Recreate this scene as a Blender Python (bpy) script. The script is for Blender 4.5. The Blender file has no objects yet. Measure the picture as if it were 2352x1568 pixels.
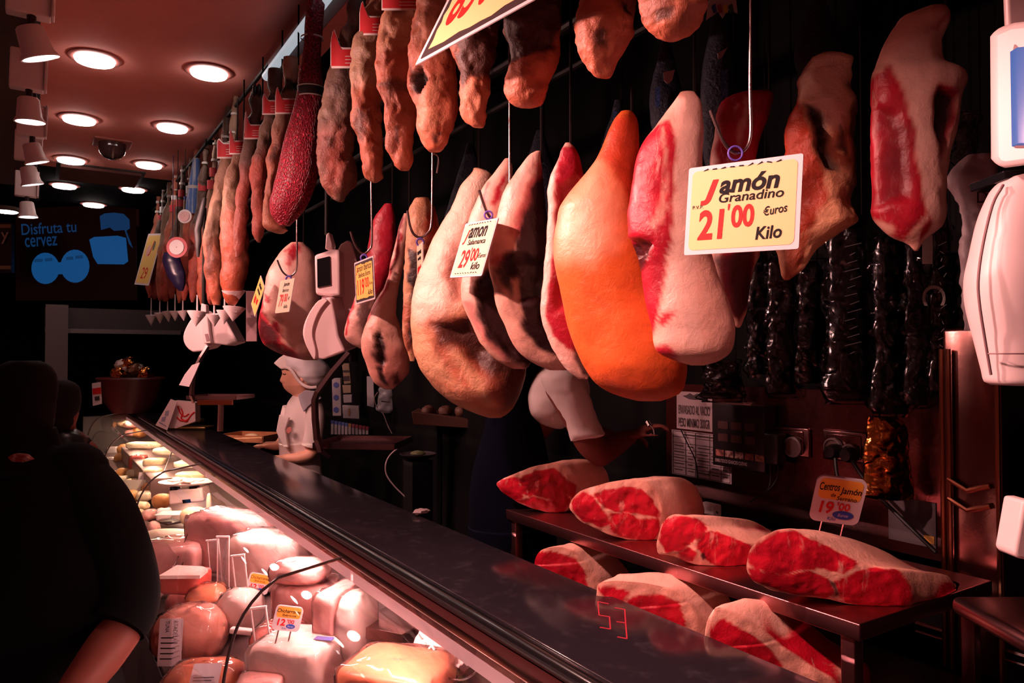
import bpy, bmesh, math, random
import numpy as np
from mathutils import Vector, Matrix

# ---------------------------------------------------------------- camera
SC = bpy.context.scene
COL = SC.collection
PI = math.pi
FPX = 1700.0
CAM = np.array((0.0, 0.0, 1.70))
YAW = math.radians(32.57)
PIT = math.radians(1.2)
RGT = np.array((math.cos(YAW), -math.sin(YAW), 0.0))
FWD = np.array((math.sin(YAW) * math.cos(PIT), math.cos(YAW) * math.cos(PIT), math.sin(PIT)))
UPV = np.cross(RGT, FWD)
FH = np.array((math.sin(YAW), math.cos(YAW), 0.0))
cd = bpy.data.cameras.new('camera')
cd.sensor_width = 36.0
cd.lens = FPX / 2352.0 * 36.0
cd.clip_start = 0.02
cam = bpy.data.objects.new('camera', cd)
COL.objects.link(cam)
M = Matrix((RGT, UPV, -FWD)).transposed().to_4x4()
M.translation = Vector(CAM)
cam.matrix_world = M
SC.camera = cam

# ---------------------------------------------------------------- world, exposure
W = bpy.data.worlds.new('market_hall')
SC.world = W
W.use_nodes = True
W.node_tree.nodes['Background'].inputs[0].default_value = (1.0, 0.20, 0.17, 1)
W.node_tree.nodes['Background'].inputs[1].default_value = 0.075
SC.view_settings.view_transform = 'Standard'
SC.view_settings.look = 'None'
SC.view_settings.exposure = 0.0
SC.view_settings.gamma = 1.0
SC.view_settings.use_curve_mapping = False

PINK = (1.0, 0.50, 0.44)
SPOT_W = 125.0
CASE_W = 120.0
DOWN_E = 16.0

# ---------------------------------------------------------------- pixel helpers (2352 x 1568)
def ray(x, y):
    return FWD + RGT * ((x - 1176.0) / FPX) + UPV * ((784.0 - y) / FPX)
def P(x, y, d):
    return CAM + ray(x, y) * d
def on_plane(x, y, ax, val):
    r = ray(x, y)
    return CAM + r * ((val - CAM[ax]) / r[ax])
def PX(x, y, X): return on_plane(x, y, 0, X)
def PY(x, y, Y): return on_plane(x, y, 1, Y)
def PZ(x, y, Z): return on_plane(x, y, 2, Z)

# ---------------------------------------------------------------- vectorised noise
def _hash(ix, iy, iz, s):
    n = (ix * 374761393 + iy * 668265263 + iz * 2147483647 + s * 974711) & 0xffffffff
    n = ((n ^ (n >> 13)) * 1274126177) & 0xffffffff
    n = n ^ (n >> 16)
    return (n & 0xffff) / 65535.0 * 2 - 1
def vnoise(p, s=0):
    p = np.asarray(p, float)
    i = np.floor(p).astype(np.int64)
    f = p - i
    f = f * f * (3 - 2 * f)
    r = 0
    for a in (0, 1):
        for b in (0, 1):
            for c in (0, 1):
                w = (f[:, 0] if a else 1 - f[:, 0]) * (f[:, 1] if b else 1 - f[:, 1]) * (f[:, 2] if c else 1 - f[:, 2])
                r = r + w * _hash(i[:, 0] + a, i[:, 1] + b, i[:, 2] + c, s)
    return r
def fbm(p, o=3, s=0):
    r = 0
    a = 1.0
    p = np.asarray(p, float)
    for k in range(o):
        r = r + a * vnoise(p * (2.03 ** k) + 17.3 * k, s + k)
        a *= 0.5
    return r
def sstep(x, a, b):
    t = np.clip((x - a) / (b - a), 0, 1)
    return t * t * (3 - 2 * t)
def poly_sd(px, py, poly):
    """signed distance to a polygon, positive inside"""
    ins = np.zeros(px.shape, bool)
    dm = np.full(px.shape, 1e9)
    n = len(poly)
    for k in range(n):
        x1, y1 = poly[k]
        x2, y2 = poly[(k + 1) % n]
        ex, ey = x2 - x1, y2 - y1
        t = np.clip(((px - x1) * ex + (py - y1) * ey) / (ex * ex + ey * ey + 1e-9), 0, 1)
        dm = np.minimum(dm, np.hypot(px - x1 - t * ex, py - y1 - t * ey))
        c = (y1 > py) != (y2 > py)
        ins ^= c & (px < ex * (py - y1) / (ey + (1e-9 if ey >= 0 else -1e-9)) + x1)
    return np.where(ins, dm, -dm)

# ---------------------------------------------------------------- materials
MATS = {}
def nodes(name):
    m = bpy.data.materials.new(name)
    m.use_nodes = True
    nt = m.node_tree
    return m, nt, nt.nodes['Principled BSDF']
def lk(nt, a, b): nt.links.new(a, b)
def c4(c): return (c[0], c[1], c[2], 1)
def mixc(nt, fac, a, b):
    n = nt.nodes.new('ShaderNodeMix')
    n.data_type = 'RGBA'
    for sock, v in ((n.inputs['Factor'], fac), (n.inputs[6], a), (n.inputs[7], b)):
        if hasattr(v, 'node'): lk(nt, v, sock)
        elif isinstance(v, (int, float)): sock.default_value = v
        else: sock.default_value = c4(v)
    return n.outputs[2]
def noise_tex(nt, scale, detail=4, rough=.6, dist=0, vec=None, stretch=None):
    t = nt.nodes.new('ShaderNodeTexCoord')
    n = nt.nodes.new('ShaderNodeTexNoise')
    n.inputs['Scale'].default_value = scale
    n.inputs['Detail'].default_value = detail
    n.inputs['Roughness'].default_value = rough
    n.inputs['Distortion'].default_value = dist
    src = t.outputs['Object']
    if stretch:
        mp = nt.nodes.new('ShaderNodeMapping')
        mp.inputs['Scale'].default_value = stretch
        lk(nt, src, mp.inputs[0])
        src = mp.outputs[0]
    lk(nt, src, n.inputs['Vector'])
    return n.outputs[0]
def ramp(nt, fac, lo, hi, ease=True):
    r = nt.nodes.new('ShaderNodeMapRange')
    if ease: r.interpolation_type = 'SMOOTHSTEP'
    lk(nt, fac, r.inputs[0])
    r.inputs[1].default_value = lo
    r.inputs[2].default_value = hi
    return r.outputs[0]
def bump(nt, b, h, strength, dist=0.01):
    n = nt.nodes.new('ShaderNodeBump')
    n.inputs['Strength'].default_value = strength
    n.inputs['Distance'].default_value = dist
    lk(nt, h, n.inputs['Height'])
    lk(nt, n.outputs[0], b.inputs['Normal'])
def crinkle(nt, scale):
    t = nt.nodes.new('ShaderNodeTexCoord')
    n = nt.nodes.new('ShaderNodeTexNoise')
    n.noise_type = 'RIDGED_MULTIFRACTAL'
    n.inputs['Scale'].default_value = scale
    n.inputs['Detail'].default_value = 3
    n.inputs['Distortion'].default_value = .6
    lk(nt, t.outputs['Object'], n.inputs['Vector'])
    return n.outputs[0]
def mat(name, col, rough=.5, metal=0, var=None, bmp=None, emit=None, spec=.5, coat=0, stretch=None, sss=0):
    """var = (scale, second colour, low, high); bmp = (scale, strength)"""
    if name in MATS: return MATS[name]
    m, nt, b = nodes(name)
    b.inputs['Base Color'].default_value = c4(col)
    b.inputs['Roughness'].default_value = rough
    b.inputs['Metallic'].default_value = metal
    b.inputs['Specular IOR Level'].default_value = spec
    if coat: b.inputs['Coat Weight'].default_value = coat; b.inputs['Coat Roughness'].default_value = .12
    if sss:
        b.inputs['Subsurface Weight'].default_value = sss
        b.inputs['Subsurface Radius'].default_value = (.02, .006, .004)
    if var:
        f = ramp(nt, noise_tex(nt, var[0], 5, .62, .3, stretch=stretch), var[2], var[3])
        lk(nt, mixc(nt, f, col, var[1]), b.inputs['Base Color'])
    if bmp: bump(nt, b, noise_tex(nt, bmp[0], 5, .6, stretch=stretch), bmp[1])
    if emit:
        b.inputs['Emission Color'].default_value = c4(emit[0])
        b.inputs['Emission Strength'].default_value = emit[1]
    MATS[name] = m
    return m
def glassy(name, tint=(.97, .95, .95), rough=.02, haze=0.0, hazecol=(.9, .8, .8), bmp=None, ior=1.45):
    """thin sheet: clear to look through, with a surface reflection and, for film, some milkiness"""
    if name in MATS: return MATS[name]
    m = bpy.data.materials.new(name)
    m.use_nodes = True
    nt = m.node_tree
    nt.nodes.clear()
    out = nt.nodes.new('ShaderNodeOutputMaterial')
    tr = nt.nodes.new('ShaderNodeBsdfTransparent')
    tr.inputs[0].default_value = c4(tint)
    gl = nt.nodes.new('ShaderNodeBsdfGlossy')
    gl.inputs['Roughness'].default_value = rough
    fr = nt.nodes.new('ShaderNodeFresnel')
    fr.inputs[0].default_value = ior
    mx = nt.nodes.new('ShaderNodeMixShader')
    lk(nt, fr.outputs[0], mx.inputs[0])
    base = tr.outputs[0]
    if haze:
        df = nt.nodes.new('ShaderNodeBsdfDiffuse')
        df.inputs[0].default_value = c4(hazecol)
        m2 = nt.nodes.new('ShaderNodeMixShader')
        m2.inputs[0].default_value = haze
        lk(nt, base, m2.inputs[1]); lk(nt, df.outputs[0], m2.inputs[2])
        base = m2.outputs[0]
    lk(nt, base, mx.inputs[1]); lk(nt, gl.outputs[0], mx.inputs[2])
    if bmp:
        bn = nt.nodes.new('ShaderNodeBump')
        bn.inputs['Strength'].default_value = bmp[1]
        bn.inputs['Distance'].default_value = .02
        lk(nt, crinkle(nt, bmp[0]), bn.inputs['Height'])
        lk(nt, bn.outputs[0], gl.inputs['Normal']); lk(nt, bn.outputs[0], fr.inputs['Normal'])
    lk(nt, mx.outputs[0], out.inputs[0])
    MATS[name] = m
    return m
def meat(name, base, lean, dark, pale, rough=.42, streak=.5, bmp=.5, bscale=60, sss=.0, mott=None, coat=0):
    """four-tone meat: vertex attribute tone = (lean, dark, pale); base elsewhere"""
    if name in MATS: return MATS[name]
    m, nt, b = nodes(name)
    at = nt.nodes.new('ShaderNodeAttribute')
    at.attribute_name = 'tone'
    sp = nt.nodes.new('ShaderNodeSeparateColor')
    lk(nt, at.outputs['Color'], sp.inputs[0])
    n1 = noise_tex(nt, 9, 5, .6, .6)
    n2 = noise_tex(nt, 26, 5, .65, 1.2, stretch=(1, 1, .28))
    n3 = noise_tex(nt, 5, 3, .5, .3)
    bb = mixc(nt, ramp(nt, n1, .42, .68), base, tuple(c * .74 for c in base))
    if mott:
        bb = mixc(nt, ramp(nt, n3, .42, .6), bb, mott)
        bb = mixc(nt, ramp(nt, n2, .6, .72), bb, tuple(c * .45 for c in mott))
    streaks = mixc(nt, ramp(nt, n2, .58, .70), lean, tuple(l * (1 - streak) + p * streak for l, p in zip(lean, pale)))
    ll = mixc(nt, ramp(nt, n1, .35, .7), streaks, tuple(c * .62 for c in lean))
    c = mixc(nt, sp.outputs[2], bb, pale)
    c = mixc(nt, sp.outputs[0], c, ll)
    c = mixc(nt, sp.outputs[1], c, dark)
    lk(nt, c, b.inputs['Base Color'])
    b.inputs['Roughness'].default_value = rough
    if coat: b.inputs['Coat Weight'].default_value = coat; b.inputs['Coat Roughness'].default_value = .2
    if sss:
        b.inputs['Subsurface Weight'].default_value = sss
        b.inputs['Subsurface Radius'].default_value = (.03, .008, .005)
    bump(nt, b, noise_tex(nt, bscale, 6, .65, .4), bmp, .008)
    MATS[name] = m
    return m

# ---------------------------------------------------------------- mesh builder
class MB:
    def __init__(s): s.v = []; s.f = []; s.n = 0; s.tone = []
    def add(s, vs, fs, tone=None):
        vs = np.asarray(vs, float).reshape(-1, 3)
        s.v.append(vs)
        s.f += [tuple(int(i) + s.n for i in f) for f in fs]
        s.n += len(vs)
        s.tone.append(np.zeros((len(vs), 3)) if tone is None else tone)
        return s
    def box(s, c, size, ax=None, bev=0.0):
        """ax: 3 unit axes; a bevelled box when bev > 0"""
        c = np.asarray(c, float)
        A = np.eye(3) if ax is None else np.asarray(ax, float)
        hx, hy, hz = [q / 2 for q in size]
        if bev <= 0:
            L = [(x, y, z) for x in (-hx, hx) for y in (-hy, hy) for z in (-hz, hz)]
            F = [(0, 1, 3, 2), (4, 6, 7, 5), (0, 4, 5, 1), (2, 3, 7, 6), (0, 2, 6, 4), (1, 5, 7, 3)]
            return s.add(np.array(L) @ A + c, F)
        bm = bmesh.new()
        bmesh.ops.create_cube(bm, size=1)
        for v in bm.verts: v.co = Vector((v.co.x * size[0], v.co.y * size[1], v.co.z * size[2]))
        bmesh.ops.bevel(bm, geom=list(bm.edges), offset=min(bev, min(size) * .45), segments=3, profile=.5, affect='EDGES')
        bm.verts.index_update()
        s.add(np.array([v.co[:] for v in bm.verts]) @ A + c, [tuple(v.index for v in f.verts) for f in bm.faces])
        bm.free()
        return s
    def tube(s, pts, r, n=10, cap=True, squash=None):
        pts = [np.asarray(p, float) for p in pts]
        rs = r if hasattr(r, '__len__') else [r] * len(pts)
        m = len(pts)
        V = []
        T0 = pts[1] - pts[0]
        ref = np.array((0, 0, 1.0)) if abs(T0[2]) < .8 * np.linalg.norm(T0) else np.array((1.0, 0, 0))
        for i in range(m):
            T = pts[min(i + 1, m - 1)] - pts[max(i - 1, 0)]
            T = T / (np.linalg.norm(T) + 1e-12)
            a = np.cross(T, ref); na = np.linalg.norm(a)
            if na < 1e-6: a = np.array((1.0, 0, 0)); na = 1
            a /= na
            b = np.cross(a, T)
            ref = b
            for k in range(n):
                t = 2 * PI * k / n
                V.append(pts[i] + rs[i] * (math.cos(t) * a + math.sin(t) * b))
        F = [(i * n + k, i * n + (k + 1) % n, (i + 1) * n + (k + 1) % n, (i + 1) * n + k) for i in range(m - 1) for k in range(n)]
        if cap: F += [tuple(range(n - 1, -1, -1)), tuple(range((m - 1) * n, m * n))]
        return s.add(V, F)
    def lathe(s, prof, c, ax=None, n=24, sx=1, sy=1):
        """prof: (radius, height) pairs about the third axis"""
        A = np.eye(3) if ax is None else np.asarray(ax, float)
        V = []
        for r, h in prof:
            for k in range(n):
                t = 2 * PI * k / n
                V.append((r * math.cos(t) * sx, r * math.sin(t) * sy, h))
        m = len(prof)
        F = [(i * n + k, i * n + (k + 1) % n, (i + 1) * n + (k + 1) % n, (i + 1) * n + k) for i in range(m - 1) for k in range(n)]
        F += [tuple(range(n - 1, -1, -1)), tuple(range((m - 1) * n, m * n))]
        return s.add(np.array(V) @ A + np.asarray(c, float), F)
    def prism(s, poly, thick, c, ax):
        """polygon in the first two axes, extruded along the third"""
        A = np.asarray(ax, float)
        n = len(poly)
        V = [(x, y, 0) for x, y in poly] + [(x, y, thick) for x, y in poly]
        F = [tuple(range(n - 1, -1, -1)), tuple(range(n, 2 * n))] + [(k, (k + 1) % n, n + (k + 1) % n, n + k) for k in range(n)]
        return s.add(np.array(V, float) @ A + np.asarray(c, float), F)
    def grid(s, fn, nu, nv, closed_u=False):
        V = [fn(u / (nu if closed_u else nu - 1), v / (nv - 1)) for v in range(nv) for u in range(nu)]
        F = [(j * nu + i, j * nu + (i + 1) % nu, (j + 1) * nu + (i + 1) % nu, (j + 1) * nu + i)
             for j in range(nv - 1) for i in range(nu if closed_u else nu - 1)]
        return s.add(V, F)
    def blob(s, c, size, ax=None, n=16, noise=0.0, nscale=3, seed=0, power=1.0):
        """rounded lump; power below 1 squares it off"""
        A = np.eye(3) if ax is None else np.asarray(ax, float)
        m = max(6, n // 2)
        V = []
        for j in range(m + 1):
            ph = PI * j / m - PI / 2
            for k in range(n):
                t = 2 * PI * k / n
                q = np.array((math.cos(ph) * math.cos(t), math.cos(ph) * math.sin(t), math.sin(ph)))
                V.append(np.sign(q) * np.abs(q) ** power)
        V = np.array(V)
        if noise: V = V * (1 + noise * fbm(V * nscale + seed * 7.7, 3, seed))[:, None]
        F = [(j * n + k, j * n + (k + 1) % n, (j + 1) * n + (k + 1) % n, (j + 1) * n + k) for j in range(m) for k in range(n)]
        return s.add((V * np.asarray(size) / 2) @ A + np.asarray(c, float), F)
    def build(s, name, m, parent=None, smooth=True, ang=40, local=False):
        V = np.concatenate(s.v)
        org = np.zeros(3)
        if parent is None and not local:
            org = np.array(((V[:, 0].min() + V[:, 0].max()) / 2, (V[:, 1].min() + V[:, 1].max()) / 2, V[:, 2].min()))
        elif parent is not None and not local:
            org = world_org(parent)
        me = bpy.data.meshes.new(name)
        me.from_pydata((V - org).tolist(), [], s.f)
        T = np.concatenate(s.tone)
        if np.any(T):
            a = me.color_attributes.new('tone', 'FLOAT_COLOR', 'POINT')
            a.data.foreach_set('color', np.column_stack((np.clip(T, 0, 1), np.ones(len(T)))).ravel())
        me.validate()
        if smooth:
            me.polygons.foreach_set('use_smooth', [True] * len(me.polygons))
            me.set_sharp_from_angle(angle=math.radians(ang))
        me.materials.append(m)
        o = bpy.data.objects.new(name, me)
        COL.objects.link(o)
        if parent is not None: o.parent = parent
        o.location = Vector(org) if parent is None else (0, 0, 0)
        return o
def world_org(o):
    p = np.zeros(3)
    while o is not None:
        p = p + np.array(o.location)
        o = o.parent
    return p
def tag(o, label, cat, group=None):
    o['label'] = label; o['category'] = cat
    if group: o['group'] = group
    return o
def thing(name, label, cat, loc=(0, 0, 0), group=None, matrix=None):
    o = bpy.data.objects.new(name, None)
    COL.objects.link(o)
    o.empty_display_size = .05
    if matrix is not None: o.matrix_world = matrix
    else: o.location = Vector(np.asarray(loc, float))
    return tag(o, label, cat, group)
def struct(o):
    o['kind'] = 'structure'
    return o
def one(name, mb, m, label, cat, group=None, **k):
    return tag(mb.build(name, m, **k), label, cat, group)
def axes(yaw, pitch=0, roll=0):
    R = Matrix.Rotation(yaw, 3, 'Z') @ Matrix.Rotation(pitch, 3, 'X') @ Matrix.Rotation(roll, 3, 'Y')
    return np.array(R.transposed())
FACE = np.array((RGT, np.array((0, 0, 1.0)), -FH))   # right, up, towards the camera: an upright frame
def crom(rows, n):
    """Catmull-Rom through rows, n samples evenly along the first column"""
    R = np.asarray(rows, float)
    k = np.arange(len(R))
    L = np.concatenate(([0], np.cumsum(np.abs(np.diff(R[:, 0])) + 1e-6)))
    L /= L[-1]
    out = []
    for t in np.linspace(0, 1, n):
        i = min(max(int(np.searchsorted(L, t, 'right')) - 1, 0), len(R) - 2)
        f = (t - L[i]) / (L[i + 1] - L[i] + 1e-12)
        p0, p1, p2, p3 = R[max(i - 1, 0)], R[i], R[i + 1], R[min(i + 2, len(R) - 1)]
        h0, h1, h2 = L[i] - L[max(i - 1, 0)], L[i + 1] - L[i], L[min(i + 2, len(R) - 1)] - L[i + 1]
        m1 = (p2 - p0) / (h0 + h1 + 1e-9) * h1
        m2 = (p3 - p1) / (h1 + h2 + 1e-9) * h1
        f2, f3 = f * f, f * f * f
        out.append((2 * f3 - 3 * f2 + 1) * p1 + (f3 - 2 * f2 + f) * m1 + (-2 * f3 + 3 * f2) * p2 + (f3 - f2) * m2)
    return np.array(out)
def loft(rows, d, thick=.6, tmax=.08, nseg=56, nrow=84, regions=(), dents=(), rough=.004, rscale=14, seed=0,
         back=1.0, power=1.0, warp=7):
    """solid body hung at depth d: rows (y, xleft, xright) give its outline; cross-sections are ellipses.
    regions: (channel, polygon, softness[, amount]); dents: (polygon, depth, softness)"""
    R = crom(rows, nrow)
    y, xl, xr = R[:, 0], R[:, 1], np.maximum(R[:, 2], R[:, 1] + 1)
    cx = (xl + xr) / 2
    dd = d if hasattr(d, '__len__') else (d, d)
    D = np.linspace(dd[0], dd[1], nrow)
    C = np.array([P(a, b, q) for a, b, q in zip(cx, y, D)])
    w = (xr - xl) / 2 * D / FPX
    t = np.minimum(w * thick, tmax)
    a = np.linspace(0, 2 * PI, nseg, endpoint=False)
    ca, sa = np.cos(a), np.sin(a)
    if power != 1.0:
        ca = np.sign(ca) * np.abs(ca) ** power; sa = np.sign(sa) * np.abs(sa) ** power
    sb = np.where(sa > 0, sa * back, sa)
    V = C[:, None, :] + (w[:, None] * ca[None])[..., None] * RGT + (t[:, None] * sb[None])[..., None] * FH
    N = (ca[None] * np.ones(nrow)[:, None])[..., None] * RGT + (sa[None] * np.ones(nrow)[:, None])[..., None] * FH
    px = (cx[:, None] + (w * FPX / D)[:, None] * ca[None]).ravel()
    py = (y[:, None] * np.ones(nseg)[None]).ravel()
    V = V.reshape(-1, 3); N = N.reshape(-1, 3)
    q = V * rscale
    disp = rough * fbm(q, 4, seed) + rough * .8 * fbm(q * .33 + 5, 2, seed + 9)
    endf = np.repeat(np.clip(w / (w.max() * .35), 0.15, 1), nseg)
    disp = disp * endf
    wx = px + warp * fbm(V * 30, 3, seed + 3) * 1.0
    wy = py + warp * fbm(V * 30 + 40, 3, seed + 4) * 1.0
    front = np.tile(np.where(sa < .35, 1.0, 0.0), nrow)
    for g in dents:
        disp = disp - g[1] * sstep(poly_sd(wx, wy, g[0]), -g[2] * .3, g[2]) * front
    V = V + N * disp[:, None]
    tone = np.zeros((len(V), 3))
    for g in regions:
        amt = g[3] if len(g) > 3 else 1.0
        k = amt * sstep(poly_sd(wx, wy, g[1]), -g[2], g[2])
        if g[0] < 0:          # clear: take the other tones back
            tone *= (1 - k)[:, None]
        else:
            tone[:, g[0]] = np.maximum(tone[:, g[0]], k)
    F = [(i * nseg + k, (i + 1) * nseg + k, (i + 1) * nseg + (k + 1) % nseg, i * nseg + (k + 1) % nseg) for i in range(nrow - 1) for k in range(nseg)]
    F += [tuple(range(nseg)), tuple(range(nrow * nseg - 1, (nrow - 1) * nseg - 1, -1))]
    mb = MB()
    mb.add(V, F, tone)
    return mb

# ---------------------------------------------------------------- lettering
def letters(txt, width=None, height=None, at=(0, 0), shear=0, bold=0, rot=0, spacing=1.0, depth=.0004, align='L', flipx=False):
    """flat text in the xy plane, scaled to a width and / or height, its lower-left (or centre) at `at`"""
    cu = bpy.data.curves.new('lettering', 'FONT')
    cu.body = txt; cu.size = 1; cu.shear = shear; cu.offset = bold; cu.space_character = spacing
    cu.resolution_u = 4
    o = bpy.data.objects.new('lettering', cu)
    me = bpy.data.meshes.new_from_object(o)
    n = len(me.vertices)
    V = np.zeros(n * 3); me.vertices.foreach_get('co', V); V = V.reshape(-1, 3)
    F = [tuple(p.vertices) for p in me.polygons]
    bpy.data.objects.remove(o); bpy.data.curves.remove(cu); bpy.data.meshes.remove(me)
    mn, mx = V.min(0), V.max(0)
    V = V - mn
    s0 = (width / (mx[0] - mn[0])) if width else height / (mx[1] - mn[1])
    s1 = (height / (mx[1] - mn[1])) if height else s0
    V = V * np.array((s0, s1, 1)); V[:, 2] = 0
    ext = V.max(0)
    if align == 'C': V = V - np.array((ext[0] / 2, ext[1] / 2, 0))
    if rot:
        c, s = math.cos(rot), math.sin(rot)
        V = np.column_stack((V[:, 0] * c - V[:, 1] * s, V[:, 0] * s + V[:, 1] * c, V[:, 2]))
    V = V + np.array((at[0], at[1], depth))
    return V, F
def frame_matrix(r, u, n, c):
    M = Matrix((Vector(r), Vector(u), Vector(n))).transposed().to_4x4()
    M.translation = Vector(c)
    return M
def rrect(w, h, r, n=5, wob=0, seed=0):
    rnd = random.Random(seed)
    out = []
    for cx, cy, a0 in ((w / 2 - r, h / 2 - r, 0), (-w / 2 + r, h / 2 - r, PI / 2), (-w / 2 + r, -h / 2 + r, PI), (w / 2 - r, -h / 2 + r, 1.5 * PI)):
        for k in range(n + 1):
            a = a0 + PI / 2 * k / n
            out.append((cx + r * math.cos(a) + rnd.uniform(-wob, wob), cy + r * math.sin(a) + rnd.uniform(-wob, wob)))
    return out
I3 = np.eye(3)
# ================================================================ room shell
CEIL = 3.30
m_ceil = mat('ceiling_paint', (.94, .36, .30), .8, var=(2.5, (.90, .33, .27), .4, .7))
m_dark = mat('dark_wall_paint', (.004, .0035, .004), .85, spec=.1)
m_floor = mat('floor_tile', (.10, .07, .07), .35, var=(4, (.06, .045, .045), .4, .6))
m_soffit = mat('brown_soffit', (.06, .028, .02), .7)
struct(MB().box((.3, 5, -.05), (6.4, 16, .1)).build('floor', m_floor, smooth=False))
struct(MB().box((.60, 2.85, CEIL + .05), (1.30, 8.9, .1)).build('ceiling', m_ceil, smooth=False))
struct(MB().box((.60, 8.1, CEIL + .05), (1.30, 1.6, .1)).build('trim_1', m_dark, smooth=False))
struct(MB().box((-.20, 3.0, CEIL + .02), (.30, 9.0, .34)).build('trim_2', m_soffit, smooth=False))
struct(MB().box((1.75, 5.4, CEIL + .05), (1.0, 14.2, .1)).build('trim_3', m_dark, smooth=False))
struct(MB().box((2.30, 5.4, 1.7), (.1, 14.2, 3.4)).build('wall_right', m_dark, smooth=False))
struct(MB().box((-.4, 12.35, 2.9), (5.5, .1, 5.8)).build('wall_far', m_dark, smooth=False))
# pale pillar and crossbeam at the far end
m_pillar = mat('grey_pillar', (.16, .11, .11), .6)
p0, p1 = PY(103, 840, 9.6), PY(155, 840, 9.6)
pt = PY(130, 700, 9.6)[2]
struct(MB().box(((p0[0] + p1[0]) / 2, 9.6, pt / 2), (p1[0] - p0[0], .12, pt)).build('trim_4', m_pillar, smooth=False))
b0, b1 = PY(103, 705, 9.7), PY(430, 762, 9.7)
struct(MB().box(((b0[0] + b1[0]) / 2, 9.74, (b0[2] + b1[2]) / 2), (b1[0] - b0[0], .1, b0[2] - b1[2])).build('trim_5', mat('grey_beam', (.07, .05, .052), .6), smooth=False))
q0, q1 = PY(103, 756, 9.6), PY(415, 766, 9.6)
struct(MB().box(((q0[0] + q1[0]) / 2, 9.62, (q0[2] + q1[2]) / 2), (q1[0] - q0[0], .06, .05)).build('trim_6', mat('pale_ledge', (.22, .16, .16), .5), smooth=False))

# ================================================================ ceiling lamps
m_lens = mat('lamp_lens', (1, .9, .88), .4, emit=((1.0, .80, .74), DOWN_E))
m_ring = mat('lamp_trim_ring', (.5, .17, .15), .45)
m_white = mat('white_plastic', (.78, .74, .74), .4)
DL = [(218, 132, 'nearest recessed round downlight, left row of the red ceiling'),
      (480, 163, 'nearest recessed round downlight, right row of the red ceiling'),
      (182, 271, 'second recessed round downlight in the left row, left of the domed camera'),
      (396, 290, 'second recessed round downlight in the right row, right of the domed camera'),
      (163, 365, 'recessed round downlight just before the left end of the dark vent'),
      (342, 376, 'recessed round downlight just before the right end of the dark vent'),
      (148, 424, 'recessed round downlight just past the left end of the dark vent'),
      (306, 433, 'recessed round downlight just past the right end of the dark vent'),
      (215, 468, 'farthest recessed downlight, set in the black ceiling panel'),
      ]
for k, (x, y, lab) in enumerate(DL):
    c = PZ(x, y, CEIL)
    t = thing('recessed_downlight', lab, 'ceiling light', c, 'recessed ceiling downlights')
    MB().lathe([(.125, 0), (.128, -.006), (.118, -.010), (.100, -.011), (.097, -.004), (.097, -.0005)], c, n=40).build('trim_ring', m_ring, t)
    MB().lathe([(.001, -.0006), (.095, -.0008), (.0955, -.022), (.092, -.027), (.05, -.030), (.001, -.031)], c, n=40).build('lens', m_lens, t)
c = PY(14, 483, 8.6)
t = thing('recessed_downlight', 'lone yellowish downlight at the left edge beside the hanging spotlights', 'ceiling light', c, 'recessed ceiling downlights')
MB().lathe([(.11, .03), (.112, 0), (.1, -.012), (.001, -.012)], c, n=32).build('trim_ring', m_soffit, t)
MB().lathe([(.1, -.0125), (.09, -.02), (.001, -.024)], c, n=32).build('lens', m_lens, t)

# security dome
c = PZ(258, 326, CEIL)
t = thing('dome_camera', 'dark domed security camera on a square red plate between the downlights', 'security camera', c)
MB().box(c + np.array((0, 0, -.008)), (.25, .25, .016), bev=.006).build('mounting_plate', mat('plate_red', (.42, .13, .11), .5), t)
MB().lathe([(.095, -.016), (.095, -.045), (.085, -.085), (.06, -.115), (.03, -.128), (.001, -.131)], c, n=32).build('dome', mat('smoked_dome', (.06, .03, .03), .12, coat=.6), t)

# dark slot vent
v = [PZ(127, 377, CEIL), PZ(338, 388, CEIL), PZ(322, 420, CEIL), PZ(128, 412, CEIL)]
x0 = (v[0][0] + v[3][0]) / 2; x1 = (v[1][0] + v[2][0]) / 2
y0 = (v[0][1] + v[1][1]) / 2; y1 = (v[2][1] + v[3][1]) / 2
t = thing('ceiling_vent', 'long dark slotted air vent set across the red ceiling', 'vent', ((x0 + x1) / 2, (y0 + y1) / 2, CEIL))
m_vent = mat('vent_black', (.02, .012, .012), .6)
MB().box(((x0 + x1) / 2, (y0 + y1) / 2, CEIL - .006), (x1 - x0, y1 - y0, .012)).build('frame', m_vent, t)
mb = MB()
for k in range(9):
    yy = y0 + (y1 - y0) * (k + .5) / 9
    mb.box(((x0 + x1) / 2, yy, CEIL - .02), (x1 - x0 - .06, .012, .024), axes(0, .5))
mb.build('louvre', mat('louvre_brown', (.10, .035, .03), .5), t)

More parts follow.
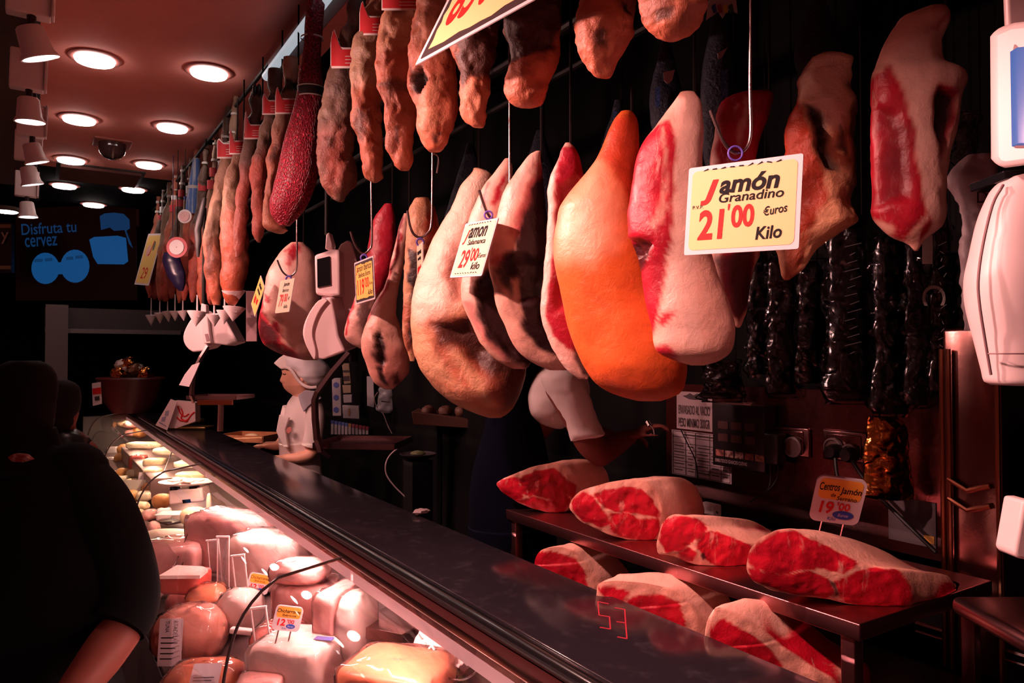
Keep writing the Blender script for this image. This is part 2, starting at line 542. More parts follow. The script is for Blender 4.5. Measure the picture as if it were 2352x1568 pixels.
# ================================================================ track spotlights
m_spot = mat('spot_white', (.88, .84, .84), .35)
m_spotlens = mat('spot_lens', (1, .9, .88), .3, emit=((1.0, .82, .76), 9.0))
m_track = mat('track_black', (.02, .018, .018), .5)
TX = -.03
tr = MB().box((TX, 3.0, 3.05), (.04, 9.0, .035)).build('lighting_track', m_track)
tag(tr, 'long black lighting track carrying the row of white spotlights', 'track')
def spotlight(loc, aim, lab, tilt_head, power, size=112):
    """white cylinder head hung from a flat driver box; its own lamp inside"""
    loc = np.asarray(loc, float)
    t = thing('track_spotlight', lab, 'spotlight', loc, 'white track spotlights')
    top = np.array((TX, loc[1], loc[2]))
    MB().box(loc + np.array((-.006, .01, .128)), (.112, .05, .150), axes(0, 0, .02), bev=.006).build('driver_box', m_spot, t)
    MB().box(loc + np.array((.054, -.004, .128)), (.010, .05, .150), axes(0, 0, .02), bev=.003).build('light_edge', mat('spot_edge', (.86, .82, .82), .3), t)
    MB().tube([loc + np.array((0, 0, .02)), loc + np.array((0, 0, .06))], .012, 8).tube([top + np.array((0, .01, .2)), top + np.array((0, .01, 3.03 - loc[2]))], .008, 8).build('stem', m_track, t)
    ax = np.asarray(tilt_head, float); ax /= np.linalg.norm(ax)
    a = np.cross(ax, (0, 1.0, 0)); a /= np.linalg.norm(a)
    A = np.array((a, np.cross(ax, a), ax))
    MB().lathe([(.030, -.022), (.036, -.016), (.043, .05), (.052, .066), (.051, .070), (.046, .069), (.044, .058)], loc, A, n=32).build('lamp_head', m_spot, t)
    MB().lathe([(.001, .058), (.043, .058), (.043, .061), (.02, .066), (.001, .067)], loc, A, n=28).build('lens', m_spotlens, t)
    L = bpy.data.lights.new('spot_lamp', 'SPOT')
    L.energy = power; L.color = PINK; L.spot_size = math.radians(size); L.spot_blend = .8; L.shadow_soft_size = .045
    lo = bpy.data.objects.new('spot_lamp', L)
    COL.objects.link(lo)
    lo.parent = t
    src = ax * .075
    dirv = np.asarray(aim, float) - (loc + src)
    lo.location = Vector(src)
    lo.rotation_euler = Vector(dirv).to_track_quat('-Z', 'Y').to_euler()
    return t
SP = [(72, 78, 2.15, 'nearest white track spotlight in view, top left corner', (.35, .15, -1)),
      (66, 238, 2.80, 'second white track spotlight from the top, facing straight down', (.05, .05, -1)),
      (74, 340, 3.45, 'third white track spotlight from the top, tipped slightly right', (.3, .1, -1)),
      (66, 393, 3.75, 'fourth white track spotlight, a bare slanted cylinder', (.25, .1, -1)),
      (62, 472, 4.40, 'lowest white track spotlight in view, beside the beer screen', (.08, 0, -1))]
for x, y, d, lab, ax in SP:
    c = P(x, y, d)
    spotlight(c, (1.05, c[1] + (-.35 if c[1] < 3.2 else .1), 1.95), lab, ax, SPOT_W * (1.1 if c[1] < 3.2 else .7))
spotlight((TX + .01, 1.80, 2.62), (1.25, 1.05, 1.50), 'white track spotlight just above the frame, nearest the viewer', (.5, -.2, -1), SPOT_W * 1.5, 105)
spotlight((TX + .01, .95, 2.62), (1.50, .75, 1.35), 'white track spotlight above the viewer, the last of the row', (.6, 0, -1), SPOT_W * 1.15, 66)
# fluorescent batten above the ham row
a, b = PX(752, -8, .93), PX(612, 176, .93)
a = a + (a - b) * .6
t = thing('tube_light', 'pale fluorescent batten running along the top of the ham row', 'light', (a + b) / 2)
MB().box((a + b) / 2 + np.array((.05, 0, .045)), (.09, np.linalg.norm(b - a), .05), bev=.01).build('housing', mat('batten_grey', (.30, .31, .33), .4), t)
MB().tube([a, b], .022, 14).build('tube', mat('tube_cool', (.6, .65, .7), .4, emit=((.62, .72, .80), .55)), t)

# ================================================================ counter and display case
Y0, Y1 = -.35, 8.6
m_slab = mat('dark_polished_stone', (.016, .012, .016), .14, var=(22, (.034, .027, .033), .5, .8), spec=.55)
m_bull = mat('black_bumper', (.006, .006, .007), .18, coat=.5)
m_steel = mat('brushed_steel', (.36, .30, .30), .28, 1.0, bmp=(40, .06))
m_steel_d = mat('dark_steel', (.20, .15, .15), .3, 1.0)
one('counter_top', MB().box((1.023, (Y0 + Y1) / 2, 1.105), (.314, Y1 - Y0, .03), bev=.004), m_slab,
    'long dark polished stone counter top running from the near right into the distance', 'counter')
case = thing('display_case', 'long refrigerated glass display case full of meats under the counter', 'display case', (.75, (Y0 + Y1) / 2, 0))
MB().tube([(.858, Y0, 1.098), (.858, Y1, 1.098)], .019, 18).build('black_bumper_rail', m_bull, case)
MB().box((.63, (Y0 + Y1) / 2, .25), (.46, Y1 - Y0, .5)).build('base', mat('case_base_grey', (.16, .13, .13), .5), case)
DZ0, DX0, DSL = .55, .42, .37
def deck_z(X): return DZ0 + (X - DX0) * DSL
mb = MB()
mb.add([(.40, Y0, deck_z(.40)), (1.16, Y0, deck_z(1.16)), (1.16, Y1, deck_z(1.16)), (.40, Y1, deck_z(.40)),
        (.40, Y0, deck_z(.40) - .02), (1.16, Y0, deck_z(1.16) - .02), (1.16, Y1, deck_z(1.16) - .02), (.40, Y1, deck_z(.40) - .02)],
       [(0, 1, 2, 3), (7, 6, 5, 4), (0, 4, 5, 1), (1, 5, 6, 2), (2, 6, 7, 3), (3, 7, 4, 0)])
mb.build('deck', mat('deck_steel', (.22, .14, .14), .35, .6), case, smooth=False)
MB().box((1.165, (Y0 + Y1) / 2, .545), (.02, Y1 - Y0, 1.08)).build('back_panel', mat('case_back', (.10, .07, .07), .5), case)
MB().box((.78, Y1 + .02, .55), (.80, .03, 1.1)).build('end_panel', mat('case_end', (.05, .04, .04), .5), case)
GP = crom([(1.128, .735), (1.126, .66), (1.105, .565), (1.045, .485), (.955, .437), (.80, .410), (.55, .400)], 22)
gp = [(q[1], q[0]) for q in GP]
JO = [Y0, 2.05, 4.25, 6.45, Y1]
m_glass = glassy('case_glass', (.975, .955, .955), .015)
m_gedge = mat('glass_edge', (.05, .035, .035), .12, coat=.6)
for k in range(4):
    ya, yb = JO[k] + .004, JO[k + 1] - .004
    g = MB().grid(lambda u, v, ya=ya, yb=yb: (gp[int(round(v * 21))][0], ya + (yb - ya) * u, gp[int(round(v * 21))][1]), 12, 22).build('glass_pane', m_glass, case)
    MB().tube([(x, JO[k + 1], z) for x, z in gp], .0045, 8).build('glass_edge', m_gedge, g)
MB().box((.742, (Y0 + Y1) / 2, 1.120), (.028, Y1 - Y0, .016), bev=.004).build('glass_clamp_rail', mat('clamp_bronze', (.42, .24, .22), .22, 1.0), case)
MB().box((.815, (Y0 + Y1) / 2, 1.074), (.085, Y1 - Y0, .014), bev=.003).build('lamp_hood', mat('hood_red', (.05, .010, .010), .4), case)
# the lamp tubes of the case: one per section
m_ctube = mat('case_tube', (1, .85, .82), .4, emit=((1.0, .56, .52), CASE_W))
m_ctubew = mat('case_tube_warm', (1, .9, .8), .4, emit=((1.0, .66, .45), CASE_W))
for k in range(4):
    MB().tube([(.785, JO[k] + .05, 1.058), (.785, JO[k + 1] - .05, 1.058)], .010, 10).build('lamp_tube', m_ctube if k < 2 else m_ctubew, case)
    MB().box((.768, (JO[k] + JO[k + 1]) / 2, 1.074), (.010, JO[k + 1] - JO[k] - .02, .040), bev=.002).build('lamp_diffuser', mat('strip_pink', (.85, .55, .55), .3, emit=((1.0, .46, .46), .32)), case)
# clear shelf-edge rail with price strips at the rear of the deck
MB().box((1.02, (Y0 + Y1) / 2, .93), (.006, Y1 - Y0, .05)).build('price_rail', mat('rail_pale', (.62, .45, .45), .25), case)
def deck_pt(x, y, up=0.0):
    """the point of the deck (or of a level up above it) seen at a pixel"""
    r = ray(x, y)
    t = (DZ0 - DX0 * DSL + up - CAM[2]) / (r[2] - DSL * r[0])
    return CAM + r * t
# working surface behind the counter
m_work = mat('work_steel', (.10, .08, .08), .3, .9)
one('work_bench', MB().box((1.56, .95, .90), (.70, 2.3, .04), bev=.005).box((1.57, .95, .44), (.64, 2.2, .88)), m_work,
    'low dark steel work bench behind the counter, under the meat riser', 'bench')
one('floor_platform', MB().box((1.74, 4.2, .06), (1.0, 8.8, .12)), m_dark, 'dark raised platform the butchers stand on behind the counter', 'platform')
# ================================================================ hanging rack
m_rack = mat('rack_dark_metal', (.006, .005, .005), .6, spec=.2)
m_rope = mat('dark_cord', (.008, .005, .005), .9, spec=.1)
m_wcord = mat('pale_cord', (.62, .58, .55), .8)
RZ, RZ2 = 2.66, 3.20
rk = thing('hanging_rack', 'dark metal rack of long bars from which all the hams hang', 'rack', (1.3, 3.5, RZ))
for X, Z in ((1.00, RZ2 + .04), (1.08, RZ), (1.28, RZ), (1.48, RZ), (1.72, RZ2), (2.04, RZ2)):
    MB().tube([(X, -.3, Z), (X, 8.6, Z)], .012, 8).build('rail', m_rack, rk)
for Y in (-.2, 2.9, 5.6, 8.5):
    MB().box((1.30, Y, RZ + .025), (.46, .03, .03)).box((1.52, Y, RZ2 + .035), (1.08, .03, .03)).box((1.48, Y, (RZ + CEIL) / 2 + .02), (.03, .03, CEIL - RZ - .05)).build('crossbar', m_rack, rk)

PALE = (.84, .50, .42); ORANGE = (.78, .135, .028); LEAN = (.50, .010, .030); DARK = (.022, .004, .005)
M_PINK = meat('fresh_ham_pink', (.80, .40, .31), LEAN, DARK, PALE, .38, .55, .35, 45)
M_ORANGE = meat('fresh_ham_orange', ORANGE, (.62, .030, .014), DARK, (.82, .42, .26), .38, .1, .35, 40)
M_MIX = meat('fresh_ham_mixed', (.74, .36, .20), (.46, .05, .02), (.03, .006, .005), (.84, .60, .48), .45, .3, .9, 30)
M_LEAN = meat('fresh_ham_lean', (.70, .36, .30), (.48, .012, .035), DARK, PALE, .36, .6, .4, 50)
M_CURE = meat('cured_ham_crust', (.56, .15, .08), (.42, .05, .03), (.02, .006, .005), (.66, .36, .22), .5, .3, 1.0, 24, mott=(.30, .065, .03))
M_CURED = meat('cured_ham_dark', (.16, .085, .06), (.34, .05, .03), (.012, .006, .005), (.30, .20, .14), .55, .3, 1.0, 34, mott=(.09, .045, .032))
M_CUREG = meat('cured_ham_golden', (.42, .25, .16), (.45, .09, .04), (.02, .008, .006), (.55, .40, .28), .5, .3, .9, 30, mott=(.26, .14, .085))

def ham(name, label, rows, d, m, cat='ham', group=None, hang=None, cordw=.004, **k):
    mb = loft(rows, d, **k)
    V = mb.v[0]
    i = V[:, 2].argmax()
    top = V[i]
    t = thing(name, label, cat, (V[:, 0].mean(), V[:, 1].mean(), V[:, 2].min()), group)
    mb.build('meat', m, t, ang=70)
    z = hang if hang else RZ
    if z > top[2] + .01:
        MB().tube([top - np.array((0, 0, .03)), (top[0], top[1], z)], cordw, 6).build('cord', m_rope, t)
    return t

# ---------------- lower row, from the near right to the far left
ham('ham_joint', 'large pale boned ham joint with deep red edge, nearest the big pink scale',
    [(15, 2130, 2172), (36, 2074, 2179), (58, 2056, 2178), (103, 2034, 2166), (143, 2016, 2170), (172, 2006, 2212), (220, 2002, 2208), (268, 2001, 2200), (335, 2002, 2186),
     (402, 2004, 2173), (447, 2005, 2171), (491, 2004, 2170), (520, 2021, 2162), (545, 2050, 2132), (560, 2085, 2118), (576, 2100, 2108)], 1.55, M_PINK, group='hams of the lower row', tmax=.055, thick=.5, seed=1, rough=.005, warp=4.5,
    regions=[(2, [(2020, 150), (2180, 30), (2215, 200), (2170, 520), (2120, 580), (2085, 400), (2060, 230)], 12, .8),
             (0, [(1990, 195), (2026, 160), (2052, 225), (2075, 320), (2092, 430), (2108, 500), (2070, 540), (2020, 510), (1990, 500)], 5),
             (1, [(2010, 260), (2060, 300), (2080, 460), (2012, 470)], 18, .55),
             (0, [(2120, 210), (2185, 220), (2176, 290), (2150, 372), (2122, 300)], 8),
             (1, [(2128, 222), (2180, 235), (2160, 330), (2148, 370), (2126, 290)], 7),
             (0, [(2040, 490), (2090, 500), (2075, 556), (2050, 545)], 5), (0, [(2100, 520), (2120, 500), (2125, 530), (2105, 560)], 5),
             (0, [(2105, 90), (2180, 20), (2180, 40), (2140, 75)], 6, .5)],
    dents=[([(2126, 220), (2182, 230), (2160, 340), (2148, 375), (2124, 295)], .02, 16), ([(2000, 250), (2050, 270), (2078, 470), (2005, 480)], .012, 20)])
ham('ham_joint', 'ragged orange ham joint with dark hollow, right of the big square price card',
    [(122, 1888, 1918), (134, 1870, 1950), (165, 1852, 1950), (192, 1838, 1950), (232, 1824, 1962), (268, 1811, 1966), (348, 1795, 1965), (402, 1790, 1966), (469, 1788, 1960),
     (509, 1786, 1974), (531, 1785, 1936), (560, 1784, 1890), (598, 1785, 1862), (625, 1792, 1838), (643, 1802, 1812)], 1.72, M_MIX, group='hams of the lower row', tmax=.055, seed=2, rough=.010, rscale=18,
    regions=[(2, [(1830, 220), (1870, 130), (1950, 130), (1940, 240), (1915, 320), (1880, 300), (1850, 270)], 12, .7),
             (0, [(1780, 240), (1826, 232), (1840, 330), (1870, 400), (1880, 470), (1820, 560), (1780, 560)], 7),
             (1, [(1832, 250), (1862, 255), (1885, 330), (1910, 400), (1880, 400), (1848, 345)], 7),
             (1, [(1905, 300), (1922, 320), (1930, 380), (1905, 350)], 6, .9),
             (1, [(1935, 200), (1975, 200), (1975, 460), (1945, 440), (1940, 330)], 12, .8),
             (0, [(1790, 560), (1850, 540), (1820, 650), (1795, 640)], 8, .8)],
    dents=[([(1832, 250), (1862, 255), (1885, 330), (1910, 400), (1880, 400), (1848, 345)], .022, 12)])
ham('ham_joint', 'lean red ham joint hanging directly behind the big square price card',
    [(208, 1745, 1768), (216, 1690, 1778), (240, 1655, 1774), (300, 1645, 1752), (345, 1638, 1738), (400, 1630, 1732), (500, 1622, 1740), (580, 1600, 1745), (620, 1604, 1730),
     (680, 1638, 1720), (720, 1662, 1716), (742, 1680, 1708), (752, 1692, 1700)], 1.82, M_LEAN, group='hams of the lower row', tmax=.05, seed=3,
    regions=[(0, [(1655, 220), (1790, 200), (1760, 300), (1735, 420), (1720, 700), (1690, 740), (1650, 680), (1638, 400)], 5),
             (1, [(1630, 600), (1720, 560), (1730, 700), (1690, 740), (1650, 690)], 10, .85),
             (-1, [(1700, 230), (1712, 235), (1700, 300), (1690, 345), (1686, 300)], 4, .7)])
ham('whole_ham', 'ham with red lean flank and broad pink side, half behind the square card',
    [(212, 1562, 1596), (234, 1548, 1610), (288, 1506, 1613), (329, 1475, 1612), (390, 1458, 1610), (456, 1450, 1612), (507, 1445, 1616), (548, 1445, 1622), (573, 1455, 1628),
     (609, 1472, 1640), (660, 1482, 1660), (701, 1486, 1676), (757, 1500, 1688), (808, 1514, 1676), (829, 1555, 1648), (839, 1588, 1616)], 1.52, M_PINK, group='hams of the lower row', tmax=.07, thick=.6, seed=4, rough=.003, warp=3.5,
    regions=[(2, [(1545, 230), (1600, 220), (1600, 420), (1580, 640), (1600, 800), (1520, 790), (1520, 600), (1540, 400)], 16, .8),
             (0, [(1430, 470), (1460, 330), (1510, 290), (1532, 285), (1541, 330), (1538, 420), (1532, 510), (1524, 600), (1512, 690), (1503, 770), (1480, 780), (1430, 560)], 4),
             (-1, [(1513, 300), (1519, 300), (1524, 420), (1510, 520), (1502, 500), (1516, 420)], 4, .7),
             (-1, [(1478, 520), (1530, 470), (1532, 480), (1490, 535)], 4, .6),
             (1, [(1440, 550), (1485, 560), (1490, 590), (1470, 640), (1478, 740), (1460, 740), (1440, 600)], 6, .9),
             (0, [(1507, 740), (1520, 722), (1545, 720), (1520, 752)], 5), (0, [(1500, 795), (1525, 795), (1560, 830), (1520, 825)], 6)],
    dents=[([(1440, 545), (1490, 560), (1480, 600), (1446, 590)], .02, 8)])
ham('whole_ham', 'smooth orange whole ham with a pale greasy patch, the longest of the lower row',
    [(256, 1426, 1452), (275, 1410, 1464), (330, 1385, 1470), (364, 1368, 1470), (400, 1341, 1468), (428, 1315, 1466), (471, 1284, 1468), (507, 1274, 1472), (558, 1267, 1486), (609, 1271, 1497),
     (660, 1284, 1510), (721, 1297, 1532), (778, 1310, 1562), (834, 1333, 1577), (880, 1368, 1573), (906, 1412, 1558), (920, 1462, 1520)], 1.66, M_ORANGE, group='hams of the lower row', tmax=.088, thick=.75, seed=5, rough=.0035, rscale=9,
    regions=[(0, [(1405, 270), (1475, 260), (1475, 560), (1440, 480), (1400, 400), (1368, 372), (1395, 310)], 10, .7),
             (2, [(1365, 375), (1395, 430), (1412, 480), (1400, 560), (1350, 610), (1270, 600), (1262, 520), (1290, 450), (1340, 400)], 44, .95),
             (2, [(1340, 395), (1366, 372), (1392, 425), (1360, 520), (1325, 480)], 22, .6), (0, [(1350, 860), (1560, 820), (1580, 900), (1440, 930)], 30, .45)])
ham('ham_slab', 'slender red ham half with white rim, left of the smooth orange ham',
    [(328, 1299, 1311), (345, 1290, 1322), (365, 1284, 1330), (417, 1262, 1338), (473, 1258, 1338), (560, 1253, 1336), (647, 1247, 1336), (716, 1242, 1338), (768, 1253, 1343), (816, 1275, 1352), (853, 1303, 1357), (870, 1328, 1350)],
    1.80, M_LEAN, group='hams of the lower row', tmax=.045, thick=.5, seed=6, warp=4,
    regions=[(2, [(1240, 330), (1400, 330), (1400, 880), (1240, 880)], 5, .9),
             (0, [(1292, 335), (1274, 420), (1270, 560), (1262, 650), (1253, 722), (1268, 770), (1300, 800), (1345, 815), (1345, 335)], 4),
             (1, [(1318, 820), (1336, 860), (1360, 870), (1360, 700), (1335, 700)], 6, .9)],
    dents=[([(1275, 420), (1270, 720), (1330, 720), (1330, 420)], .008, 20)])
ham('whole_ham', 'streaked pale ham with a deep dark hollow, just left of the slender red half',
    [(347, 1230, 1244), (356, 1214, 1243), (404, 1180, 1246), (452, 1154, 1250), (543, 1132, 1262), (604, 1124, 1268), (647, 1128, 1272), (699, 1136, 1278), (742, 1154, 1286), (799, 1184, 1300), (833, 1223, 1308), (850, 1262, 1300)],
    1.93, M_PINK, group='hams of the lower row', tmax=.055, seed=7, rough=.004,
    regions=[(2, [(1230, 345), (1180, 410), (1150, 470), (1165, 500), (1210, 430), (1245, 360)], 8, .9),
             (0, [(1205, 440), (1238, 380), (1260, 380), (1240, 520), (1200, 560), (1175, 540)], 10, .75),
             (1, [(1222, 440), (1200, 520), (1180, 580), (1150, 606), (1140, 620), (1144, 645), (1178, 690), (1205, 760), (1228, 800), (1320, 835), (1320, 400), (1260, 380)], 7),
             (-1, [(1168, 640), (1185, 640), (1205, 720), (1200, 750), (1185, 720)], 6, .8),
             (0, [(1128, 600), (1165, 590), (1200, 600), (1150, 615)], 6, .7)],
    dents=[([(1150, 606), (1140, 640), (1178, 690), (1260, 700), (1270, 600), (1200, 590)], .022, 18)])
ham('ham_slab', 'thin ham half with pale rim and dark inside, behind the Salamanca card',
    [(364, 1160, 1172), (380, 1148, 1176), (417, 1119, 1176), (465, 1093, 1176), (540, 1072, 1178), (600, 1062, 1184), (656, 1060, 1192), (699, 1067, 1202), (751, 1084, 1210), (794, 1110, 1216), (829, 1145, 1218), (847, 1182, 1206)],
    2.06, M_PINK, group='hams of the lower row', tmax=.05, seed=8,
    regions=[(2, [(1165, 365), (1100, 450), (1060, 640), (1080, 740), (1190, 850), (1140, 800), (1090, 700), (1100, 560), (1150, 440)], 10, .7),
             (0, [(1165, 400), (1150, 450), (1135, 480), (1128, 470), (1150, 410)], 5), (0, [(1120, 420), (1128, 420), (1115, 480), (1105, 480)], 4, .7),
             (1, [(1088, 650), (1094, 715), (1120, 775), (1160, 822), (1240, 850), (1240, 640), (1150, 600)], 8),
             (0, [(1066, 690), (1090, 760), (1140, 815), (1180, 846), (1165, 800), (1110, 745), (1080, 690)], 7, .5)],
    dents=[([(1095, 650), (1100, 720), (1160, 815), (1230, 830), (1230, 640)], .015, 16)])
ham('whole_ham', 'big pale ham turning orange below with a rough gash, behind Salamanca card',
    [(386, 1088, 1100), (397, 1084, 1126), (426, 1058, 1128), (473, 1038, 1120), (508, 1015, 1112), (547, 993, 1106), (595, 976, 1108), (638, 958, 1118), (690, 947, 1142), (742, 942, 1170), (786, 947, 1194), (838, 963, 1208),
     (885, 993, 1205), (920, 1032, 1192), (946, 1084, 1172), (959, 1122, 1150)], 2.24, M_MIX, group='hams of the lower row', tmax=.10, thick=.75, seed=9, rough=.006, rscale=10,
    regions=[(2, [(1080, 390), (1130, 400), (1090, 560), (1060, 690), (1010, 740), (960, 740), (935, 690), (990, 540)], 28, .9),
             (0, [(1020, 620), (1045, 560), (1090, 560), (1090, 690), (1040, 700)], 14, .6),
             (0, [(985, 735), (1060, 730), (1110, 720), (1215, 800), (1215, 900), (1150, 940), (1060, 880), (1000, 800)], 22, .8),
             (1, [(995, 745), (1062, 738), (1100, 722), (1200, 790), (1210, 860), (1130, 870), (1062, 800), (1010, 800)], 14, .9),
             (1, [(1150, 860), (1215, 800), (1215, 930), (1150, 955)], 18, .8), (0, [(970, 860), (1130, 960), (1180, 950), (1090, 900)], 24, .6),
             (-1, [(1040, 790), (1075, 830), (1110, 870), (1130, 920), (1118, 930), (1085, 880), (1040, 820)], 10, .9)],
    dents=[([(1000, 750), (1090, 735), (1150, 800), (1110, 880), (1050, 800)], .03, 26), ([(1030, 620), (1060, 580), (1080, 690), (1040, 700)], .018, 22)])
ham('ham_joint', 'orange-brown ham joint with dark hollow, behind the hook with an edge-on card',
    [(455, 955, 985), (480, 940, 1002), (540, 930, 1010), (600, 927, 1004), (680, 928, 988), (740, 925, 975), (790, 930, 965), (829, 940, 954)], 2.5, M_MIX, group='hams of the lower row', tmax=.05, seed=10, rough=.007,
    regions=[(1, [(934, 575), (966, 585), (964, 700), (944, 690)], 6), (0, [(975, 500), (1010, 470), (1000, 600), (985, 640)], 6), (0, [(925, 700), (975, 700), (960, 800), (935, 810)], 8, .7), (1, [(940, 740), (960, 730), (955, 790), (940, 800)], 5, .9)])
ham('ham_joint', 'long pale ham shank with dark slits, right of the 119 euro price card',
    [(490, 928, 940), (510, 920, 942), (547, 912, 938), (599, 898, 930), (654, 880, 920), (700, 855, 914), (746, 838, 918), (773, 831, 926), (807, 832, 935), (853, 848, 936), (880, 862, 917), (894, 884, 902)], 2.72, M_PINK, group='hams of the lower row', tmax=.075, seed=11, rough=.005,
    regions=[(2, [(930, 500), (910, 600), (885, 680), (880, 740), (905, 740), (915, 640), (938, 520)], 8, .6),
             (0, [(926, 495), (905, 590), (870, 670), (836, 745), (845, 745), (880, 680), (914, 590), (932, 500)], 4),
             (1, [(862, 768), (878, 758), (888, 790), (892, 830), (880, 850), (868, 820)], 6), (1, [(866, 838), (880, 836), (890, 880), (878, 885)], 5), (1, [(905, 868), (918, 858), (915, 885), (902, 885)], 4, .9),
             (0, [(840, 800), (930, 800), (930, 890), (860, 890)], 25, .35)],
    dents=[([(862, 768), (878, 758), (892, 830), (880, 850)], .015, 8), ([(866, 838), (880, 836), (890, 880)], .01, 6)])
ham('ham_joint', 'dark red streaked ham joint behind the 119 euro price card',
    [(468, 884, 900), (500, 862, 906), (560, 846, 908), (620, 838, 902), (700, 812, 866), (740, 796, 856), (772, 793, 850), (790, 808, 846), (800, 826, 840)], 2.95, M_LEAN, group='hams of the lower row', tmax=.05, seed=12,
    regions=[(0, [(860, 460), (910, 460), (910, 640), (840, 700), (838, 560)], 5), (0, [(812, 690), (822, 690), (800, 770), (790, 770)], 3), (1, [(826, 690), (862, 690), (852, 800), (838, 790)], 6, .8)])
ham('whole_ham', 'rounded pink ham with a dark red lower side, left of the middle hanging scale',
    [(557, 668, 698), (579, 645, 718), (608, 626, 728), (636, 613, 733), (659, 609, 735), (694, 604, 736), (742, 594, 736), (786, 604, 736), (803, 626, 736), (815, 652, 735), (827, 700, 728)], 3.75, M_PINK, group='hams of the lower row', tmax=.10, thick=.7, seed=13,
    regions=[(2, [(650, 575), (700, 560), (735, 620), (735, 760), (690, 740), (640, 720), (615, 650)], 20, .8),
             (0, [(662, 580), (680, 560), (700, 565), (690, 600), (672, 620)], 6), (0, [(618, 676), (632, 690), (626, 700), (614, 690)], 3),
             (0, [(604, 690), (634, 740), (655, 745), (668, 790), (712, 835), (640, 815), (590, 780), (590, 720)], 6),
             (1, [(600, 720), (630, 745), (650, 760), (665, 800), (680, 815), (620, 795), (598, 770)], 7, .85)])

# ---------------- upper row of cured hams
def lab_band(t, yc, h, xl, xr, d, peak, ext=.004):
    """red paper collar with a white edge, wrapped round the front of the ham; an ear rises at its left"""
    D = d - .055
    mbw, mbr = MB(), MB()
    def pt(u, v, o):
        a = PI * (.08 + .84 * u)
        x = (xl + xr) / 2 - (xr - xl) / 2 * math.cos(a) * 1.12
        dep = -math.sin(a) * (xr - xl) / 2 * d / FPX * .92 - .006
        y = yc + h * (.5 - v) + 10 * u * 0
        return P(x, y, D + .055 + dep - o)
    def outer(u): return 1 + peak * max(0, 1 - abs(u - .16) / .2)
    mbw.grid(lambda u, v: pt(u, v * outer(u) - .02, ext), 18, 8)
    mbr.grid(lambda u, v: pt(.05 + .9 * u, .09 + v * (outer(.05 + .9 * u) - .20), ext + .002), 18, 8)
    b = mbw.build('paper_collar', mat('collar_white', (.78, .72, .70), .6), t)
    mbr.build('red_print', mat('collar_red', (.62, .03, .04), .45), b)
    ln = MB()
    for q in range(3):
        ln.grid(lambda u, v, q=q: pt(.45 + .4 * u, .22 + q * .16 + v * .035, ext + .0035), 8, 2)
    ln.build('print_line', mat('collar_white', (.78, .72, .70), .6), b)
UP = dict(group='cured hams of the upper row', hang=RZ2, tmax=.09, thick=.8, rough=.0085, rscale=24, warp=9)
ham('cured_ham', 'lumpy cured ham end at the top edge, right of the other upper hams', [(-150, 1505, 1588), (-60, 1478, 1620), (0, 1473, 1621), (40, 1479, 1617), (70, 1496, 1598), (91, 1530, 1562)], 1.36, M_CURE, seed=21,
    regions=[(1, [(1470, -160), (1620, -160), (1620, 0), (1560, 20), (1500, 60), (1470, 60)], 14, .5), (1, [(1490, 40), (1540, 40), (1530, 70), (1500, 70)], 7, .8)], **UP)  # darker top: shade put into the dark tone
ham('cured_ham', 'cured ham with a square dark brown foot, second from the right along the upper row', [(-200, 1360, 1450), (-60, 1340, 1464), (0, 1336, 1461), (60, 1328, 1455), (80, 1325, 1450), (100, 1327, 1440), (140, 1335, 1428), (165, 1353, 1416), (178, 1383, 1404)], 1.5, M_CURE, seed=22,
    regions=[(1, [(1330, -210), (1460, -210), (1470, 60), (1420, 40), (1400, -20), (1340, -40)], 14, .5), (1, [(1360, 95), (1385, 90), (1390, 130), (1365, 135)], 7, .8), (1, [(1425, 25), (1442, 28), (1438, 55), (1424, 50)], 5)], **UP)  # shade over the top painted as dark tone
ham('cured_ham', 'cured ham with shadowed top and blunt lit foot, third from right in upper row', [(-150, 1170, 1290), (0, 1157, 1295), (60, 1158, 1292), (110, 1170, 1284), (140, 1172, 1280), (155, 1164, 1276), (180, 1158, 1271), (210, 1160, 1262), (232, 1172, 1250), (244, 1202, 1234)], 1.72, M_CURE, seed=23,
    regions=[(1, [(1150, -160), (1300, -160), (1300, 60), (1262, 128), (1245, 128), (1200, 148), (1160, 160)], 7, .93)], **UP)  # the shadow on the top is painted with the dark tone
ham('cured_ham', 'dark cured ham with a narrow pale-orange foot, right of the slanted price sign', [(-120, 1032, 1160), (0, 1032, 1150), (80, 1026, 1140), (140, 1042, 1128), (170, 1050, 1118), (190, 1049, 1120), (240, 1051, 1121), (275, 1064, 1119), (292, 1086, 1112)], 1.9, M_CURE, seed=24,
    regions=[(1, [(1020, -130), (1170, -130), (1140, 180), (1100, 185), (1082, 182), (1060, 205), (1050, 200)], 7, .9), (2, [(1052, 190), (1085, 185), (1120, 200), (1118, 285), (1080, 290)], 12, .35)], **UP)  # dark top is painted shade, not a darker crust
ham('cured_ham', 'knobbly cured ham with a dark hole, hanging behind the slanted price sign', [(-100, 952, 1058), (0, 958, 1052), (60, 950, 1046), (110, 940, 1045), (150, 934, 1050), (200, 935, 1046), (225, 944, 1042), (250, 957, 1042), (300, 962, 1034), (330, 970, 1027), (347, 985, 1010)], 2.05, M_CURE, seed=25,
    regions=[(2, [(960, -50), (1050, -50), (1030, 130), (960, 130)], 25, .4), (1, [(938, 165), (970, 165), (990, 195), (965, 232), (948, 225)], 7), (2, [(970, 210), (1010, 190), (1020, 290), (990, 320), (965, 290)], 18, .45), (1, [(1000, 315), (1020, 310), (1016, 332), (1000, 330)], 5, .8)],
    dents=[([(938, 165), (970, 165), (990, 195), (960, 230)], .03, 10)], **UP)
